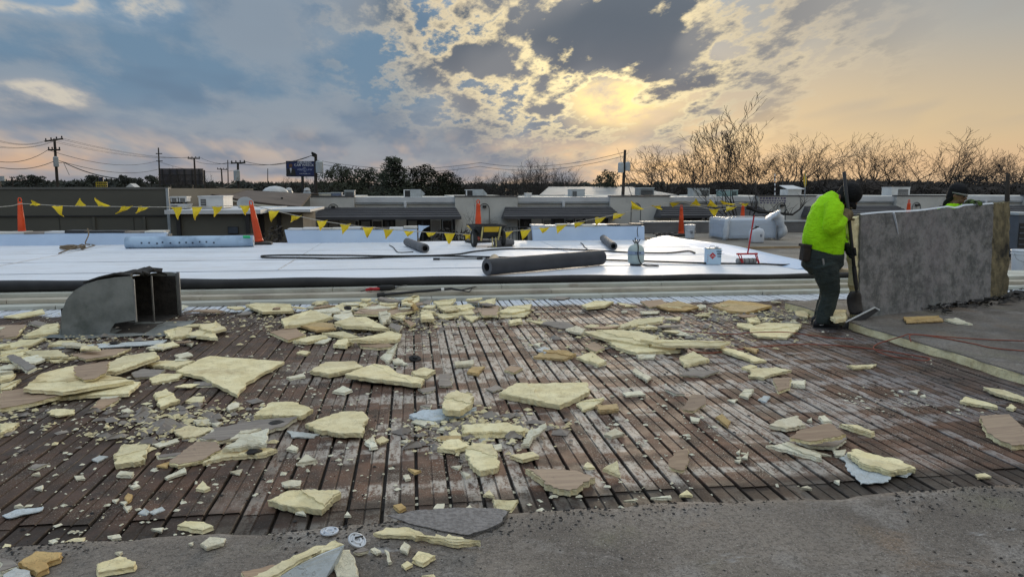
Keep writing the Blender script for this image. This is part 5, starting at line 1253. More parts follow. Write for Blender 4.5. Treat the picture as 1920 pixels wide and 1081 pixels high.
m = MB().loft(rows, cap=False, closed=False); o = m.build('top_skin', M_DUCT, dv, smooth=True); sm = o.modifiers.new('solid', 'SOLIDIFY'); sm.thickness = .008; sm.offset = -1
rows = []                                                  # torn tar felt over the mouth
for j in range(17):
    t_ = j/16; v = va+.02+(vb-va-.02)*t_; s_ = 1-.14*t_; lip = .70+.04*math.sin(j*1.9)+rnd.uniform(-.03, .05)
    rows.append([Vector((U0+.26, v, .56*s_)), Vector((U0+.42, v, .615*s_+.02*t_)), Vector((U0+.58, v, .64*s_+rnd.uniform(0, .05)*(.3+t_))), Vector((U0+lip, v, .62*s_+rnd.uniform(-.03, .05)))])
m = MB().loft(rows, cap=False, closed=False); o = m.build('torn_felt', M_TAR, dv); sm = o.modifiers.new('solid', 'SOLIDIFY'); sm.thickness = .02
MB().b2((U0+.02, va+.01, .005), (U0+.06, vb, .30)).build('inner_lining', M_TAR, dv); MB().b2((U0+.06, va+.012, .008), (U0+.84, vb-.005, .02)).build('duct_floor', M_TAR, dv)
MB().b2((U0+.06, vb-.02, .02), (U0+.83, vb-.006, .50)).build('inner_lining', M_TAR, dv)
MB().b2((U0+.74, va+.60, .02), (U0+.755, va+.615, .57)).build('divider', M_STEEL, dv); MB().b2((U0+.845, vb-.012, 0), (U0+.875, vb+.02, .545)).build('edge_angle', M_STEEL, dv)
MB().b2((U0+.758, va-.004, .14), (U0+.774, va+.02, .60)).build('edge_angle', M_STEEL, dv)
rows = []
for j in range(9): rows.append([Vector((U0-.18+1.35*i/14, va-.16+.9*j/8+rnd.uniform(-.03, .03), .012+.03*max(0, math.sin(i*.8+j))*rnd.random())) for i in range(15)])
MB().loft(rows, cap=False, closed=False).build('base_flange', M_DUCT, dv, smooth=True)

# lifted slab of old roofing held up on edge
def slab_mat():
    t = NT('mottled_cap_sheet_face'); o = t.O(); x, y, z = t.xyz(t.P())
    c = t.mix(t.ss(t.noise(o, 5.0, 8, .72), .38, .62), (.105, .108, .108, 1), (.255, .246, .248, 1))
    c = t.mix(t.ss(t.noise(o, 14, 6, .7), .45, .70, 0, .6), c, (.30, .30, .285, 1))
    c = t.mix(t.ss(t.noise(t.map(o, (9, 9, 3)), 2.2, 6, .75), .60, .72, 0, .6), c, (.06, .06, .06, 1))
    c = t.mix(t.ss(t.noise(o, 1.2, 4, .5), .50, .70, 0, .5), c, (.24, .21, .225, 1))
    c = t.mix(t.ss(t.noise(o, 1.6, 4, .5), .55, .72, 0, .45), c, (.14, .17, .165, 1))
    t.col(c); t.rough(.85); t.bump(t.noise(o, 25, 6, .7), .6, .02); return t.m
M_SLAB = slab_mat()
A0 = Vector((5.06, 7.62, ZO-.03)); B0 = Vector((8.05, 8.80, ZO+.02)); dS = (B0-A0); Ls = dS.length; dS.normalize(); nS = Vector((dS.y, -dS.x, 0)).normalized()
lean_s = .06
def slab_pt(s_, h_, off):                                   # along, up, out of the face
    bow = .015*math.sin(s_/Ls*math.pi)*(h_/1.3)+.008*math.sin(s_*3+h_*2)
    base = A0+dS*s_; z0 = .04*max(0, s_/Ls-.3)
    return base + nS*(off-bow-lean_s*h_) + Vector((0, 0, z0+h_))
def top_h(s_): return 1.20+.05*max(0, s_/Ls)+.006*math.sin(s_*4.2)-(.025 if 1.75 < s_ < 2.05 else 0)*math.sin((s_-1.75)/.3*math.pi)
sl = thing('roof_slab', 'large mottled grey slab of old roofing held up on edge by two workers', 'roof slab', A0)
def panel(s0, s1, o0, o1, mt, name, cut=0.0, ns=44, nh=22, rag=.0, seed=1):
    rd = random.Random(seed); m = MB(); F, Bk = [], []
    for j in range(nh+1):
        f, b = [], []
        for i in range(ns+1):
            s_ = s0+(s1-s0)*i/ns; rs = rd.uniform(-rag, rag) if i in (0, ns) else 0
            if i == 0 and s0 < 0: rs -= .10*(j/nh)**1.5
            h_ = (top_h(s_)-cut)*j/nh + (rd.uniform(-rag, rag)*.6 if j in (0, nh) else 0)
            f.append(slab_pt(s_+rs, h_, o0+rd.uniform(-.25, .25)*rag)); b.append(slab_pt(s_+rs, h_, o1))
        F.append(f); Bk.append(b)
    m.loft(F, cap=False, closed=False); m.loft([r_[::-1] for r_ in Bk], cap=False, closed=False)
    for a_, b_ in ((F[0], Bk[0]), (F[-1], Bk[-1]), ([r_[0] for r_ in F], [r_[0] for r_ in Bk]), ([r_[-1] for r_ in F], [r_[-1] for r_ in Bk])): m.loft([a_, b_], cap=False, closed=False)
    return m.build(name, mt, sl, smooth=False)
panel(.0, Ls*.84, .0, -.018, M_SLAB, 'cap_sheet', ns=60, nh=26, rag=.008)
panel(-.035, Ls*.84, -.022, -.105, M_FOAM, 'foam_core', .03, ns=40, nh=20, rag=.03, seed=4)
M_FIBRE = mat('dirty_olive_fibreboard', (.24, .20, .115), (.11, .095, .06), 7, .95, .6, 30, dirt=(.03, .028, .024), dscale=2.6, detail=8)
panel(Ls*.84+.006, Ls*.97, -.010, -.095, M_FIBRE, 'fibreboard_strip', .0, 16, 22, .02, 7)
m = MB(); rows = []
for i in range(40): s_ = Ls*.84*i/39; rows.append([slab_pt(s_, top_h(s_)+.004, .004), slab_pt(s_, top_h(s_)+.022, -.012), slab_pt(s_, top_h(s_)+.006, -.06)])
m.loft(rows, cap=False, closed=False).build('torn_white_edge', M_WPLAS, sl)
m = MB(); q0, q1 = slab_pt(.58, 1.21, .010), slab_pt(.68, .96, .008); m.tube([q0, q0.lerp(q1, .5)+Vector((.004, 0, 0)), q1], [.016, .012, .004], 4).build('torn_strip', M_WPLAS, sl)
tag(MB().tube(curve_pts([slab_pt(Ls*.97, 1.24, -.05), slab_pt(Ls*.972, 1.50, -.05), slab_pt(Ls*.975, 1.62, -.05)], 4), [.03]*4+[.024]*4+[.018], 6).build('timber_prop', M_POLE), 'dark upright timber behind the right end of the lifted slab', 'timber')
# dark torn felt along the slab's foot
m = MB(); rnd = random.Random(14)
for k in range(420):
    s_ = rnd.uniform(1.2, Ls+2.2); p = A0+dS*s_+Vector((rnd.gauss(0, .06), rnd.gauss(.12, .16)-.1, 0)); p.z = ZO+rnd.uniform(0, .05)
    a = rnd.uniform(0, 6.28); w_ = rnd.uniform(.02, .10); m.add([p+Vector((math.cos(a+q*1.57)*w_*rnd.uniform(.4, 1), math.sin(a+q*1.57)*w_*rnd.uniform(.3, .8), rnd.uniform(-.01, .04))) for q in range(4)], [(0, 1, 2, 3)])
o = m.build('felt_shreds', M_TAR); o['kind'] = 'stuff'; tag(o, 'black torn felt shreds along the foot of the lifted slab', 'felt shreds')

m = MB(); rows = []; rnd = random.Random(15)  # bumpy black sheet added to darken the shadowed hole right of the slab
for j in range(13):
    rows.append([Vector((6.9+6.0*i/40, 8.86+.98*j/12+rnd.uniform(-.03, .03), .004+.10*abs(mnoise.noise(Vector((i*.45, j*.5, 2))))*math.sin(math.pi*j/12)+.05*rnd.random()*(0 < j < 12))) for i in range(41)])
o = m.loft(rows, cap=False, closed=False).build('dark_hole_shade', M_TAR); o['kind'] = 'stuff'; tag(o, 'black sheet added as the shadowed hole behind the right end of the lifted slab', 'felt shreds')
# orange extension cords
M_CORD = mat('orange_cord', (.30, .075, .04), (.22, .05, .03), 8, .7)
def cord(pts, label): return tag(MB().tube(curve_pts([G(a, b, z) for a, b, z in pts], 5), .0055, 6).build('power_lead', M_CORD, smooth=True), label, 'cord', 'orange extension cords')
cord([(1235, 617, .02), (1300, 622, .02), (1370, 626, .03), (1410, 623, .06), (1470, 622, .06), (1510, 627, .02), (1560, 633, .015), (1600, 635, .015)], 'orange cord crossing the deck in front of the worker')
cord([(1275, 638, .05), (1292, 652, .05), (1310, 660, .03), (1350, 660, .02), (1420, 650, .015), (1520, 645, .015), (1620, 652, .015), (1700, 664, .015), (1738, 670, .015), (1742, 674, .015), (1725, 675, .015), (1670, 667, .015), (1640, 655, .015), (1642, 646, .015), (1665, 638, .04), (1692, 630, .105), (1708, 626, .11), (1760, 630, .105), (1850, 636, .1), (1960, 640, .1)], 'orange cord looping on the deck and up onto the old roof at right')
cord([(1708, 640, .10), (1709, 627, .115), (1760, 632, .1), (1820, 643, .1), (1870, 653, .1), (1960, 660, .1)], 'second orange cord strand on the old roof at the right edge')
# metal fastening discs
def disc(px_, py_, rx_, label):
    p = G(px_, py_, ZO+.006); o = thing('fastening_disc', label, 'disc', p, .4, 'metal insulation discs'); mm = Euler((rx_, rx_*.6, 0)).to_matrix()
    MB().lathe([(.002, .004), (.010, .004), (.012, .010), (.020, .011), (.023, .006), (.030, .006), (.033, .010), (.038, .009), (.0395, .004), (.038, .002), (.002, .002)], 28, (0, 0, .004+abs(rx_)*.02), mm).build('plate', mat('bright_galvanised', (.66, .69, .74), (.55, .58, .62), 9, .4, metal=.3), o, local=True, smooth=False)
    for k in range(4): a = k*1.57+.3; MB().lathe([(.0035, .0), (.0035, .001)], 8, mm@Vector((.027*math.cos(a), .027*math.sin(a), .0075))+Vector((0, 0, .004+abs(rx_)*.02))).build('hole', M_DKTRIM, o, local=True)
    return o
disc(618, 999, 0.0, 'round white metal disc lying flat on the old roof above the tilted slab corner')
dd = disc(669, 1019, .45, 'tilted round metal disc beside the foam corner at the bottom'); MB().tube([(-.005, 0, .03), (.03, .012, .022)], .004, 5).build('screw', M_DKTRIM, dd, local=True)

# ------------------------------------------------------------------ people
M_HIVIS = mat('hi_vis_yellow_green_cloth', (.40, .90, .012), (.33, .78, .010), 3, .7, .25, 12)
def cloth_mat(name, c, c2):
    t = NT(name); o = t.O()
    n = t.noise(o, 5, 5, .6); t.col(t.mix(t.ss(n, .35, .65), (*c2, 1), (*c, 1))); t.rough(.8); t.b.inputs['Specular IOR Level'].default_value = .2
    t.bump(t.math('ADD', t.noise(t.map(o, (6, 6, 14)), 1.0, 4, .6, 1.5), t.math('MULTIPLY', t.noise(o, 90, 2), .15)), .7, .03); return t.m
M_HIVIS = cloth_mat('hi_vis_shirt_cloth', (.42, .88, .010), (.34, .74, .008))
M_TROU = cloth_mat('dark_green_trouser_cloth', (.042, .054, .050), (.028, .037, .036))
M_BLACKC = cloth_mat('black_knit', (.010, .010, .011), (.016, .016, .018))
M_SKIN = mat('skin', (.22, .12, .075), (.19, .10, .065), 20, .55)
M_GLOVE = mat('tan_work_glove', (.17, .125, .065), (.11, .08, .045), 25, .85, .4, 60)
M_GLOVEG = mat('green_black_glove', (.10, .16, .03), (.012, .013, .012), 14, .8, .3, 50)
M_SHOE = mat('black_sneaker', (.016, .017, .019), (.03, .03, .032), 14, .6, .2, 40)
M_LEATHER = mat('brown_pouch', (.035, .025, .020), (.022, .017, .014), 14, .7, .3, 50)
TEX = bpy.data.textures.new('cloth_folds', 'CLOUDS'); TEX.noise_scale = .085; TEX.noise_depth = 3
def ell(c, rx, ry, tilt=0.0, n=20, yaw=0.0):
    c = Vector(c); m = Euler((0, tilt, yaw)).to_matrix()
    return [c+m@Vector((rx*math.cos(6.2832*k/n), ry*math.sin(6.2832*k/n), 0)) for k in range(n)]
def organic(mb, name, mt, parent, vox=.012, fold=0.0, smooth_it=4):
    o = mb.build(name, mt, parent, local=True, smooth=True)
    r = o.modifiers.new('remesh', 'REMESH'); r.mode = 'VOXEL'; r.voxel_size = vox; r.use_smooth_shade = True
    s = o.modifiers.new('smooth', 'SMOOTH'); s.factor = .5; s.iterations = smooth_it
    if fold:
        d = o.modifiers.new('folds', 'DISPLACE'); d.texture = TEX; d.strength = fold; d.mid_level = .5; d.texture_coords = 'LOCAL'
    return o
def limb(m, pts, rr, n=12):
    p = curve_pts(pts, 5); k = len(pts)-1; r_ = []
    for i in range(len(p)):
        t = i/(len(p)-1)*k; a = min(int(t), k-1); r_.append(rr[a]+(rr[a+1]-rr[a])*(t-a))
    m.tube(p, r_, n)
def ball(m, c, r, sx=1, sy=1, sz=1, rot=None, n=14):
    rings = []; c = Vector(c); M_ = rot or Matrix.Identity(3)
    for i in range(9):
        t = math.pi*(.03+.94*i/8); rings.append([c+M_@Vector((r*sx*math.sin(t)*math.cos(6.2832*k/n), r*sy*math.sin(t)*math.sin(6.2832*k/n), -r*sz*math.cos(t))) for k in range(n)])
    m.loft(rings)
def head_parts(parent, c, rot, hat, mask=True, eyewear=None):
    """head: +x is where the face looks; c is the head's middle"""
    T = lambda x, y, z: Vector(c)+rot@Vector((x, y, z))
    hm = MB(); ball(hm, T(0, 0, .02), .098, 1.02, .80, 1.14, rot); ball(hm, T(.035, 0, -.055), .062, 1.0, .85, .95, rot)
    hm.tube([T(.088, 0, .02), T(.108, 0, -.012), T(.118, 0, -.028), T(.098, 0, -.034)], [.008, .012, .015, .008], 8)
    for s_ in (-1, 1): ball(hm, T(-.01, s_*.080, -.005), .024, .7, .35, 1.2, rot, 10); ball(hm, T(.082, s_*.032, .030), .016, .6, 1.2, .5, rot, 8)
    hm.tube([T(.088, -.022, -.062), T(.099, 0, -.064), T(.088, .022, -.062)], .008, 6)
    limb(hm, [T(-.02, 0, -.06), T(-.035, 0, -.13), T(-.06, 0, -.20)], [.055, .056, .065])
    return hm, T
def hand_on_bar(m, palm, bar_p, bar_d, r_bar, size=1.0, palm_dir=None, flip=1):
    """five fingers closed round a bar; palm lies on one side of it"""
    d = Vector(bar_d).normalized(); p0 = Vector(bar_p); out = (Vector(palm)-p0); out = (out-d*out.dot(d)).normalized(); sd_ = d.cross(out)*flip
    ball(m, p0+out*(r_bar+.016)*size, .042*size, 1, 1, 1)
    for k, (off, rad) in enumerate(((-.033, .0085), (-.011, .0095), (.011, .0098), (.033, .0092))):
        pts = []
        for a in (0.2, .9, 1.7, 2.5, 3.2, 3.8-.1*k): pts.append(p0+d*off*size+(out*math.cos(a)+sd_*math.sin(a))*(r_bar+.011)*size)
        m.tube(pts, [rad*size*1.15, rad*size*1.1, rad*size*1.1, rad*size, rad*size*.95, rad*size*.7], 8)
    pts = [p0+d*.030*size+(out*math.cos(a)-sd_*math.sin(a))*(r_bar+.013)*size+d*q*size for a, q in ((.3, 0), (1.0, .012), (1.8, .02), (2.4, .022))]
    m.tube(pts, [.013*size, .012*size, .011*size, .008*size], 8)
def shoe(parent, c, rz, name='shoe', mark=True):
    rot = Euler((0, 0, rz)).to_matrix(); T = lambda x, y, z: Vector(c)+rot@Vector((x, y, z)); m = MB(); rings = []
    for x, w_, h_ in ((-.085, .030, .075), (-.07, .040, .095), (-.02, .042, .10), (.04, .044, .082), (.10, .048, .060), (.15, .045, .048), (.185, .030, .036), (.198, .012, .025)):
        rings.append([T(x, w_*math.cos(a), .014+max(0, h_*(.5+.5*math.sin(a))*.92)) for a in [6.2832*k/12 for k in range(12)]])
    m.loft(rings); o = m.build(name, M_SHOE, parent, local=True, smooth=True)
    s = MB(); rings = []
    for z_ in (0, .02): rings.append([T(.052+.155*math.cos(a)*(1 if math.cos(a) > 0 else .95), (.053-.008*math.cos(a))*math.sin(a), z_) for a in [6.2832*k/20 for k in range(20)]])
    s.loft(rings).build('sole', mat('grey_rubber_sole', (.05, .05, .05), None, 8, .7), o, local=True)
    if mark:
        q = [T(-.035, -.044, .052), T(-.015, -.048, .044), (T(.01, -.048, .048)), T(.05, -.048, .070), T(.01, -.047, .056), T(-.015, -.047, .054)]
        MB().prism(q, rot@Vector((0, -.004, 0))).build('side_mark', M_PWHITE, o, local=True)
    return o
# --- worker bending over the shovel; local x = to the right in the view, y = away, z up
wk = thing('person', 'worker in a bright yellow-green shirt bending over a shovel, black knit cap', 'person', G(1545, 611, 0), -YAW); wk.rotation_euler = (0, -R(3.3), -YAW)
sh = MB()
rings = [ell((-.012, 0, .835), .222, .205, R(21)), ell((-.012, 0, .90), .228, .212, R(17)), ell((-.003, 0, 1.0), .230, .220, R(10)), ell((.010, 0, 1.12), .214, .222, R(6)), ell((.020, 0, 1.24), .182, .226, R(10)), ell((.035, 0, 1.34), .150, .222, R(18)), ell((.065, 0, 1.42), .112, .175, R(28)), ell((.105, 0, 1.468), .078, .105, R(38)), ell((.135, 0, 1.485), .066, .072, R(48))]
sh.loft(rings)
limb(sh, [(.035, -.175, 1.375), (-.01, -.255, 1.27), (-.05, -.285, 1.145), (.025, -.285, 1.155), (.085, -.255, 1.205), (.110, -.235, 1.225)], [.105, .098, .082, .074, .060, .055])
limb(sh, [(.06, .175, 1.37), (.14, .245, 1.22), (.19, .25, 1.10), (.235, .12, .98), (.25, .02, .90)], [.10, .085, .070, .06, .048])
organic(sh, 'shirt', M_HIVIS, wk, .010, .018)
tr = MB()
tr.loft([ell((-.02, 0, .60), .13, .17), ell((-.02, 0, .70), .225, .215), ell((-.015, 0, .80), .228, .215), ell((-.012, 0, .90), .208, .198, R(10))])
limb(tr, [(-.05, -.11, .72), (-.01, -.13, .56), (.015, -.12, .38), (-.035, -.115, .20), (-.055, -.115, .055)], [.150, .128, .098, .092, .090])
limb(tr, [(.04, .10, .72), (.075, .12, .56), (.095, .115, .38), (.045, .11, .20), (.015, .11, .055)], [.145, .122, .095, .088, .086])
organic(tr, 'trousers', M_TROU, wk, .011, .022)
hr = Euler((0, R(38), R(-8))).to_matrix(); hc = Vector((.275, -.01, 1.455))
bd, T = head_parts(wk, hc, hr, None)
bd.loft([ell((-.012, 0, .74), .17, .16), ell((0, 0, 1.0), .185, .175), ell((.02, 0, 1.25), .14, .18), ell((.08, 0, 1.42), .08, .13), ell((.15, 0, 1.49), .055, .06)])
limb(bd, [(.035, -.16, 1.37), (-.045, -.28, 1.15), (.155, -.155, 1.262), (.19, -.13, 1.276)], [.07, .05, .036, .034]); limb(bd, [(.06, .16, 1.36), (.19, .245, 1.10), (.25, .02, .90), (.262, -.05, .86)], [.07, .05, .036, .034])
limb(bd, [(-.03, -.11, .75), (.015, -.12, .38), (-.05, -.115, .06)], [.11, .07, .05]); limb(bd, [(.05, .1, .75), (.095, .115, .38), (.02, .11, .06)], [.11, .07, .05])
organic(bd, 'body', M_SKIN, wk, .011, 0, 2)
hat = MB(); ball(hat, T(-.010, 0, .045), .124, 1.06, .92, .98, hr); ball(hat, T(-.055, 0, -.03), .100, .85, .92, 1.05, hr); hat.tube([T(-.03, 0, -.10), T(-.06, 0, -.16), T(-.095, 0, -.21)], [.085, .080, .088], 12)
organic(hat, 'knit_cap', M_BLACKC, wk, .011, .006)
msk = MB(); ball(msk, T(.045, 0, -.06), .078, .95, .90, .80, hr); msk.tube([T(.10, 0, -.05), T(.150, 0, -.075)], [.04, .008], 10); organic(msk, 'face_mask', M_BLACKC, wk, .010, 0)
for s_ in (-1, 1):
    e = MB(); ball(e, T(.092, s_*.034, .022), .010, n=8); e.build('eye', M_PWHITE, wk, local=True, smooth=True)
S0, S1 = Vector((.165, -.13, 1.735)), Vector((.322, -.10, .42)); sdv = (S1-S0).normalized()
def on_shovel(z): t = (S0.z-z)/(S0.z-S1.z); return S0.lerp(S1, t)
gl = MB(); hb = on_shovel(1.278); hand_on_bar(gl, hb+Vector((-.05, -.04, 0)), hb, sdv, .019, 1.5); limb(gl, [(.100, -.24, 1.22), (.15, -.20, 1.252), tuple(hb+Vector((-.02, -.045, 0)))], [.056, .060, .062]); organic(gl, 'glove', M_GLOVE, wk, .0065, 0, 1)
gl = MB(); hb2 = on_shovel(.845); hand_on_bar(gl, hb2+Vector((-.02, .06, 0)), hb2, sdv, .019, 1.12); limb(gl, [(.25, .02, .905), tuple(hb2+Vector((-.01, .035, .01)))], [.050, .040]); organic(gl, 'glove', M_BLACKC, wk, .0065, 0, 1)
shoe(wk, (-.08, -.115, 0), R(-12)); shoe(wk, (-.01, .11, 0), R(-6))
m = MB(); m.box((-.235, -.06, .855), (.085, .13, .17), ry=R(8)); pc_ = m.build('tool_pouch', M_LEATHER, wk, local=True, bevel=.015)
MB().box((-.235, -.06, .945), (.095, .14, .03), ry=R(8)).build('flap', M_LEATHER, pc_, local=True)
MB().tube([(-.10, -.205, .80), (-.085, -.215, .70)], [.012, .010], 6).build('pocket_knife', M_STEEL, wk, local=True)
# shovel in his hands
sv = thing('shovel', 'black long-handled shovel held upright by the bending worker', 'shovel', G(1545, 611, 0), -YAW); sv.rotation_euler = (0, -R(3.3), -YAW)
MB().tube([S0, S0.lerp(S1, .5), S1], .0195, 10).build('handle', M_DKTRIM, sv, local=True, smooth=True)
MB().tube([S0.lerp(S1, .80), S0.lerp(S1, .93), S1+sdv*.03], [.024, .025, .016], 10).build('socket', mat('dark_steel_blade', (.030, .030, .032), (.05, .05, .052), 9, .5, metal=.5), sv, local=True)
bl = MB(); rows = []; c0 = S1+sdv*.02; wx = Vector((.94, .34, 0)); wy = Vector((-.34, .94, 0))
for i in range(9):
    t = i/8; hw = (.06+.045*min(1, t*5))*(1-.10*max(0, t-.75)*4); c_ = c0+sdv*(.27*t)+wy*(.02*math.sin(t*3))
    rows.append([c_+wx*(hw*(k/6*2-1))+wy*(.030*((k/6*2-1)**2)) for k in range(7)])
bl.loft(rows, cap=False, closed=False); o = bl.build('blade', MATS['dark_steel_blade'], sv, local=True, smooth=True); s_ = o.modifiers.new('solid', 'SOLIDIFY'); s_.thickness = .004
# flat scraper lying propped on the deck in front of his feet
q = [G(1583, 613, .02), G(1600, 611, .02), G(1648, 578, .15), G(1640, 574, .17), G(1588, 600, .10)]
sc_ = thing('roof_scraper', 'dark flat scraper blade propped up on the deck by the worker\'s shoes', 'scraper', G(1590, 612, 0))
pts = [V(1579, 611, 7.48), V(1585, 601, 7.50), V(1640, 573, 7.56), V(1649, 577, 7.56), V(1602, 611, 7.50)]; dz_ = .004-min(p.z for p in pts); pts = [p+Vector((0, 0, dz_)) for p in pts]
MB().prism(pts, (.003, .010, .002)).build('blade', M_DKTRIM, sc_)
MB().tube([pts[1]+Vector((0, 0, .006)), pts[2]+Vector((0, 0, .004)), pts[3]], .010, 6).build('edge', M_HVACW, sc_)
# --- second worker behind the slab
q0 = slab_pt(Ls*.725, 0, -.45); w2 = thing('person', 'second worker behind the lifted slab, black cap, gloved hand over its top', 'person', (q0.x, q0.y, 0), math.atan2(nS.y, nS.x))
# local +x looks out through the slab towards us
top2 = top_h(Ls*.725)+.08
sh = MB(); sh.loft([ell((0, 0, .80), .14, .20), ell((.01, 0, 1.0), .15, .21), ell((.04, 0, 1.18), .14, .225), ell((.07, 0, 1.30), .11, .20), ell((.09, 0, 1.37), .07, .11)])
limb(sh, [(.07, -.18, 1.29), (.10, -.27, 1.14), (.20, -.13, 1.20), (.25, -.06, 1.27)], [.09, .072, .052, .046]); limb(sh, [(.07, .18, 1.29), (.12, .28, 1.12), (.20, .30, .98), (.24, .28, .90)], [.09, .075, .055, .048])
organic(sh, 'shirt', M_HIVIS, w2, .013, .014)
tr = MB(); tr.loft([ell((0, 0, .62), .12, .16), ell((0, 0, .72), .145, .19), ell((0, 0, .86), .14, .19)])
for s_ in (-1, 1): limb(tr, [(0, s_*.10, .72), (.02, s_*.12, .42), (-.02, s_*.12, .06)], [.125, .09, .085])
organic(tr, 'trousers', M_TROU, w2, .013, .014)
hr = Euler((0, R(14), R(12))).to_matrix(); bd, T = head_parts(w2, Vector((.12, 0, 1.475)), hr, None)
bd.loft([ell((0, 0, .80), .11, .15), ell((.04, 0, 1.18), .11, .18), ell((.10, 0, 1.36), .06, .07), ell((.11, 0, 1.40), .05, .05)])
limb(bd, [(.07, -.17, 1.28), (.10, -.26, 1.14), (.25, -.06, 1.27), (.30, -.04, 1.31)], [.06, .05, .036, .034]); limb(bd, [(.07, .17, 1.28), (.12, .27, 1.12), (.25, .28, .88)], [.06, .05, .034])
for s_ in (-1, 1): limb(bd, [(0, s_*.1, .8), (.02, s_*.12, .42), (-.02, s_*.12, .06)], [.1, .07, .05])
organic(bd, 'body', M_SKIN, w2, .010, 0, 2)
hat = MB(); ball(hat, T(-.012, 0, .065), .120, 1.03, .90, .82, hr); ball(hat, T(-.06, 0, -.02), .092, .8, .95, 1.1, hr); organic(hat, 'knit_cap', M_BLACKC, w2, .011, .006)
hatb = MB(); hatb.tube([T(.104*math.cos(a), .092*math.sin(a), .030) for a in [6.2832*k/20 for k in range(21)]], .012, 6); hatb.build('head_strap', mat('grey_strap', (.30, .30, .28), None, 6, .6), w2, local=True, smooth=True)
for s_ in (-1, 1):
    e = MB(); ball(e, T(.096, s_*.034, .008), .020, .5, 1.25, .75, hr, 10); e.build('lens', M_GLASS, w2, local=True, smooth=True)
hl = MB(); limb(hl, [T(-.06, .06, -.05), T(-.085, .09, -.12), T(-.09, .11, -.19)], [.03, .028, .012]); limb(hl, [T(-.05, -.06, -.05), T(-.085, -.085, -.12), T(-.09, -.10, -.18)], [.03, .028, .012]); organic(hl, 'hair', M_BLACKC, w2, .010, .008)
# hand over the slab's top edge
W2 = Matrix.Translation(Vector((q0.x, q0.y, 0)))@Matrix.Rotation(math.atan2(nS.y, nS.x), 4, 'Z'); W2i = W2.inverted()
e0 = W2i@slab_pt(Ls*.725+.02, top_h(Ls*.725)+.004, -.05)
gl = MB(); ball(gl, e0+Vector((-.03, 0, .035)), .050, 1.1, 1, .75)
for k in range(4):
    y_ = -.036+.024*k; L_ = (.055, .07, .072, .058)[k]
    gl.tube([e0+Vector((0, y_, .045)), e0+Vector((.045, y_, .050)), e0+Vector((.078, y_*1.05, .030)), e0+Vector((.083, y_*1.05, .030-L_*.6))], [.0135, .013, .012, .009], 8)
gl.tube([e0+Vector((-.02, -.045, .03)), e0+Vector((.03, -.072, .030)), e0+Vector((.062, -.070, .014))], [.015, .013, .009], 8)
limb(gl, [e0+Vector((-.03, 0, .035)), e0+Vector((-.07, .0, .02)), Vector((.25, -.06, 1.27))], [.042, .040, .046]); organic(gl, 'glove', M_GLOVEG, w2, .0065, 0, 1)
gl = MB(); ball(gl, (.25, .28, .87), .046); 
for k in range(5): gl.tube([(.25, .26+.012*k, .86), (.27, .25+.015*k, .80), (.265, .25+.015*k, .765-.006*(2-abs(k-2)))], [.012, .011, .008], 7)
organic(gl, 'glove', M_GLOVEG, w2, .0065, 0, 1)
shoe(w2, (-.02, -.12, 0), 0, mark=False); shoe(w2, (-.02, .12, 0), 0, mark=False)

# ------------------------------------------------------------------ broken insulation on the deck
CROP = {'a': (0, 560, 3.0), 'b': (500, 560, 3.0), 'c': (1000, 560, 3.0), 'd': (1400, 560, 3.002), 'e': (0, 780, 3.4286), 'f': (440, 780, 3.4286), 'g': (900, 780, 3.4286), 'h': (1360, 780, 3.4286), 'L': (0, 420, 4.0), 'M': (460, 420, 4.0), 'N': (900, 420, 4.0)}
KM = {'Y': M_FOAM, 'P': M_PALE, 'O': M_OCHRE, 'W': M_WHITEF, 'B': M_BROWN, 'G': M_GREYF}
drnd = random.Random(77)
def outline(pts, step, jit):
    out = []; n = len(pts)
    for i in range(n):
        a, b = pts[i], pts[(i+1) % n]; L = (b-a).length; k = max(1, int(L/step)); d = (b-a); nrm = Vector((d.y, -d.x, 0)); nrm = nrm.normalized() if nrm.length > 0 else nrm
        ph = drnd.uniform(0, 9)
        for q in range(k):
            t = q/k; w = (0 if q == 0 else 1)
            out.append(a+d*t + nrm*w*(jit*(mnoise.noise(Vector((t*L*22+ph, ph, 0)))*1.6 + drnd.uniform(-.6, .6))))
    return out
def inset(poly, d):
    n = len(poly); area = sum(poly[i].x*poly[(i+1) % n].y-poly[(i+1) % n].x*poly[i].y for i in range(n)); sg = 1 if area > 0 else -1; out = []
    for i in range(n):
        a, b = poly[i-1], poly[(i+1) % n]; t = b-a; nn = Vector((-t.y, t.x, 0))*sg
        nn = nn.normalized() if nn.length > 1e-9 else nn
        out.append(poly[i]+nn*d)
    return out
def piece_mesh(top, th, slope, floor_z=None, rough=.004):
    n = len(top); m = MB()
    def zt(p): return p.z
    cx_ = sum((p for p in top), Vector())/n
    size = max((p-cx_).length for p in top); ins = min(.0045, size*.06)
    in1 = inset(top, ins); in2 = top; bot = inset(top, ins*.4)
    r1 = [Vector((p.x, p.y, q.z+drnd.uniform(-rough*.4, rough*.3))) for p, q in zip(in1, top)]
    r2 = [Vector((p.x, p.y, q.z-drnd.uniform(.001, .004)*min(1, th/.02))) for p, q in zip(in2, top)]
    r3 = [Vector((p.x+drnd.uniform(-.004, .004), p.y+drnd.uniform(-.004, .004), q.z-th*drnd.uniform(.4, .6))) for p, q in zip(bot, top)]
    r4 = [Vector((p.x, p.y, q.z-th)) for p, q in zip(inset(top, ins*drnd.uniform(-1.2, 1.5)), top)]
    rings = [r4, r3, r2, r1]
    m.loft(rings, cap=False)
    m.f.append(tuple(range(n-1, -1, -1))); m.f.append(tuple(3*n+k for k in range(n)))
    return m, r1
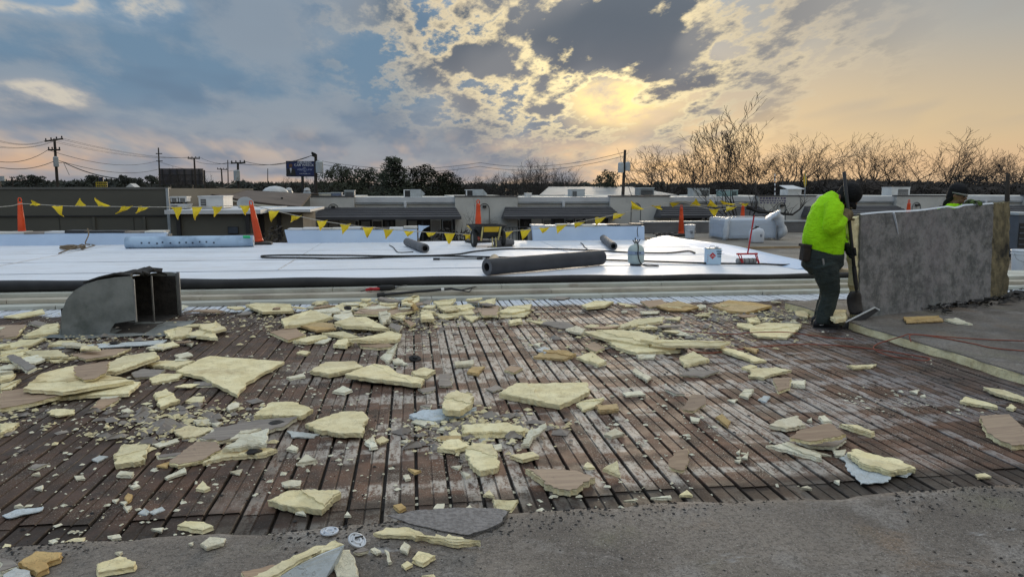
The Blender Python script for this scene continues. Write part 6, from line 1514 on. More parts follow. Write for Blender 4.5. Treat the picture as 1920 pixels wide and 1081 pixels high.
def unproj(pts, zb, sx, sy):
    c = (sum(p[0] for p in pts)/len(pts), sum(p[1] for p in pts)/len(pts)); c0 = G(*c, zb); out = []
    for p in pts:
        z = zb
        for _ in range(8): q = G(p[0], p[1], z); z = .5*z+.5*min(.9, max(-.2, zb+sx*(q.x-c0.x)+sy*(q.y-c0.y)))
        out.append(G(p[0], p[1], z))
    return out
def debris(crop, kind, th, zb, pts, label=None, slope=(0, 0), name='foam_piece', group=None, cat='foam piece'):
    ox, oy, s = CROP[crop]; pp = [(ox+x/s, oy+y/s) for x, y in pts]
    g_ = [G(*q) for q in pp]; cg = sum(g_, Vector())/len(g_); th = min(th*.62, .007+.20*sum((q-cg).length for q in g_)/len(g_))
    oldp = cg.y < EDGE_N+.05 or (cg.x > EDGE_R and cg.y < 8.9); zb = zb+(ZO+.006 if oldp else 0)
    if slope == (0, 0) and not oldp and sum((q-cg).length for q in g_)/len(g_) > .06: slope = (drnd.uniform(-.05, .05), drnd.uniform(-.05, .08))
    top = unproj(pp, zb+th, *slope)
    lo = min(p.z for p in top)-th
    top = [Vector(p) for p in top]
    c = sum((p for p in top), Vector())/len(top); size = max((p-c).length for p in top)
    on_old = oldp
    lift = (ZO+.006 if on_old else .001) - lo
    if lift > 0: top = [p+Vector((0, 0, lift)) for p in top]
    poly = outline(top, max(.014, size*.075), min(.011, size*.05))
    for p in poly:                                            # keep heights on the plane
        pass
    z_by = lambda p: p.z
    base = Vector((c.x, c.y, min(p.z for p in poly)-th))
    foam = {'B': M_FOAM, 'G': M_PALE}.get(kind, KM[kind])
    m, r1 = piece_mesh(poly, th, slope)
    o = m.build(name, foam, None, loc=base)
    if kind in 'BG':
        f = inset(r1, -.006 if size > .1 else -.002); k0 = drnd.randrange(len(f)); nf = len(f)
        f2 = []
        for i, p in enumerate(f):                             # facer torn back on one side
            d = min((i-k0) % nf, (k0-i) % nf)/nf; pull = .10*max(0, 1-d*6)*size*2*.35
            v_ = (c-p); v_.z = 0; v_ = v_.normalized() if v_.length > 0 else v_
            f2.append(Vector((p.x, p.y, p.z+.001))+v_*pull)
        fm = MB(); n = len(f2); fm.loft([[p for p in f2], [p+Vector((0, 0, .0028)) for p in f2]], cap=False); fm.f.append(tuple(range(n-1, -1, -1))); fm.f.append(tuple(n+i for i in range(n)))
        fm.build('paper_facer', KM[kind], o)
    if kind in 'YPO' and size > .11 and drnd.random() < .75:
        nf = len(r1); a_ = drnd.randrange(nf); L_ = int(nf*drnd.uniform(.35, .6)); arc = [r1[(a_+q) % nf] for q in range(L_+1)]
        p0_, p1_ = arc[-1], arc[0]; ch = [p0_.lerp(p1_, (q+1)/9)+Vector((drnd.uniform(-1, 1)*size*.07, drnd.uniform(-1, 1)*size*.07, 0)) for q in range(8)]
        lp = arc+ch; hh = drnd.uniform(.004, .010); lm = MB(); nl = len(lp)
        lm.loft([[q+Vector((0, 0, -.001)) for q in lp], [q+Vector((drnd.uniform(-.002, .002), drnd.uniform(-.002, .002), hh*drnd.uniform(.75, 1))) for q in lp]], cap=False); lm.f.append(tuple(range(nl-1, -1, -1))); lm.f.append(tuple(nl+q for q in range(nl)))
        lm.build('torn_layer', foam, o)
    tone = {'Y': 'pale yellow', 'P': 'pale', 'O': 'ochre', 'W': 'bluish white', 'B': 'brown-faced', 'G': 'grey-faced'}[kind]
    (CHIPS if label is None else NAMED).append((o, c, label, tone))
    if label is None:
        if on_old: zone = 'lying on the old roof near the camera' if c.x < EDGE_R else 'lying on the old roof at right'
        elif c.y > 8.2: zone = 'in the rubble near the board step'
        elif c.x < -1.0: zone = 'on the deck at left'
        elif c.x > 1.6: zone = 'on the deck at right'
        else: zone = 'on the bare deck in the middle'
        label = 'small %s foam chip %s' % (tone, zone); group = 'small foam chips: '+tone+' '+zone
    return tag(o, label, cat, group or 'broken insulation foam')
D = debris
CHIPS, NAMED = [], []
# --- left heap (bottom layers first)
D('a', 'B', .035, .00, [(400, 320), (600, 290), (740, 285), (650, 322), (480, 347)], 'flat brown-faced slab behind the left foam heap, below the vent')
D('a', 'Y', .04, .00, [(0, 265), (130, 235), (262, 225), (180, 265), (30, 292)], 'printed yellow foam strip at the upper left edge beside the vent')
D('a', 'B', .03, .00, [(0, 160), (150, 156), (95, 222), (0, 236)], 'brown-faced foam slab at the left edge above the printed strip')
D('a', 'Y', .035, .00, [(130, 215), (262, 150), (330, 143), (330, 202), (160, 221)], 'yellow foam slab tucked against the left foot of the vent')
D('a', 'Y', .03, .02, [(0, 290), (180, 284), (120, 318), (0, 322)], 'thin yellow strip at the left edge under the printed strip')
D('a', 'Y', .03, .03, [(130, 292), (330, 284), (388, 321), (200, 328)], 'yellow foam strip right of the thin strips at the left edge')
D('a', 'Y', .03, .00, [(0, 330), (240, 320), (180, 348), (0, 352)], 'long yellow strip reaching the left edge above the big heap')
D('a', 'Y', .03, .00, [(240, 336), (445, 330), (300, 356)], 'pointed yellow sliver left of the printed slab')
D('a', 'G', .03, .04, [(30, 356), (82, 350), (212, 432), (160, 457)], 'tilted grey-faced strip at the upper edge of the left heap', (.35, .1))
D('a', 'Y', .03, .02, [(0, 430), (90, 418), (60, 450), (0, 462)])
D('a', 'Y', .03, .01, [(0, 482), (120, 452), (62, 502), (0, 512)])
D('a', 'Y', .04, .00, [(210, 577), (370, 520), (740, 470), (792, 476), (725, 542), (500, 552)], 'long yellow slab at the bottom of the left heap')
D('a', 'B', .045, .02, [(0, 620), (0, 522), (130, 505), (362, 510), (340, 542), (200, 582)], 'brown-faced slab at the left edge, lowest of the left heap')
D('a', 'Y', .045, .06, [(128, 502), (230, 420), (420, 375), (600, 430), (752, 456), (352, 522)], 'largest yellow slab on top of the left heap')
D('a', 'B', .022, .115, [(415, 382), (622, 350), (600, 412), (540, 447), (480, 457), (430, 432)], 'curled brown-faced flap lying on the largest left slab', (.05, .12))
D('a', 'Y', .04, .05, [(588, 402), (600, 362), (690, 320), (872, 294), (892, 327), (650, 412)], 'yellow slab with black printing behind the curled brown flap', (.02, .05))
D('a', 'G', .03, .00, [(740, 422), (800, 400), (930, 405), (880, 442), (760, 447)], 'dull grey-faced piece right of the printed left slab')
D('a', 'Y', .035, .00, [(840, 452), (900, 425), (1030, 425), (1000, 452), (860, 477)], 'ragged yellow piece left of the arrow-shaped slab')
D('a', 'Y', .035, .00, [(800, 367), (930, 345), (1100, 350), (990, 392)], 'yellow strip between the left heap and the arrow-shaped slab')
D('a', 'Y', .045, .02, [(990, 402), (1110, 342), (1180, 320), (1340, 330), (1600, 350), (1400, 460), (1335, 538), (1150, 442)], 'big arrow-shaped yellow slab right of the left heap')
D('a', 'G', .02, .00, [(1090, 470), (1230, 462), (1270, 488), (1100, 492)])
# --- left middle
D('a', 'Y', .05, .00, [(870, 537), (935, 515), (1015, 572), (900, 613)], 'thick square yellow block alone below the arrow-shaped slab')
D('a', 'Y', .03, .00, [(1040, 577), (1085, 550), (1150, 550), (1140, 577), (1090, 584)])
D('a', 'B', .02, .00, [(515, 612), (560, 570), (680, 540), (660, 577), (530, 642)], 'narrow brown-faced sliver below the left heap')
D('a', 'P', .04, .00, [(1270, 612), (1310, 580), (1348, 585), (1345, 607), (1290, 627)])
D('a', 'G', .035, .00, [(1120, 792), (1210, 732), (1440, 690), (1672, 670), (1600, 722), (1250, 802)], 'long grey-faced slab under the thick yellow block at left centre')
D('a', 'Y', .055, .03, [(1425, 652), (1520, 580), (1650, 575), (1762, 617), (1700, 652)], 'thick yellow block resting on the long grey-faced slab')
D('a', 'Y', .035, .00, [(1140, 922), (1240, 852), (1440, 832), (1560, 847), (1480, 877), (1250, 892)], 'yellow wedge under the white upturned foam at left centre')
D('a', 'B', .035, .00, [(950, 932), (1100, 815), (1210, 815), (1240, 852), (1140, 917), (1000, 947)], 'brown-faced slab left of the white upturned foam')
D('a', 'P', .045, .05, [(1250, 842), (1370, 772), (1510, 725), (1500, 812), (1300, 837)], 'whitish upturned foam slab in the left centre cluster', (.12, .2))
D('a', 'P', .02, .04, [(1290, 790), (1350, 745), (1470, 730), (1380, 772)])
D('a', 'Y', .06, .00, [(640, 882), (700, 825), (845, 830), (830, 872), (800, 890), (820, 912), (650, 938)], 'chunky angular yellow block left of the brown-faced slab')
D('a', 'Y', .035, .00, [(975, 742), (1060, 712), (1200, 730), (1100, 777), (1030, 782)], 'leaf-shaped yellow piece above the brown-faced slab')
for pts, k, th in (([(1080, 682), (1210, 670), (1190, 702), (1120, 707)], 'P', .02), ([(1190, 697), (1250, 690), (1220, 717)], 'P', .03), ([(855, 817), (1000, 785), (1010, 802), (900, 832)], 'P', .02), ([(880, 882), (1020, 865), (1030, 882), (890, 897)], 'G', .015), ([(655, 987), (680, 965), (755, 970), (740, 992)], 'P', .035), ([(925, 1007), (1040, 950), (1050, 977), (940, 1014)], 'P', .02), ([(515, 902), (560, 878), (610, 885), (550, 917)], 'W', .012), ([(1290, 970), (1365, 955), (1350, 987)], 'P', .02), ([(1580, 1032), (1640, 1015), (1695, 1018), (1690, 1047), (1600, 1052)], 'P', .04), ([(1610, 842), (1640, 815), (1680, 835), (1670, 854)], 'P', .04), ([(1670, 922), (1720, 872), (1785, 907)], 'P', .045), ([(680, 625), (720, 612), (755, 630), (700, 640)], 'P', .02), ([(780, 640), (800, 618), (832, 640)], 'O', .02), ([(780, 815), (880, 775), (840, 815)], 'G', .012), ([(160, 950), (200, 930), (270, 930), (200, 958)], 'G', .012), ([(415, 995), (470, 990), (480, 1010), (430, 1012)], 'P', .02), ([(180, 985), (220, 970), (228, 985)], 'P', .02), ([(195, 1060), (240, 1045), (240, 1068)], 'P', .025), ([(730, 1050), (770, 1038), (788, 1050), (750, 1062)], 'P', .02), ([(880, 935), (960, 910), (940, 945)], 'O', .02), ([(1100, 1065), (1140, 1020), (1185, 1060), (1150, 1075)], 'Y', .025)): D('a', k, th, 0, pts)
D('a', 'Y', .04, .00, [(0, 700), (110, 695), (60, 737), (0, 762)], 'yellow wedge cut by the left edge below the left heap')
D('a', 'Y', .03, .00, [(20, 102), (240, 60), (252, 82), (110, 108)], 'yellow strip left of the vent against the board step')
D('a', 'G', .025, .00, [(160, 142), (200, 125), (270, 140), (230, 157)])
D('a', 'Y', .03, .00, [(270, 262), (330, 235), (432, 235), (400, 257)], 'yellow strip below the left foot of the vent')
D('a', 'W', .015, .00, [(290, 277), (560, 255), (940, 233), (900, 257), (560, 277)], 'long bluish white facer strip lying along the vent base')
D('a', 'P', .025, .00, [(820, 282), (900, 255), (1010, 258), (920, 287)])
D('a', 'P', .02, .00, [(1040, 252), (1090, 240), (1080, 267)])
D('a', 'Y', .04, .00, [(920, 187), (1000, 165), (1080, 170), (1060, 217), (960, 227)], 'yellow slab right of the vent mouth')
D('a', 'Y', .04, .02, [(1040, 202), (1130, 170), (1200, 180), (1227, 222)], 'printed yellow wedge overlapping the slab right of the vent')
D('a', 'Y', .04, .02, [(1120, 147), (1200, 140), (1215, 125), (1272, 167), (1190, 187), (1130, 172)], 'notched yellow piece right of the vent near the board step')
D('a', 'P', .025, .00, [(980, 317), (1060, 300), (1087, 317), (1010, 337)])
D('a', 'P', .015, .02, [(910, 62), (1000, 30), (1060, 40), (1010, 70)], 'white curled scrap at the vent mouth', (.1, .2))
# --- rubble ridge before the board step
D('M', 'Y', .05, .03, [(0, 604), (90, 592), (340, 600), (362, 650), (130, 657)], 'long yellow slab against the board step right of the vent')
D('b', 'B', .04, .00, [(20, 192), (150, 160), (222, 207), (120, 237)], 'grey-brown faced slab at the left front of the rubble ridge')
D('b', 'Y', .05, .06, [(80, 112), (250, 60), (372, 102), (220, 142), (100, 152)], 'broad yellow slab on the left of the rubble ridge', (0, .06))
D('b', 'Y', .04, .04, [(330, 62), (430, 20), (540, 15), (480, 62), (370, 92)], 'yellow slab against the step left of the dark plug')
D('b', 'P', .03, .06, [(370, 102), (400, 60), (470, 55), (492, 102), (430, 122)], 'pale slab with a dark round plug in the rubble ridge')
D('b', 'O', .035, .04, [(190, 152), (260, 130), (370, 135), (392, 167), (280, 180)], 'orange-brown slab at the front of the rubble ridge')
D('b', 'Y', .05, .07, [(380, 132), (480, 100), (560, 100), (692, 167), (560, 157), (440, 152)], 'pointed yellow slab crossing the rubble ridge front', (0, .06))
D('b', 'Y', .03, .03, [(310, 192), (430, 180), (522, 212), (440, 217)], 'thin yellow slab lifted at the front of the rubble ridge')
D('b', 'Y', .04, .00, [(145, 242), (250, 210), (332, 205), (342, 222), (230, 250)], 'rounded yellow slab in front of the rubble ridge')
D('b', 'P', .03, .00, [(270, 252), (342, 218), (367, 225), (330, 252)])
D('b', 'Y', .04, .00, [(375, 267), (400, 235), (450, 225), (492, 242), (440, 272)], 'domed yellow piece in front of the rubble ridge')
D('b', 'Y', .045, .05, [(455, 227), (560, 210), (700, 180), (762, 197), (740, 232), (560, 237)], 'broken yellow slab stack at the right front of the ridge')
D('b', 'B', .035, .00, [(510, 242), (640, 245), (722, 272), (620, 282), (530, 272)], 'brown-faced slab under the broken yellow stack')
D('b', 'Y', .03, .00, [(165, 302), (200, 288), (247, 295), (220, 312)])
D('b', 'P', .03, .08, [(630, 102), (660, 70), (697, 80), (697, 132), (650, 142)], 'curled pale piece standing in the rubble ridge', (.1, .3))
D('b', 'B', .04, .04, [(490, 82), (600, 30), (760, 50), (860, 62), (700, 92)], 'long brown-faced slab along the back of the ridge')
D('b', 'Y', .055, .05, [(865, 72), (925, 62), (942, 112), (870, 114)], 'square-cut yellow block at the right of the rubble ridge')
D('b', 'Y', .035, .02, [(940, 82), (1080, 95), (990, 110)], 'pointed yellow sliver right of the square-cut block')
D('b', 'B', .035, .00, [(1180, 62), (1300, 55), (1280, 97), (1220, 107)], 'pinkish brown slab right of the rubble ridge')
D('b', 'Y', .045, .03, [(1300, 72), (1360, 45), (1490, 30), (1480, 57), (1380, 77)], 'rounded yellow slab stacked right of the pinkish slab')
D('b', 'Y', .03, .00, [(1310, 92), (1490, 75), (1450, 102), (1320, 107)], 'yellow slab under the rounded slab right of the ridge')
D('b', 'Y', .045, .00, [(1365, 122), (1430, 110), (1437, 132), (1370, 142)], 'small yellow block below the stacked slabs right of the ridge')
D('b', 'Y', .03, .00, [(1450, 122), (1632, 132), (1560, 147)], 'thin yellow strip right of the small yellow block')
D('b', 'P', .03, .00, [(1680, 177), (1740, 155), (1792, 177), (1740, 197)])
for pts, k, z in (([(820, 592), (960, 580), (900, 622)], 'Y', .04), ([(1000, 572), (1160, 580), (1130, 604), (1010, 602)], 'Y', .06), ([(1310, 592), (1400, 562), (1380, 604)], 'G', .05), ([(1410, 582), (1580, 560), (1540, 602), (1440, 604)], 'Y', .04), ([(1750, 582), (1880, 550), (1860, 602), (1780, 607)], 'Y', .03), ([(1780, 622), (1900, 612), (1890, 690), (1770, 682)], 'B', .02), ([(1630, 682), (1760, 690), (1700, 727)], 'Y', .01), ([(1440, 622), (1560, 612), (1600, 640), (1500, 652)], 'Y', .05), ([(1480, 660), (1700, 640), (1720, 668), (1560, 680)], 'Y', .02), ([(1560, 612), (1680, 596), (1720, 620), (1620, 640)], 'Y', .05), ([(1100, 690), (1200, 680), (1180, 712)], 'Y', .08), ([(1090, 740), (1180, 760), (1150, 800), (1080, 770)], 'G', .04), ([(1660, 580), (1760, 560), (1740, 600)], 'G', .03), ([(1180, 712), (1280, 740), (1240, 770)], 'B', .03), ([(840, 640), (1000, 620), (1080, 650), (900, 664)], 'B', .07), ([(1000, 664), (1060, 650), (1090, 690), (1030, 745)], 'P', .10)): D('M', k, .035, z, pts)
D('M', 'Y', .04, .07, [(1172, 592), (1200, 552), (1310, 527), (1300, 572), (1240, 602)], 'yellow slab propped upright against the board step in the ridge', (.2, .5))
D('M', 'O', .025, .10, [(1215, 570), (1250, 575), (1300, 630), (1270, 642)], 'splintered tan strip standing in the middle of the ridge', (.1, .3))
# --- centre
D('b', 'Y', .045, .00, [(240, 407), (330, 355), (500, 352), (542, 390), (350, 430)], 'flat yellow slab left of the long pointed slab in the centre')
D('b', 'Y', .055, .00, [(440, 432), (600, 375), (690, 390), (740, 430), (887, 462), (870, 492), (700, 470), (520, 450)], 'long pointed yellow slab in the centre of the deck')
D('b', 'Y', .05, .00, [(820, 407), (880, 385), (950, 400), (900, 432), (830, 427)], 'small yellow block right of the long pointed slab')
D('b', 'P', .045, .00, [(1055, 352), (1165, 343), (1165, 368), (1060, 374)], 'brick-like pale foam block on the centre deck')
D('b', 'O', .025, .00, [(1125, 417), (1150, 385), (1227, 380), (1190, 427)], 'pinkish flat flake below the brick-like block')
D('b', 'B', .03, .00, [(1335, 402), (1370, 380), (1442, 390), (1390, 417)], 'small brown-faced flake right of the pinkish flake')
D('b', 'G', .02, .00, [(970, 432), (1030, 425), (1047, 495), (970, 497)], 'grey rectangular scrap right of the long pointed slab')
D('b', 'P', .03, .02, [(640, 352), (722, 290), (737, 280), (690, 387)], 'upright pale sliver above the long pointed slab', (.3, .6))
D('b', 'P', .03, .00, [(700, 342), (740, 330), (792, 367), (720, 362)])
D('b', 'W', .035, .00, [(800, 662), (880, 630), (1110, 625), (1182, 615), (1100, 660), (960, 692), (850, 682)], 'white-faced slab under the rounded yellow lump in the centre', (-.02, .1))
D('b', 'P', .02, .00, [(810, 692), (860, 672), (970, 702), (900, 720)])
D('b', 'Y', .07, .04, [(985, 592), (1010, 540), (1070, 515), (1162, 550), (1150, 590), (1090, 628), (1000, 620)], 'rounded thick yellow lump sitting on the white-faced slab')
D('b', 'Y', .06, .00, [(1305, 537), (1400, 485), (1600, 478), (1802, 475), (1812, 530), (1650, 603), (1480, 575)], 'large dirty yellow slab right of centre on the deck')
D('b', 'Y', .055, .00, [(215, 712), (330, 670), (430, 640), (540, 640), (572, 680), (550, 702), (545, 763), (400, 763), (280, 742)], 'broad notched yellow slab left of centre')
D('b', 'W', .015, .00, [(120, 742), (300, 762), (260, 782), (140, 777)], 'bluish white scrap beneath the broad notched slab')
D('b', 'Y', .06, .00, [(1095, 717), (1350, 700), (1452, 735), (1440, 752), (1110, 763)], 'bar-shaped yellow block lying across the ribs in the centre')
D('b', 'P', .03, .01, [(1430, 842), (1470, 762), (1570, 710), (1577, 732), (1500, 792), (1480, 837)], 'pale curved strip right of the bar-shaped block', (.1, .15))
D('b', 'O', .025, .00, [(950, 772), (1090, 770), (1090, 797), (960, 792)], 'thin ochre strip left of the bar-shaped block')
D('b', 'Y', .05, .00, [(960, 842), (1010, 795), (1080, 790), (1137, 827), (1060, 850)], 'yellow wedge below the thin ochre strip')
D('b', 'Y', .055, .00, [(1120, 857), (1150, 820), (1270, 830), (1312, 922), (1300, 958), (1200, 978), (1140, 932)], 'thick squarish yellow slab below the bar-shaped block')
D('b', 'Y', .035, .00, [(1365, 882), (1500, 860), (1532, 882), (1440, 907)], 'lens-shaped yellow piece right of the squarish slab')
D('b', 'Y', .03, .00, [(1740, 592), (1800, 575), (1900, 565), (1860, 602), (1780, 632)], 'yellow flake at the right tip of the large dirty slab')
D('c', 'O', .04, .00, [(345, 602), (470, 590), (482, 625), (370, 632)], 'ochre-edged strip right of the large dirty slab')
for pts, k, th in (([(110, 442), (210, 420), (217, 437), (130, 452)], 'P', .025), ([(370, 522), (430, 490), (482, 512), (440, 532)], 'P', .03), ([(1020, 747), (1060, 735), (1097, 767), (1030, 772)], 'Y', .04), ([(610, 790), (650, 768), (690, 790), (640, 812)], 'Y', .04), ([(555, 800), (600, 770), (625, 830), (585, 838)], 'P', .03), ([(795, 950), (870, 965), (830, 978)], 'O', .02), ([(1090, 965), (1150, 985), (1120, 1000)], 'P', .03), ([(1270, 820), (1320, 812), (1325, 840), (1285, 848)], 'P', .03), ([(865, 600), (930, 592), (920, 615)], 'G', .015), ([(1230, 510), (1290, 488), (1330, 505), (1280, 525)], 'G', .015), ([(850, 510), (950, 495), (940, 520), (880, 530)], 'G', .015), ([(765, 990), (800, 985), (812, 1008), (780, 1015)], 'P', .02), ([(860, 800), (880, 780), (890, 800)], 'P', .02), ([(1040, 940), (1100, 935), (1080, 955)], 'P', .02), ([(955, 735), (1005, 712), (1000, 740)], 'P', .03), ([(750, 795), (800, 790), (790, 808)], 'P', .02)): D('b', k, th, 0, pts)
D('b', 'W', .008, .0, [(1190, 790), (1235, 768), (1260, 790), (1215, 805)], 'small bright blue scrap beside the bar-shaped block')
# --- right of centre
D('c', 'Y', .045, .05, [(280, 182), (430, 175), (600, 185), (702, 217), (650, 262), (500, 235), (400, 222)], 'long pale slab on top of the right-centre heap')
D('c', 'Y', .05, .00, [(410, 232), (520, 225), (700, 250), (832, 267), (830, 292), (580, 308), (470, 277)], 'broad yellow slab at the front of the right-centre heap')
D('c', 'Y', .035, .07, [(600, 232), (860, 235), (1112, 242), (1050, 264), (760, 262)], 'long strip laid across the right-centre heap')
D('c', 'Y', .04, .01, [(450, 165), (580, 120), (732, 105), (727, 132), (600, 150), (500, 175)], 'tilted leaf-shaped slab behind the right-centre heap', (.0, .12))
D('c', 'Y', .04, .01, [(820, 342), (900, 300), (992, 352), (850, 385)], 'triangular yellow piece right below the right-centre heap', (.05, .12))
D('c', 'Y', .035, .00, [(1010, 267), (1140, 290), (1312, 352), (1240, 357), (1070, 297)], 'long narrow strip right of the right-centre heap')
D('c', 'Y', .045, .00, [(1220, 157), (1310, 135), (1512, 145), (1430, 218), (1260, 210), (1220, 187)], 'broad yellow slab crossed by the cord near the worker')
D('c', 'O', .04, .00, [(1010, 42), (1100, 10), (1250, 25), (1342, 42), (1200, 82), (1090, 72)], 'ochre slab left of the worker near the board step')
D('c', 'O', .04, .01, [(690, 42), (810, 15), (932, 47), (850, 67), (760, 67)], 'ochre boat-shaped slab by the board step right of the ridge', (.05, .05))
D('c', 'B', .03, .00, [(600, 20), (720, 10), (760, 40), (650, 55)], 'crumpled brown paper facer beside the ochre boat-shaped slab')
D('c', 'Y', .045, .00, [(270, 42), (350, 15), (452, 20), (400, 47), (300, 57)], 'yellow slab by the step left of the ochre boat-shaped slab')
D('c', 'O', .035, .00, [(0, 332), (60, 295), (190, 300), (242, 322), (170, 345)], 'pinkish flat slab left of the right-centre heap')
D('c', 'Y', .035, .00, [(240, 332), (330, 300), (412, 362), (370, 377)], 'layered yellow slivers right of the pinkish flat slab')
D('c', 'B', .03, .00, [(290, 272), (340, 245), (402, 277), (350, 302)])
D('c', 'W', .025, .02, [(20, 282), (60, 265), (107, 287), (60, 302)])
D('c', 'Y', .04, .00, [(1230, 422), (1200, 395), (1380, 390), (1452, 405), (1340, 427), (1300, 447), (1210, 437)], 'ragged layered yellow piece right of the triangular piece')
D('c', 'B', .03, .01, [(1350, 462), (1450, 455), (1442, 510), (1380, 535)], 'brown-faced shard pointing down below the ragged layered piece', (.05, .2))
D('c', 'P', .035, .00, [(1430, 457), (1530, 460), (1527, 492), (1470, 487)], 'pale block right of the downward brown shard')
D('c', 'B', .025, .01, [(840, 642), (890, 555), (960, 560), (972, 607), (900, 650)], 'tilted half-brown half-pale shard right of centre', (.1, .35))
D('c', 'O', .03, .01, [(1025, 672), (1060, 655), (1107, 692), (1095, 727)], 'small ochre and pale shard right of the tilted shard', (.1, .25))
D('c', 'P', .04, .00, [(1330, 712), (1380, 682), (1480, 660), (1532, 712), (1420, 732)], 'pale dish-shaped foam piece at right')
D('c', 'B', .03, .09, [(1440, 780), (1500, 740), (1660, 700), (1762, 762), (1740, 772), (1560, 802)], 'tilted brown-faced slab propped up at right', (.05, .22))
D('c', 'G', .03, .00, [(1480, 800), (1740, 765), (1760, 790), (1700, 838), (1560, 830)], 'grey slab under the propped brown-faced slab')
D('c', 'P', .03, .02, [(1310, 822), (1440, 810), (1622, 882), (1622, 902), (1440, 852)], 'curved pale strip in front of the propped brown slab', (-.1, .1))
D('c', 'Y', .04, .00, [(1720, 702), (1830, 710), (1922, 752), (1900, 762)], 'straight yellow bar right of the propped brown slab')
for pts, k, th in (([(740, 112), (832, 100), (820, 122)], 'Y', .03), ([(180, 172), (240, 155), (292, 177), (250, 197)], 'P', .035), ([(1155, 542), (1190, 510), (1242, 510), (1210, 557)], 'P', .03), ([(1265, 567), (1300, 545), (1332, 550), (1305, 582)], 'W', .015), ([(500, 527), (600, 515), (632, 537), (520, 547)], 'P', .025), ([(880, 660), (940, 670), (930, 688), (890, 685)], 'P', .03), ([(570, 390), (662, 442), (640, 462), (560, 412)], 'P', .03), ([(820, 432), (900, 405), (1050, 410), (960, 442)], 'G', .02), ([(740, 510), (852, 540), (800, 540)], 'G', .02), ([(395, 762), (460, 727), (515, 757), (440, 775)], 'P', .035), ([(1605, 660), (1640, 655), (1680, 690), (1630, 690)], 'P', .03), ([(1540, 680), (1565, 665), (1570, 688)], 'P', .025), ([(1090, 565), (1150, 562), (1130, 582)], 'P', .02), ([(470, 20), (585, 42), (500, 45)], 'Y', .03), ([(600, 75), (710, 72), (700, 85), (610, 88)], 'P', .02), ([(580, 315), (690, 312), (680, 332), (590, 335)], 'P', .03), ([(1170, 385), (1220, 368), (1260, 380), (1200, 396)], 'Y', .03), ([(1200, 110), (1260, 105), (1275, 135), (1215, 138)], 'Y', .04), ([(1280, 105), (1360, 110), (1330, 130)], 'Y', .03), ([(1390, 140), (1470, 125), (1500, 135)], 'P', .02), ([(1130, 905), (1170, 900), (1160, 918)], 'P', .02), ([(1140, 860), (1165, 842), (1160, 868)], 'P', .03), ([(1170, 890), (1210, 860), (1205, 895)], 'P', .03), ([(700, 170), (800, 175), (900, 215), (780, 200)], 'P', .02), ([(1680, 850), (1760, 845), (1750, 878), (1700, 878)], 'P', .03), ([(1560, 845), (1680, 880), (1600, 870)], 'P', .02), ([(1180, 270), (1270, 285), (1250, 305)], 'O', .03), ([(0, 255), (40, 245), (35, 268)], 'P', .025)): D('c', k, th, 0, pts)
D('d', 'Y', .03, .00, [(560, 377), (732, 368), (700, 387), (600, 392)], 'isolated thin yellow flake on the dark deck at right')
D('d', 'P', .03, .00, [(915, 517), (972, 510), (960, 532)]); D('d', 'P', .025, .0, [(975, 545), (1000, 535), (1010, 550)])
D('d', 'Y', .035, .00, [(1200, 577), (1230, 550), (1400, 595), (1415, 612), (1280, 592)], 'ragged yellow strip near the right edge')
D('d', 'Y', .04, .00, [(1330, 502), (1450, 520), (1565, 562), (1565, 582), (1400, 537)], 'yellow strip reaching the right edge of the picture')
D('d', 'Y', .03, .00, [(1460, 612), (1490, 590), (1520, 610), (1500, 622)])
D('d', 'B', .045, .00, [(1315, 667), (1480, 655), (1570, 742), (1570, 830), (1490, 833), (1350, 762)], 'big brown-faced slab with yellow edge at the right edge')
D('d', 'W', .012, .00, [(530, 892), (562, 866), (650, 936), (820, 972), (800, 1030), (640, 1044), (590, 992)], 'large blue-white facer sheet under the yellow crust at lower right')
D('d', 'Y', .045, .012, [(565, 862), (610, 840), (760, 882), (860, 900), (952, 950), (820, 972), (650, 930)], 'yellow crust on the blue-white facer sheet at lower right')
D('d', 'W', .012, .00, [(825, 975), (945, 955), (900, 1000), (830, 990)], 'split-off corner of the blue-white facer at lower right')
D('d', 'O', .03, .00, [(880, 104), (1080, 95), (1110, 122), (900, 132)], 'ochre slab sticking out under the lifted roof slab')
D('d', 'P', .02, .00, [(1110, 117), (1180, 105), (1272, 142), (1180, 137)], 'pale flake on the old roof at the foot of the lifted slab')
D('d', 'Y', .045, .00, [(275, 72), (350, 65), (345, 107), (275, 97)], 'yellow block just left of the worker\'s shoe')
D('d', 'Y', .05, .02, [(470, 102), (500, 60), (560, 60), (560, 112), (500, 122)], 'yellow lump behind the shovel blade')
D('d', 'Y', .03, .00, [(1285, 985), (1340, 978), (1378, 998), (1300, 1002)]); D('d', 'P', .02, .0, [(490, 1020), (525, 1018), (520, 1038)]); D('d', 'P', .025, .0, [(300, 1060), (340, 1048), (370, 1066)])
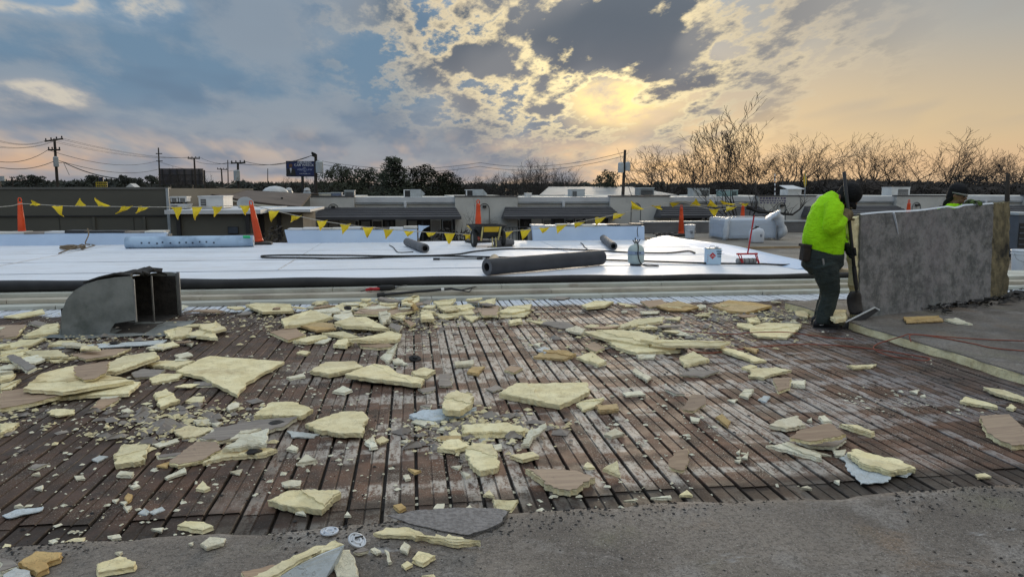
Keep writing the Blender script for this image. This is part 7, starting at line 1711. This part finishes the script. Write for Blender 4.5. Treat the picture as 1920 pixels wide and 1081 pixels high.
# --- near edge and old roof
D('f', 'Y', .055, .00, [(210, 540), (360, 475), (680, 485), (560, 600), (310, 570)], 'thick wedge-shaped yellow slab near the front edge of the deck')
D('g', 'B', .05, .00, [(290, 340), (380, 350), (470, 345), (640, 365), (742, 400), (640, 455), (580, 485), (470, 465)], 'brown-faced slab with crumbled yellow edge at the front centre')
D('g', 'Y', .03, .01, [(790, 342), (880, 290), (902, 385)], 'small triangular yellow shard right of the front brown slab', (.1, .3))
D('g', 'B', .025, .01, [(1210, 312), (1250, 250), (1335, 220), (1335, 330), (1300, 365), (1230, 350)], 'shell-shaped half-brown shard at the right front', (.0, .3))
D('g', 'Y', .025, .01, [(80, 532), (180, 540), (247, 535), (200, 600), (110, 590)], 'crumpled yellow shard at the deck edge near the membrane crack', (0, .2))
D('g', 'Y', .03, .00, [(20, 502), (60, 470), (92, 510)]); D('g', 'Y', .03, .0, [(665, 320), (690, 288), (740, 325), (700, 330)])
D('g', 'P', .02, .00, [(360, 600), (400, 585), (442, 622), (430, 640)], 'pale chip at the edge of the old roof in the middle')
D('g', 'Y', .02, .00, [(1605, 577), (1640, 555), (1702, 577), (1670, 605)], 'pale yellow chip lying alone on the old roof at right')
D('g', 'P', .02, .00, [(1095, 522), (1222, 505), (1232, 522)]); D('g', 'P', .02, .00, [(920, 540), (990, 530), (1005, 542)]); D('g', 'Y', .03, .0, [(1280, 505), (1330, 470), (1370, 505)])
D('e', 'O', .05, .00, [(115, 937), (230, 860), (400, 870), (382, 907), (300, 937), (310, 972), (240, 1003), (180, 972)], 'chunky ochre foam block at the bottom left')
D('e', 'Y', .05, .00, [(620, 947), (770, 895), (872, 927), (860, 960), (630, 998)], 'yellow wedge with a black end on the old roof at lower left')
D('e', 'G', .05, .00, [(0, 912), (90, 930), (122, 962), (0, 1000)], 'grey-faced slab corner at the bottom left edge')
D('e', 'W', .04, .00, [(20, 1012), (100, 967), (192, 987), (205, 1040), (20, 1040)], 'white facer block at the very bottom left')
D('e', 'Y', .04, .00, [(0, 862), (30, 815), (72, 820), (20, 882)], 'yellow chip at the left edge above the ochre block')
D('e', 'P', .035, .00, [(1040, 817), (1140, 780), (1230, 760), (1252, 782), (1080, 850)], 'pale burnt-edged strip on the old roof left of the disc')
D('e', 'P', .035, .00, [(1285, 817), (1350, 770), (1452, 780), (1440, 807), (1330, 840)], 'oval pale foam piece on the old roof left of the disc')
D('e', 'Y', .04, .00, [(1140, 702), (1190, 675), (1310, 680), (1372, 707), (1300, 735)], 'yellow piece at the deck edge left of the wedge-shaped slab')
for pts, k, th in (([(760, 832), (840, 790), (912, 802), (850, 832)], 'P', .03), ([(690, 767), (770, 755), (782, 777), (720, 787)], 'P', .03), ([(415, 807), (480, 780), (552, 775), (530, 802)], 'Y', .02), ([(885, 622), (930, 590), (962, 612), (940, 632)], 'W', .012), ([(960, 612), (1040, 580), (1062, 597), (990, 627)], 'W', .01), ([(790, 577), (850, 575), (820, 607)], 'P', .02), ([(800, 527), (820, 490), (852, 502), (840, 532), (815, 547)], 'O', .03), ([(310, 800), (350, 785), (375, 800), (340, 815)], 'P', .025), ([(970, 720), (1050, 712), (1040, 738)], 'P', .02), ([(570, 820), (605, 805), (612, 830)], 'P', .02), ([(90, 575), (130, 558), (155, 580)], 'P', .025), ([(220, 460), (280, 445), (270, 470)], 'P', .02), ([(720, 535), (765, 528), (745, 550)], 'P', .025), ([(770, 548), (825, 542), (800, 568)], 'P', .02), ([(1210, 815), (1245, 803), (1235, 822)], 'P', .02), ([(740, 870), (790, 865), (770, 885)], 'P', .02), ([(390, 1180), (391, 1181), (392, 1180)], 'P', .01)): 
    if pts[0][1] < 1050: D('e', k, th, 0, pts)
D('e', 'W', .012, .00, [(10, 642), (100, 602), (285, 585), (270, 607), (60, 657)], 'bluish white facer strip on the dark deck at lower left')
D('f', 'Y', .03, .00, [(890, 747), (970, 710), (1120, 710), (1250, 760), (1400, 775), (1582, 812), (1400, 817), (1200, 772), (1000, 757)], 'long thin foam crust strip on the old roof by the membrane crack')
D('f', 'Y', .05, .00, [(1140, 912), (1180, 860), (1292, 890), (1210, 940)], 'broken yellow cube on the old roof below the foam crust strip')
D('f', 'P', .045, .00, [(1060, 852), (1090, 800), (1132, 830), (1110, 877)], 'pale faceted foam nugget on the old roof')
D('f', 'Y', .03, .00, [(1070, 950), (1110, 925), (1147, 947), (1100, 972)], 'small egg-shaped foam nugget on the old roof')
D('f', 'P', .03, .00, [(870, 850), (900, 838), (942, 862), (915, 878)]); D('f', 'P', .025, .0, [(965, 850), (985, 860), (1010, 930), (985, 935)]); D('f', 'G', .02, .0, [(760, 870), (830, 845), (862, 862), (800, 880)])
D('f', 'Y', .03, .00, [(1200, 1022), (1280, 1010), (1290, 1034)]); D('f', 'P', .03, .0, [(1275, 590), (1300, 560), (1350, 560), (1340, 605)]); D('f', 'P', .03, .0, [(1480, 590), (1510, 565), (1545, 600)]); D('f', 'O', .03, .0, [(1020, 570), (1070, 558), (1105, 585), (1060, 605)]); D('f', 'P', .03, .0, [(705, 635), (725, 610), (748, 635)]); D('f', 'P', .02, .0, [(390, 620), (430, 595), (460, 630)])
D('f', 'P', .05, .00, [(640, 990), (690, 870), (742, 865), (775, 930), (800, 1040), (660, 1040)], 'upright pale foam corner beside the tilted slab at the bottom', (0, .1))
D('f', 'B', .03, .00, [(40, 1002), (240, 955), (300, 960), (130, 1040), (60, 1040)], 'brown-faced scrap left of the tilted slab corner at the bottom')
# tilted slab corner at the very bottom: yellow crust edge, blue-white face falling towards us
o = D('f', 'Y', .045, .05, [(100, 1050), (300, 930), (480, 850), (650, 792), (705, 822), (560, 872), (400, 950), (230, 1050)], 'tilted slab corner at the bottom with yellow crust and blue-white face', (0, .05), name='foam_slab')
bl = world_loc(o)
q = [G(440+x/3.4286, 780+y/3.4286, z) for x, y, z in ((705, 824, .20), (560, 880, .19), (400, 958, .18), (240, 1060, .17), (420, 1120, .10), (560, 1080, .10), (650, 980, .11))]
MB().prism(q, (0, .004, -.006)).build('blue_white_face', M_WHITEF, o)
q = [G(440+x/3.4286, 780+y/3.4286, ZO+.012) for x, y in ((380, 1060), (460, 970), (540, 940), (620, 985), (700, 1000), (740, 1060), (600, 1120))]
tag(MB().prism(q, (0, 0, .01)).build('brown_felt', mat('wet_brown_felt', (.075, .05, .035), (.05, .035, .026), 6, .6, .4, 30)), 'wet brown felt scrap in front of the tilted slab corner', 'felt')
# loose shards that fill the heaps
def shard(x, y, z, r, kind, label, group):
    a0 = drnd.uniform(0, 6.28); n = drnd.randrange(4, 7); el_ = drnd.uniform(.35, .8); ang = drnd.gauss(.1, .5); ca_, sa_ = math.cos(ang), math.sin(ang); tx_, ty_ = drnd.uniform(-.12, .12), drnd.uniform(-.10, .16)
    top = []
    for k in range(n):
        a = a0+6.2832*k/n+drnd.uniform(-.3, .3); q = drnd.uniform(.6, 1.1)*r; lx, ly = math.cos(a)*q, math.sin(a)*q*el_
        px_, py_ = lx*ca_-ly*sa_, lx*sa_+ly*ca_; top.append(Vector((x+px_, y+py_, z+tx_*px_+ty_*py_)))
    th = drnd.uniform(.012, .026); lo = min(p.z for p in top)-th
    if lo < .001: top = [p+Vector((0, 0, .001-lo)) for p in top]
    poly = outline(top, max(.014, r*.10), min(.010, r*.06)); m, r1 = piece_mesh(poly, th, (0, 0))
    o = m.build('foam_shard', {'B': M_BROWN, 'G': M_GREYF}.get(kind, KM[kind]), None, loc=Vector((x, y, min(p.z for p in poly)-th)))
    return tag(o, label, 'foam piece', group)
for (n, ux, vx, su, sv_, zmax, lab, grp) in ((34, -4.6, 7.3, .8, .55, .10, 'thin torn shard in the heap left of the vent\'s front', 'shards in the left heap'), (46, -.6, 9.25, 1.0, .33, .10, 'thin torn shard in the rubble ridge by the board step', 'shards in the rubble ridge'), (14, 2.5, 7.6, .55, .3, .05, 'thin torn shard in the right-centre heap', 'shards in the right-centre heap'), (16, -3.0, 8.3, .9, .35, .03, 'thin torn shard scattered round the vent base', 'shards round the vent'), (14, 3.6, 8.8, .8, .4, .03, 'thin torn shard on the deck behind the cord near the worker', 'shards near the worker'), (12, -2.2, 5.4, .8, .7, .02, 'thin torn shard strewn over the left deck', 'shards on the left deck')):
    for _ in range(n):
        xs_, ys_ = drnd.gauss(ux, su), min(9.95, drnd.gauss(vx, sv_))
        if -4.0 < xs_ < -2.6 and 7.95 < ys_ < 9.7: continue       # not inside the vent
        shard(xs_, ys_, drnd.uniform(.02, zmax+.02), drnd.uniform(.07, .22)*(1.0 if zmax > .04 else .7), drnd.choice('YYYPPGBY'), lab, grp)
# propane-dark plugs seen in the rubble
def plug(px_, py_, z, r, label):
    p = G(px_, py_, z); o = thing('pipe_plug', label, 'pipe plug', p); MB().lathe([(r*.5, 0), (r, .004), (r*1.05, .02), (r*.8, .025), (r*.5, .012), (.002, .01)], 18, p, Euler((.25, .1, 0)).to_matrix()).build('cap', M_TAR, o, smooth=True)
    MB().lathe([(r*.35, .012), (r*.35, .03), (r*.2, .034)], 10, p, Euler((.25, .1, 0)).to_matrix()).build('boss', M_RUBBER, o)
plug(652, 579, .115, .045, 'dark round plug on the pale slab in the rubble ridge'); plug(778, 674, .005, .055, 'dark round plug lying on the deck in the centre')
for px_, py_, z, s_, lb in ((476, 850, .02, .05, 'crumpled black felt ball under the white upturned foam'), (520, 800, .005, .07, 'crumpled black felt scrap right of the long grey-faced slab'), (215, 646, .005, .06, 'crumpled black felt scrap in front of the vent'), (738, 600, .04, .05, 'dark crumpled felt in the rubble ridge')):
    rd = random.Random(px_); c = G(px_, py_, z); m = MB(); rings = []
    for i in range(6):
        t = i/5*math.pi; rings.append([c+Vector((math.sin(t)*math.cos(a)*s_*rd.uniform(.6, 1.2), math.sin(t)*math.sin(a)*s_*rd.uniform(.6, 1.1), s_*.3-math.cos(t)*s_*.3*rd.uniform(.8, 1.1))) for a in [6.2832*q/9 for q in range(9)]])
    tag(m.loft(rings).build('felt_scrap', M_TAR), lb, 'felt')

# countless crumbs: foam crumbs on the deck and in its slots, black grit on the old roof
def crumbs(name, n, seed, fn, m_, label, lo, hi):
    rd = random.Random(seed); m = MB()
    for _ in range(n):
        p = fn(rd)
        if p is None: continue
        s_ = lo+(hi-lo)*rd.random()**3; a = rd.uniform(0, 6.28); f = rd.uniform(.4, 1.0); h_ = s_*rd.uniform(.25, .7); ca_, sa_ = math.cos(a), math.sin(a)
        vs_ = [p+Vector((ca_*x*s_-sa_*y*s_*f, sa_*x*s_+ca_*y*s_*f, z*h_)) for x, y, z in ((-1, -.6, 0), (.8, -1, 0), (1, .7, 0), (-.7, .9, 0), (rd.uniform(-.4, .4), rd.uniform(-.4, .4), 1), (.5, .1, .75))]
        m.add(vs_, [(0, 1, 5, 4), (1, 2, 5), (2, 3, 4, 5), (3, 0, 4)])
    o = m.build(name, m_); o['kind'] = 'stuff'; return tag(o, label, 'crumbs')
def f_deck(rd):
    if rd.random() < .5:
        k = rd.randrange(-48, 29); x = k*PITCH_D+rd.uniform(-.010, .010); y = rd.uniform(3.2, 9.9)
        if mnoise.noise(Vector((x*1.2, y*1.2, 4))) < -.05+.06*max(0, x): return None
        return Vector((x, y, -.034+rd.uniform(0, .02)))
    x = rd.uniform(-7, 4.7); y = 3.3+6.6*rd.random()
    d = mnoise.noise(Vector((x*.9, y*.9, 1)))+.5*mnoise.noise(Vector((x*2.5, y*2.5, 2)))+(.35 if y > 8 else 0)+(.35 if x < -1 else 0)-(.35 if x > 2 else 0)
    if d < .05: return None
    return Vector((x, y, .001))
crumbs('foam_crumbs', 20000, 1, f_deck, M_PALE, 'pale foam crumbs scattered over the deck and in its slots', .004, .022)
def f_ridge(rd):
    c = rd.choice(((-4.2, 7.0, 1.0, .5), (-3.8, 8.0, 1.2, .4), (-.9, 9.1, 1.4, .45), (-.6, 8.2, .9, .4), (.6, 9.0, .8, .35), (2.6, 7.3, .9, .5), (-1.6, 5.0, .5, .3), (.4, 4.6, .4, .3), (-3.2, 5.2, .5, .5), (4.2, 8.4, .6, .5)))
    return Vector((rd.gauss(c[0], c[2]*.6), min(10.05, rd.gauss(c[1], c[3]*.7)), .002+rd.uniform(0, .012)))
crumbs('foam_crumbs', 5200, 2, f_ridge, M_FOAM, 'yellow foam crumbs gathered round the foam heaps', .006, .036)
crumbs('paper_scraps', 1500, 5, f_ridge, M_GREYF, 'grey torn facer scraps mixed into the foam heaps', .015, .07)
def f_grit(rd):
    x = rd.uniform(-2.5, 4.6); y = EDGE_N-abs(rd.gauss(0, .18))-.02+wob(x) if rd.random() < .6 else rd.uniform(1.6, 3.15)
    if mnoise.noise(Vector((x*1.6, y*1.6, 9))) < -.15: return None
    d = EDGE_N+wob(x)-y
    if d < .01: return None
    return Vector((x, y, ZO*.42+ZO*.58*min(1, d/.10)**.5+.001))
crumbs('black_grit', 5200, 3, f_grit, M_TAR, 'black tar grit scattered over the old roof in the foreground', .0022, .011)
def f_dirt(rd):
    x = rd.choice((rd.uniform(-6.5, 0), rd.uniform(2.0, 4.8))); y = rd.uniform(3.3, 9.8)
    if mnoise.noise(Vector((x*1.1, y*1.1, 6))) < .0: return None
    return Vector((x, y, .0005))
crumbs('dark_dirt', 6000, 4, f_dirt, M_TAR, 'dark dirt crumbs strewn over the deck', .004, .014)
# membrane crack and lifted patch by the front edge
q = [G(440+x/3.4286, 780+y/3.4286, ZO+.004) for x, y in ((985, 640), (1180, 605), (1440, 590), (1700, 598), (1755, 612), (1720, 680), (1640, 720), (1500, 765), (1290, 730), (1120, 690))]
tag(MB().prism(outline(q, .03, .006), (0, 0, .004)).build('membrane_patch', mat('blue_grey_bare_membrane', (.24, .228, .225), (.145, .137, .135), 45, .9, .6, 70, detail=8)), 'blue-grey bare membrane patch at the old roof edge beside the crack', 'membrane patch')
q = [G(440+x/3.4286, 780+y/3.4286, ZO+.0085) for x, y in ((1765, 605), (1725, 680), (1680, 712), (1600, 735), (1510, 768), (1420, 790))]
tag(MB().tube(q, [.004, .006, .006, .005, .006, .002], 4, flat=.5).build('membrane_crack', M_TAR), 'black open crack in the old roof membrane', 'crack')

import re as _re
for o, c, _, tone in CHIPS:                                  # say which piece a chip lies beside
    n_, cn_ = min(((q[2], q[1]) for q in NAMED), key=lambda q: (q[1]-c).length)
    short = _re.split(r" (?:in|at|of|on|under|behind|beside|near|with|against|resting|lying|right|left|below|above|cut|reaching|tucked|by|alone|between|across|crossing|crossed|along|sitting|sticking|overlapping|standing|propped|lifted|beneath|pointing|from|stacked|just|before|laid|isolated|while)\\b", n_)[0]
    d = c-cn_; rel = ('right of' if d.x > 0 else 'left of') if abs(d.x) > abs(d.y)*.8 else ('behind' if d.y > 0 else 'in front of')
    o['label'] = ' '.join(('small %s foam chip just %s the %s' % (tone, rel, short)).split()[:16]); o['group'] = 'small foam chips'
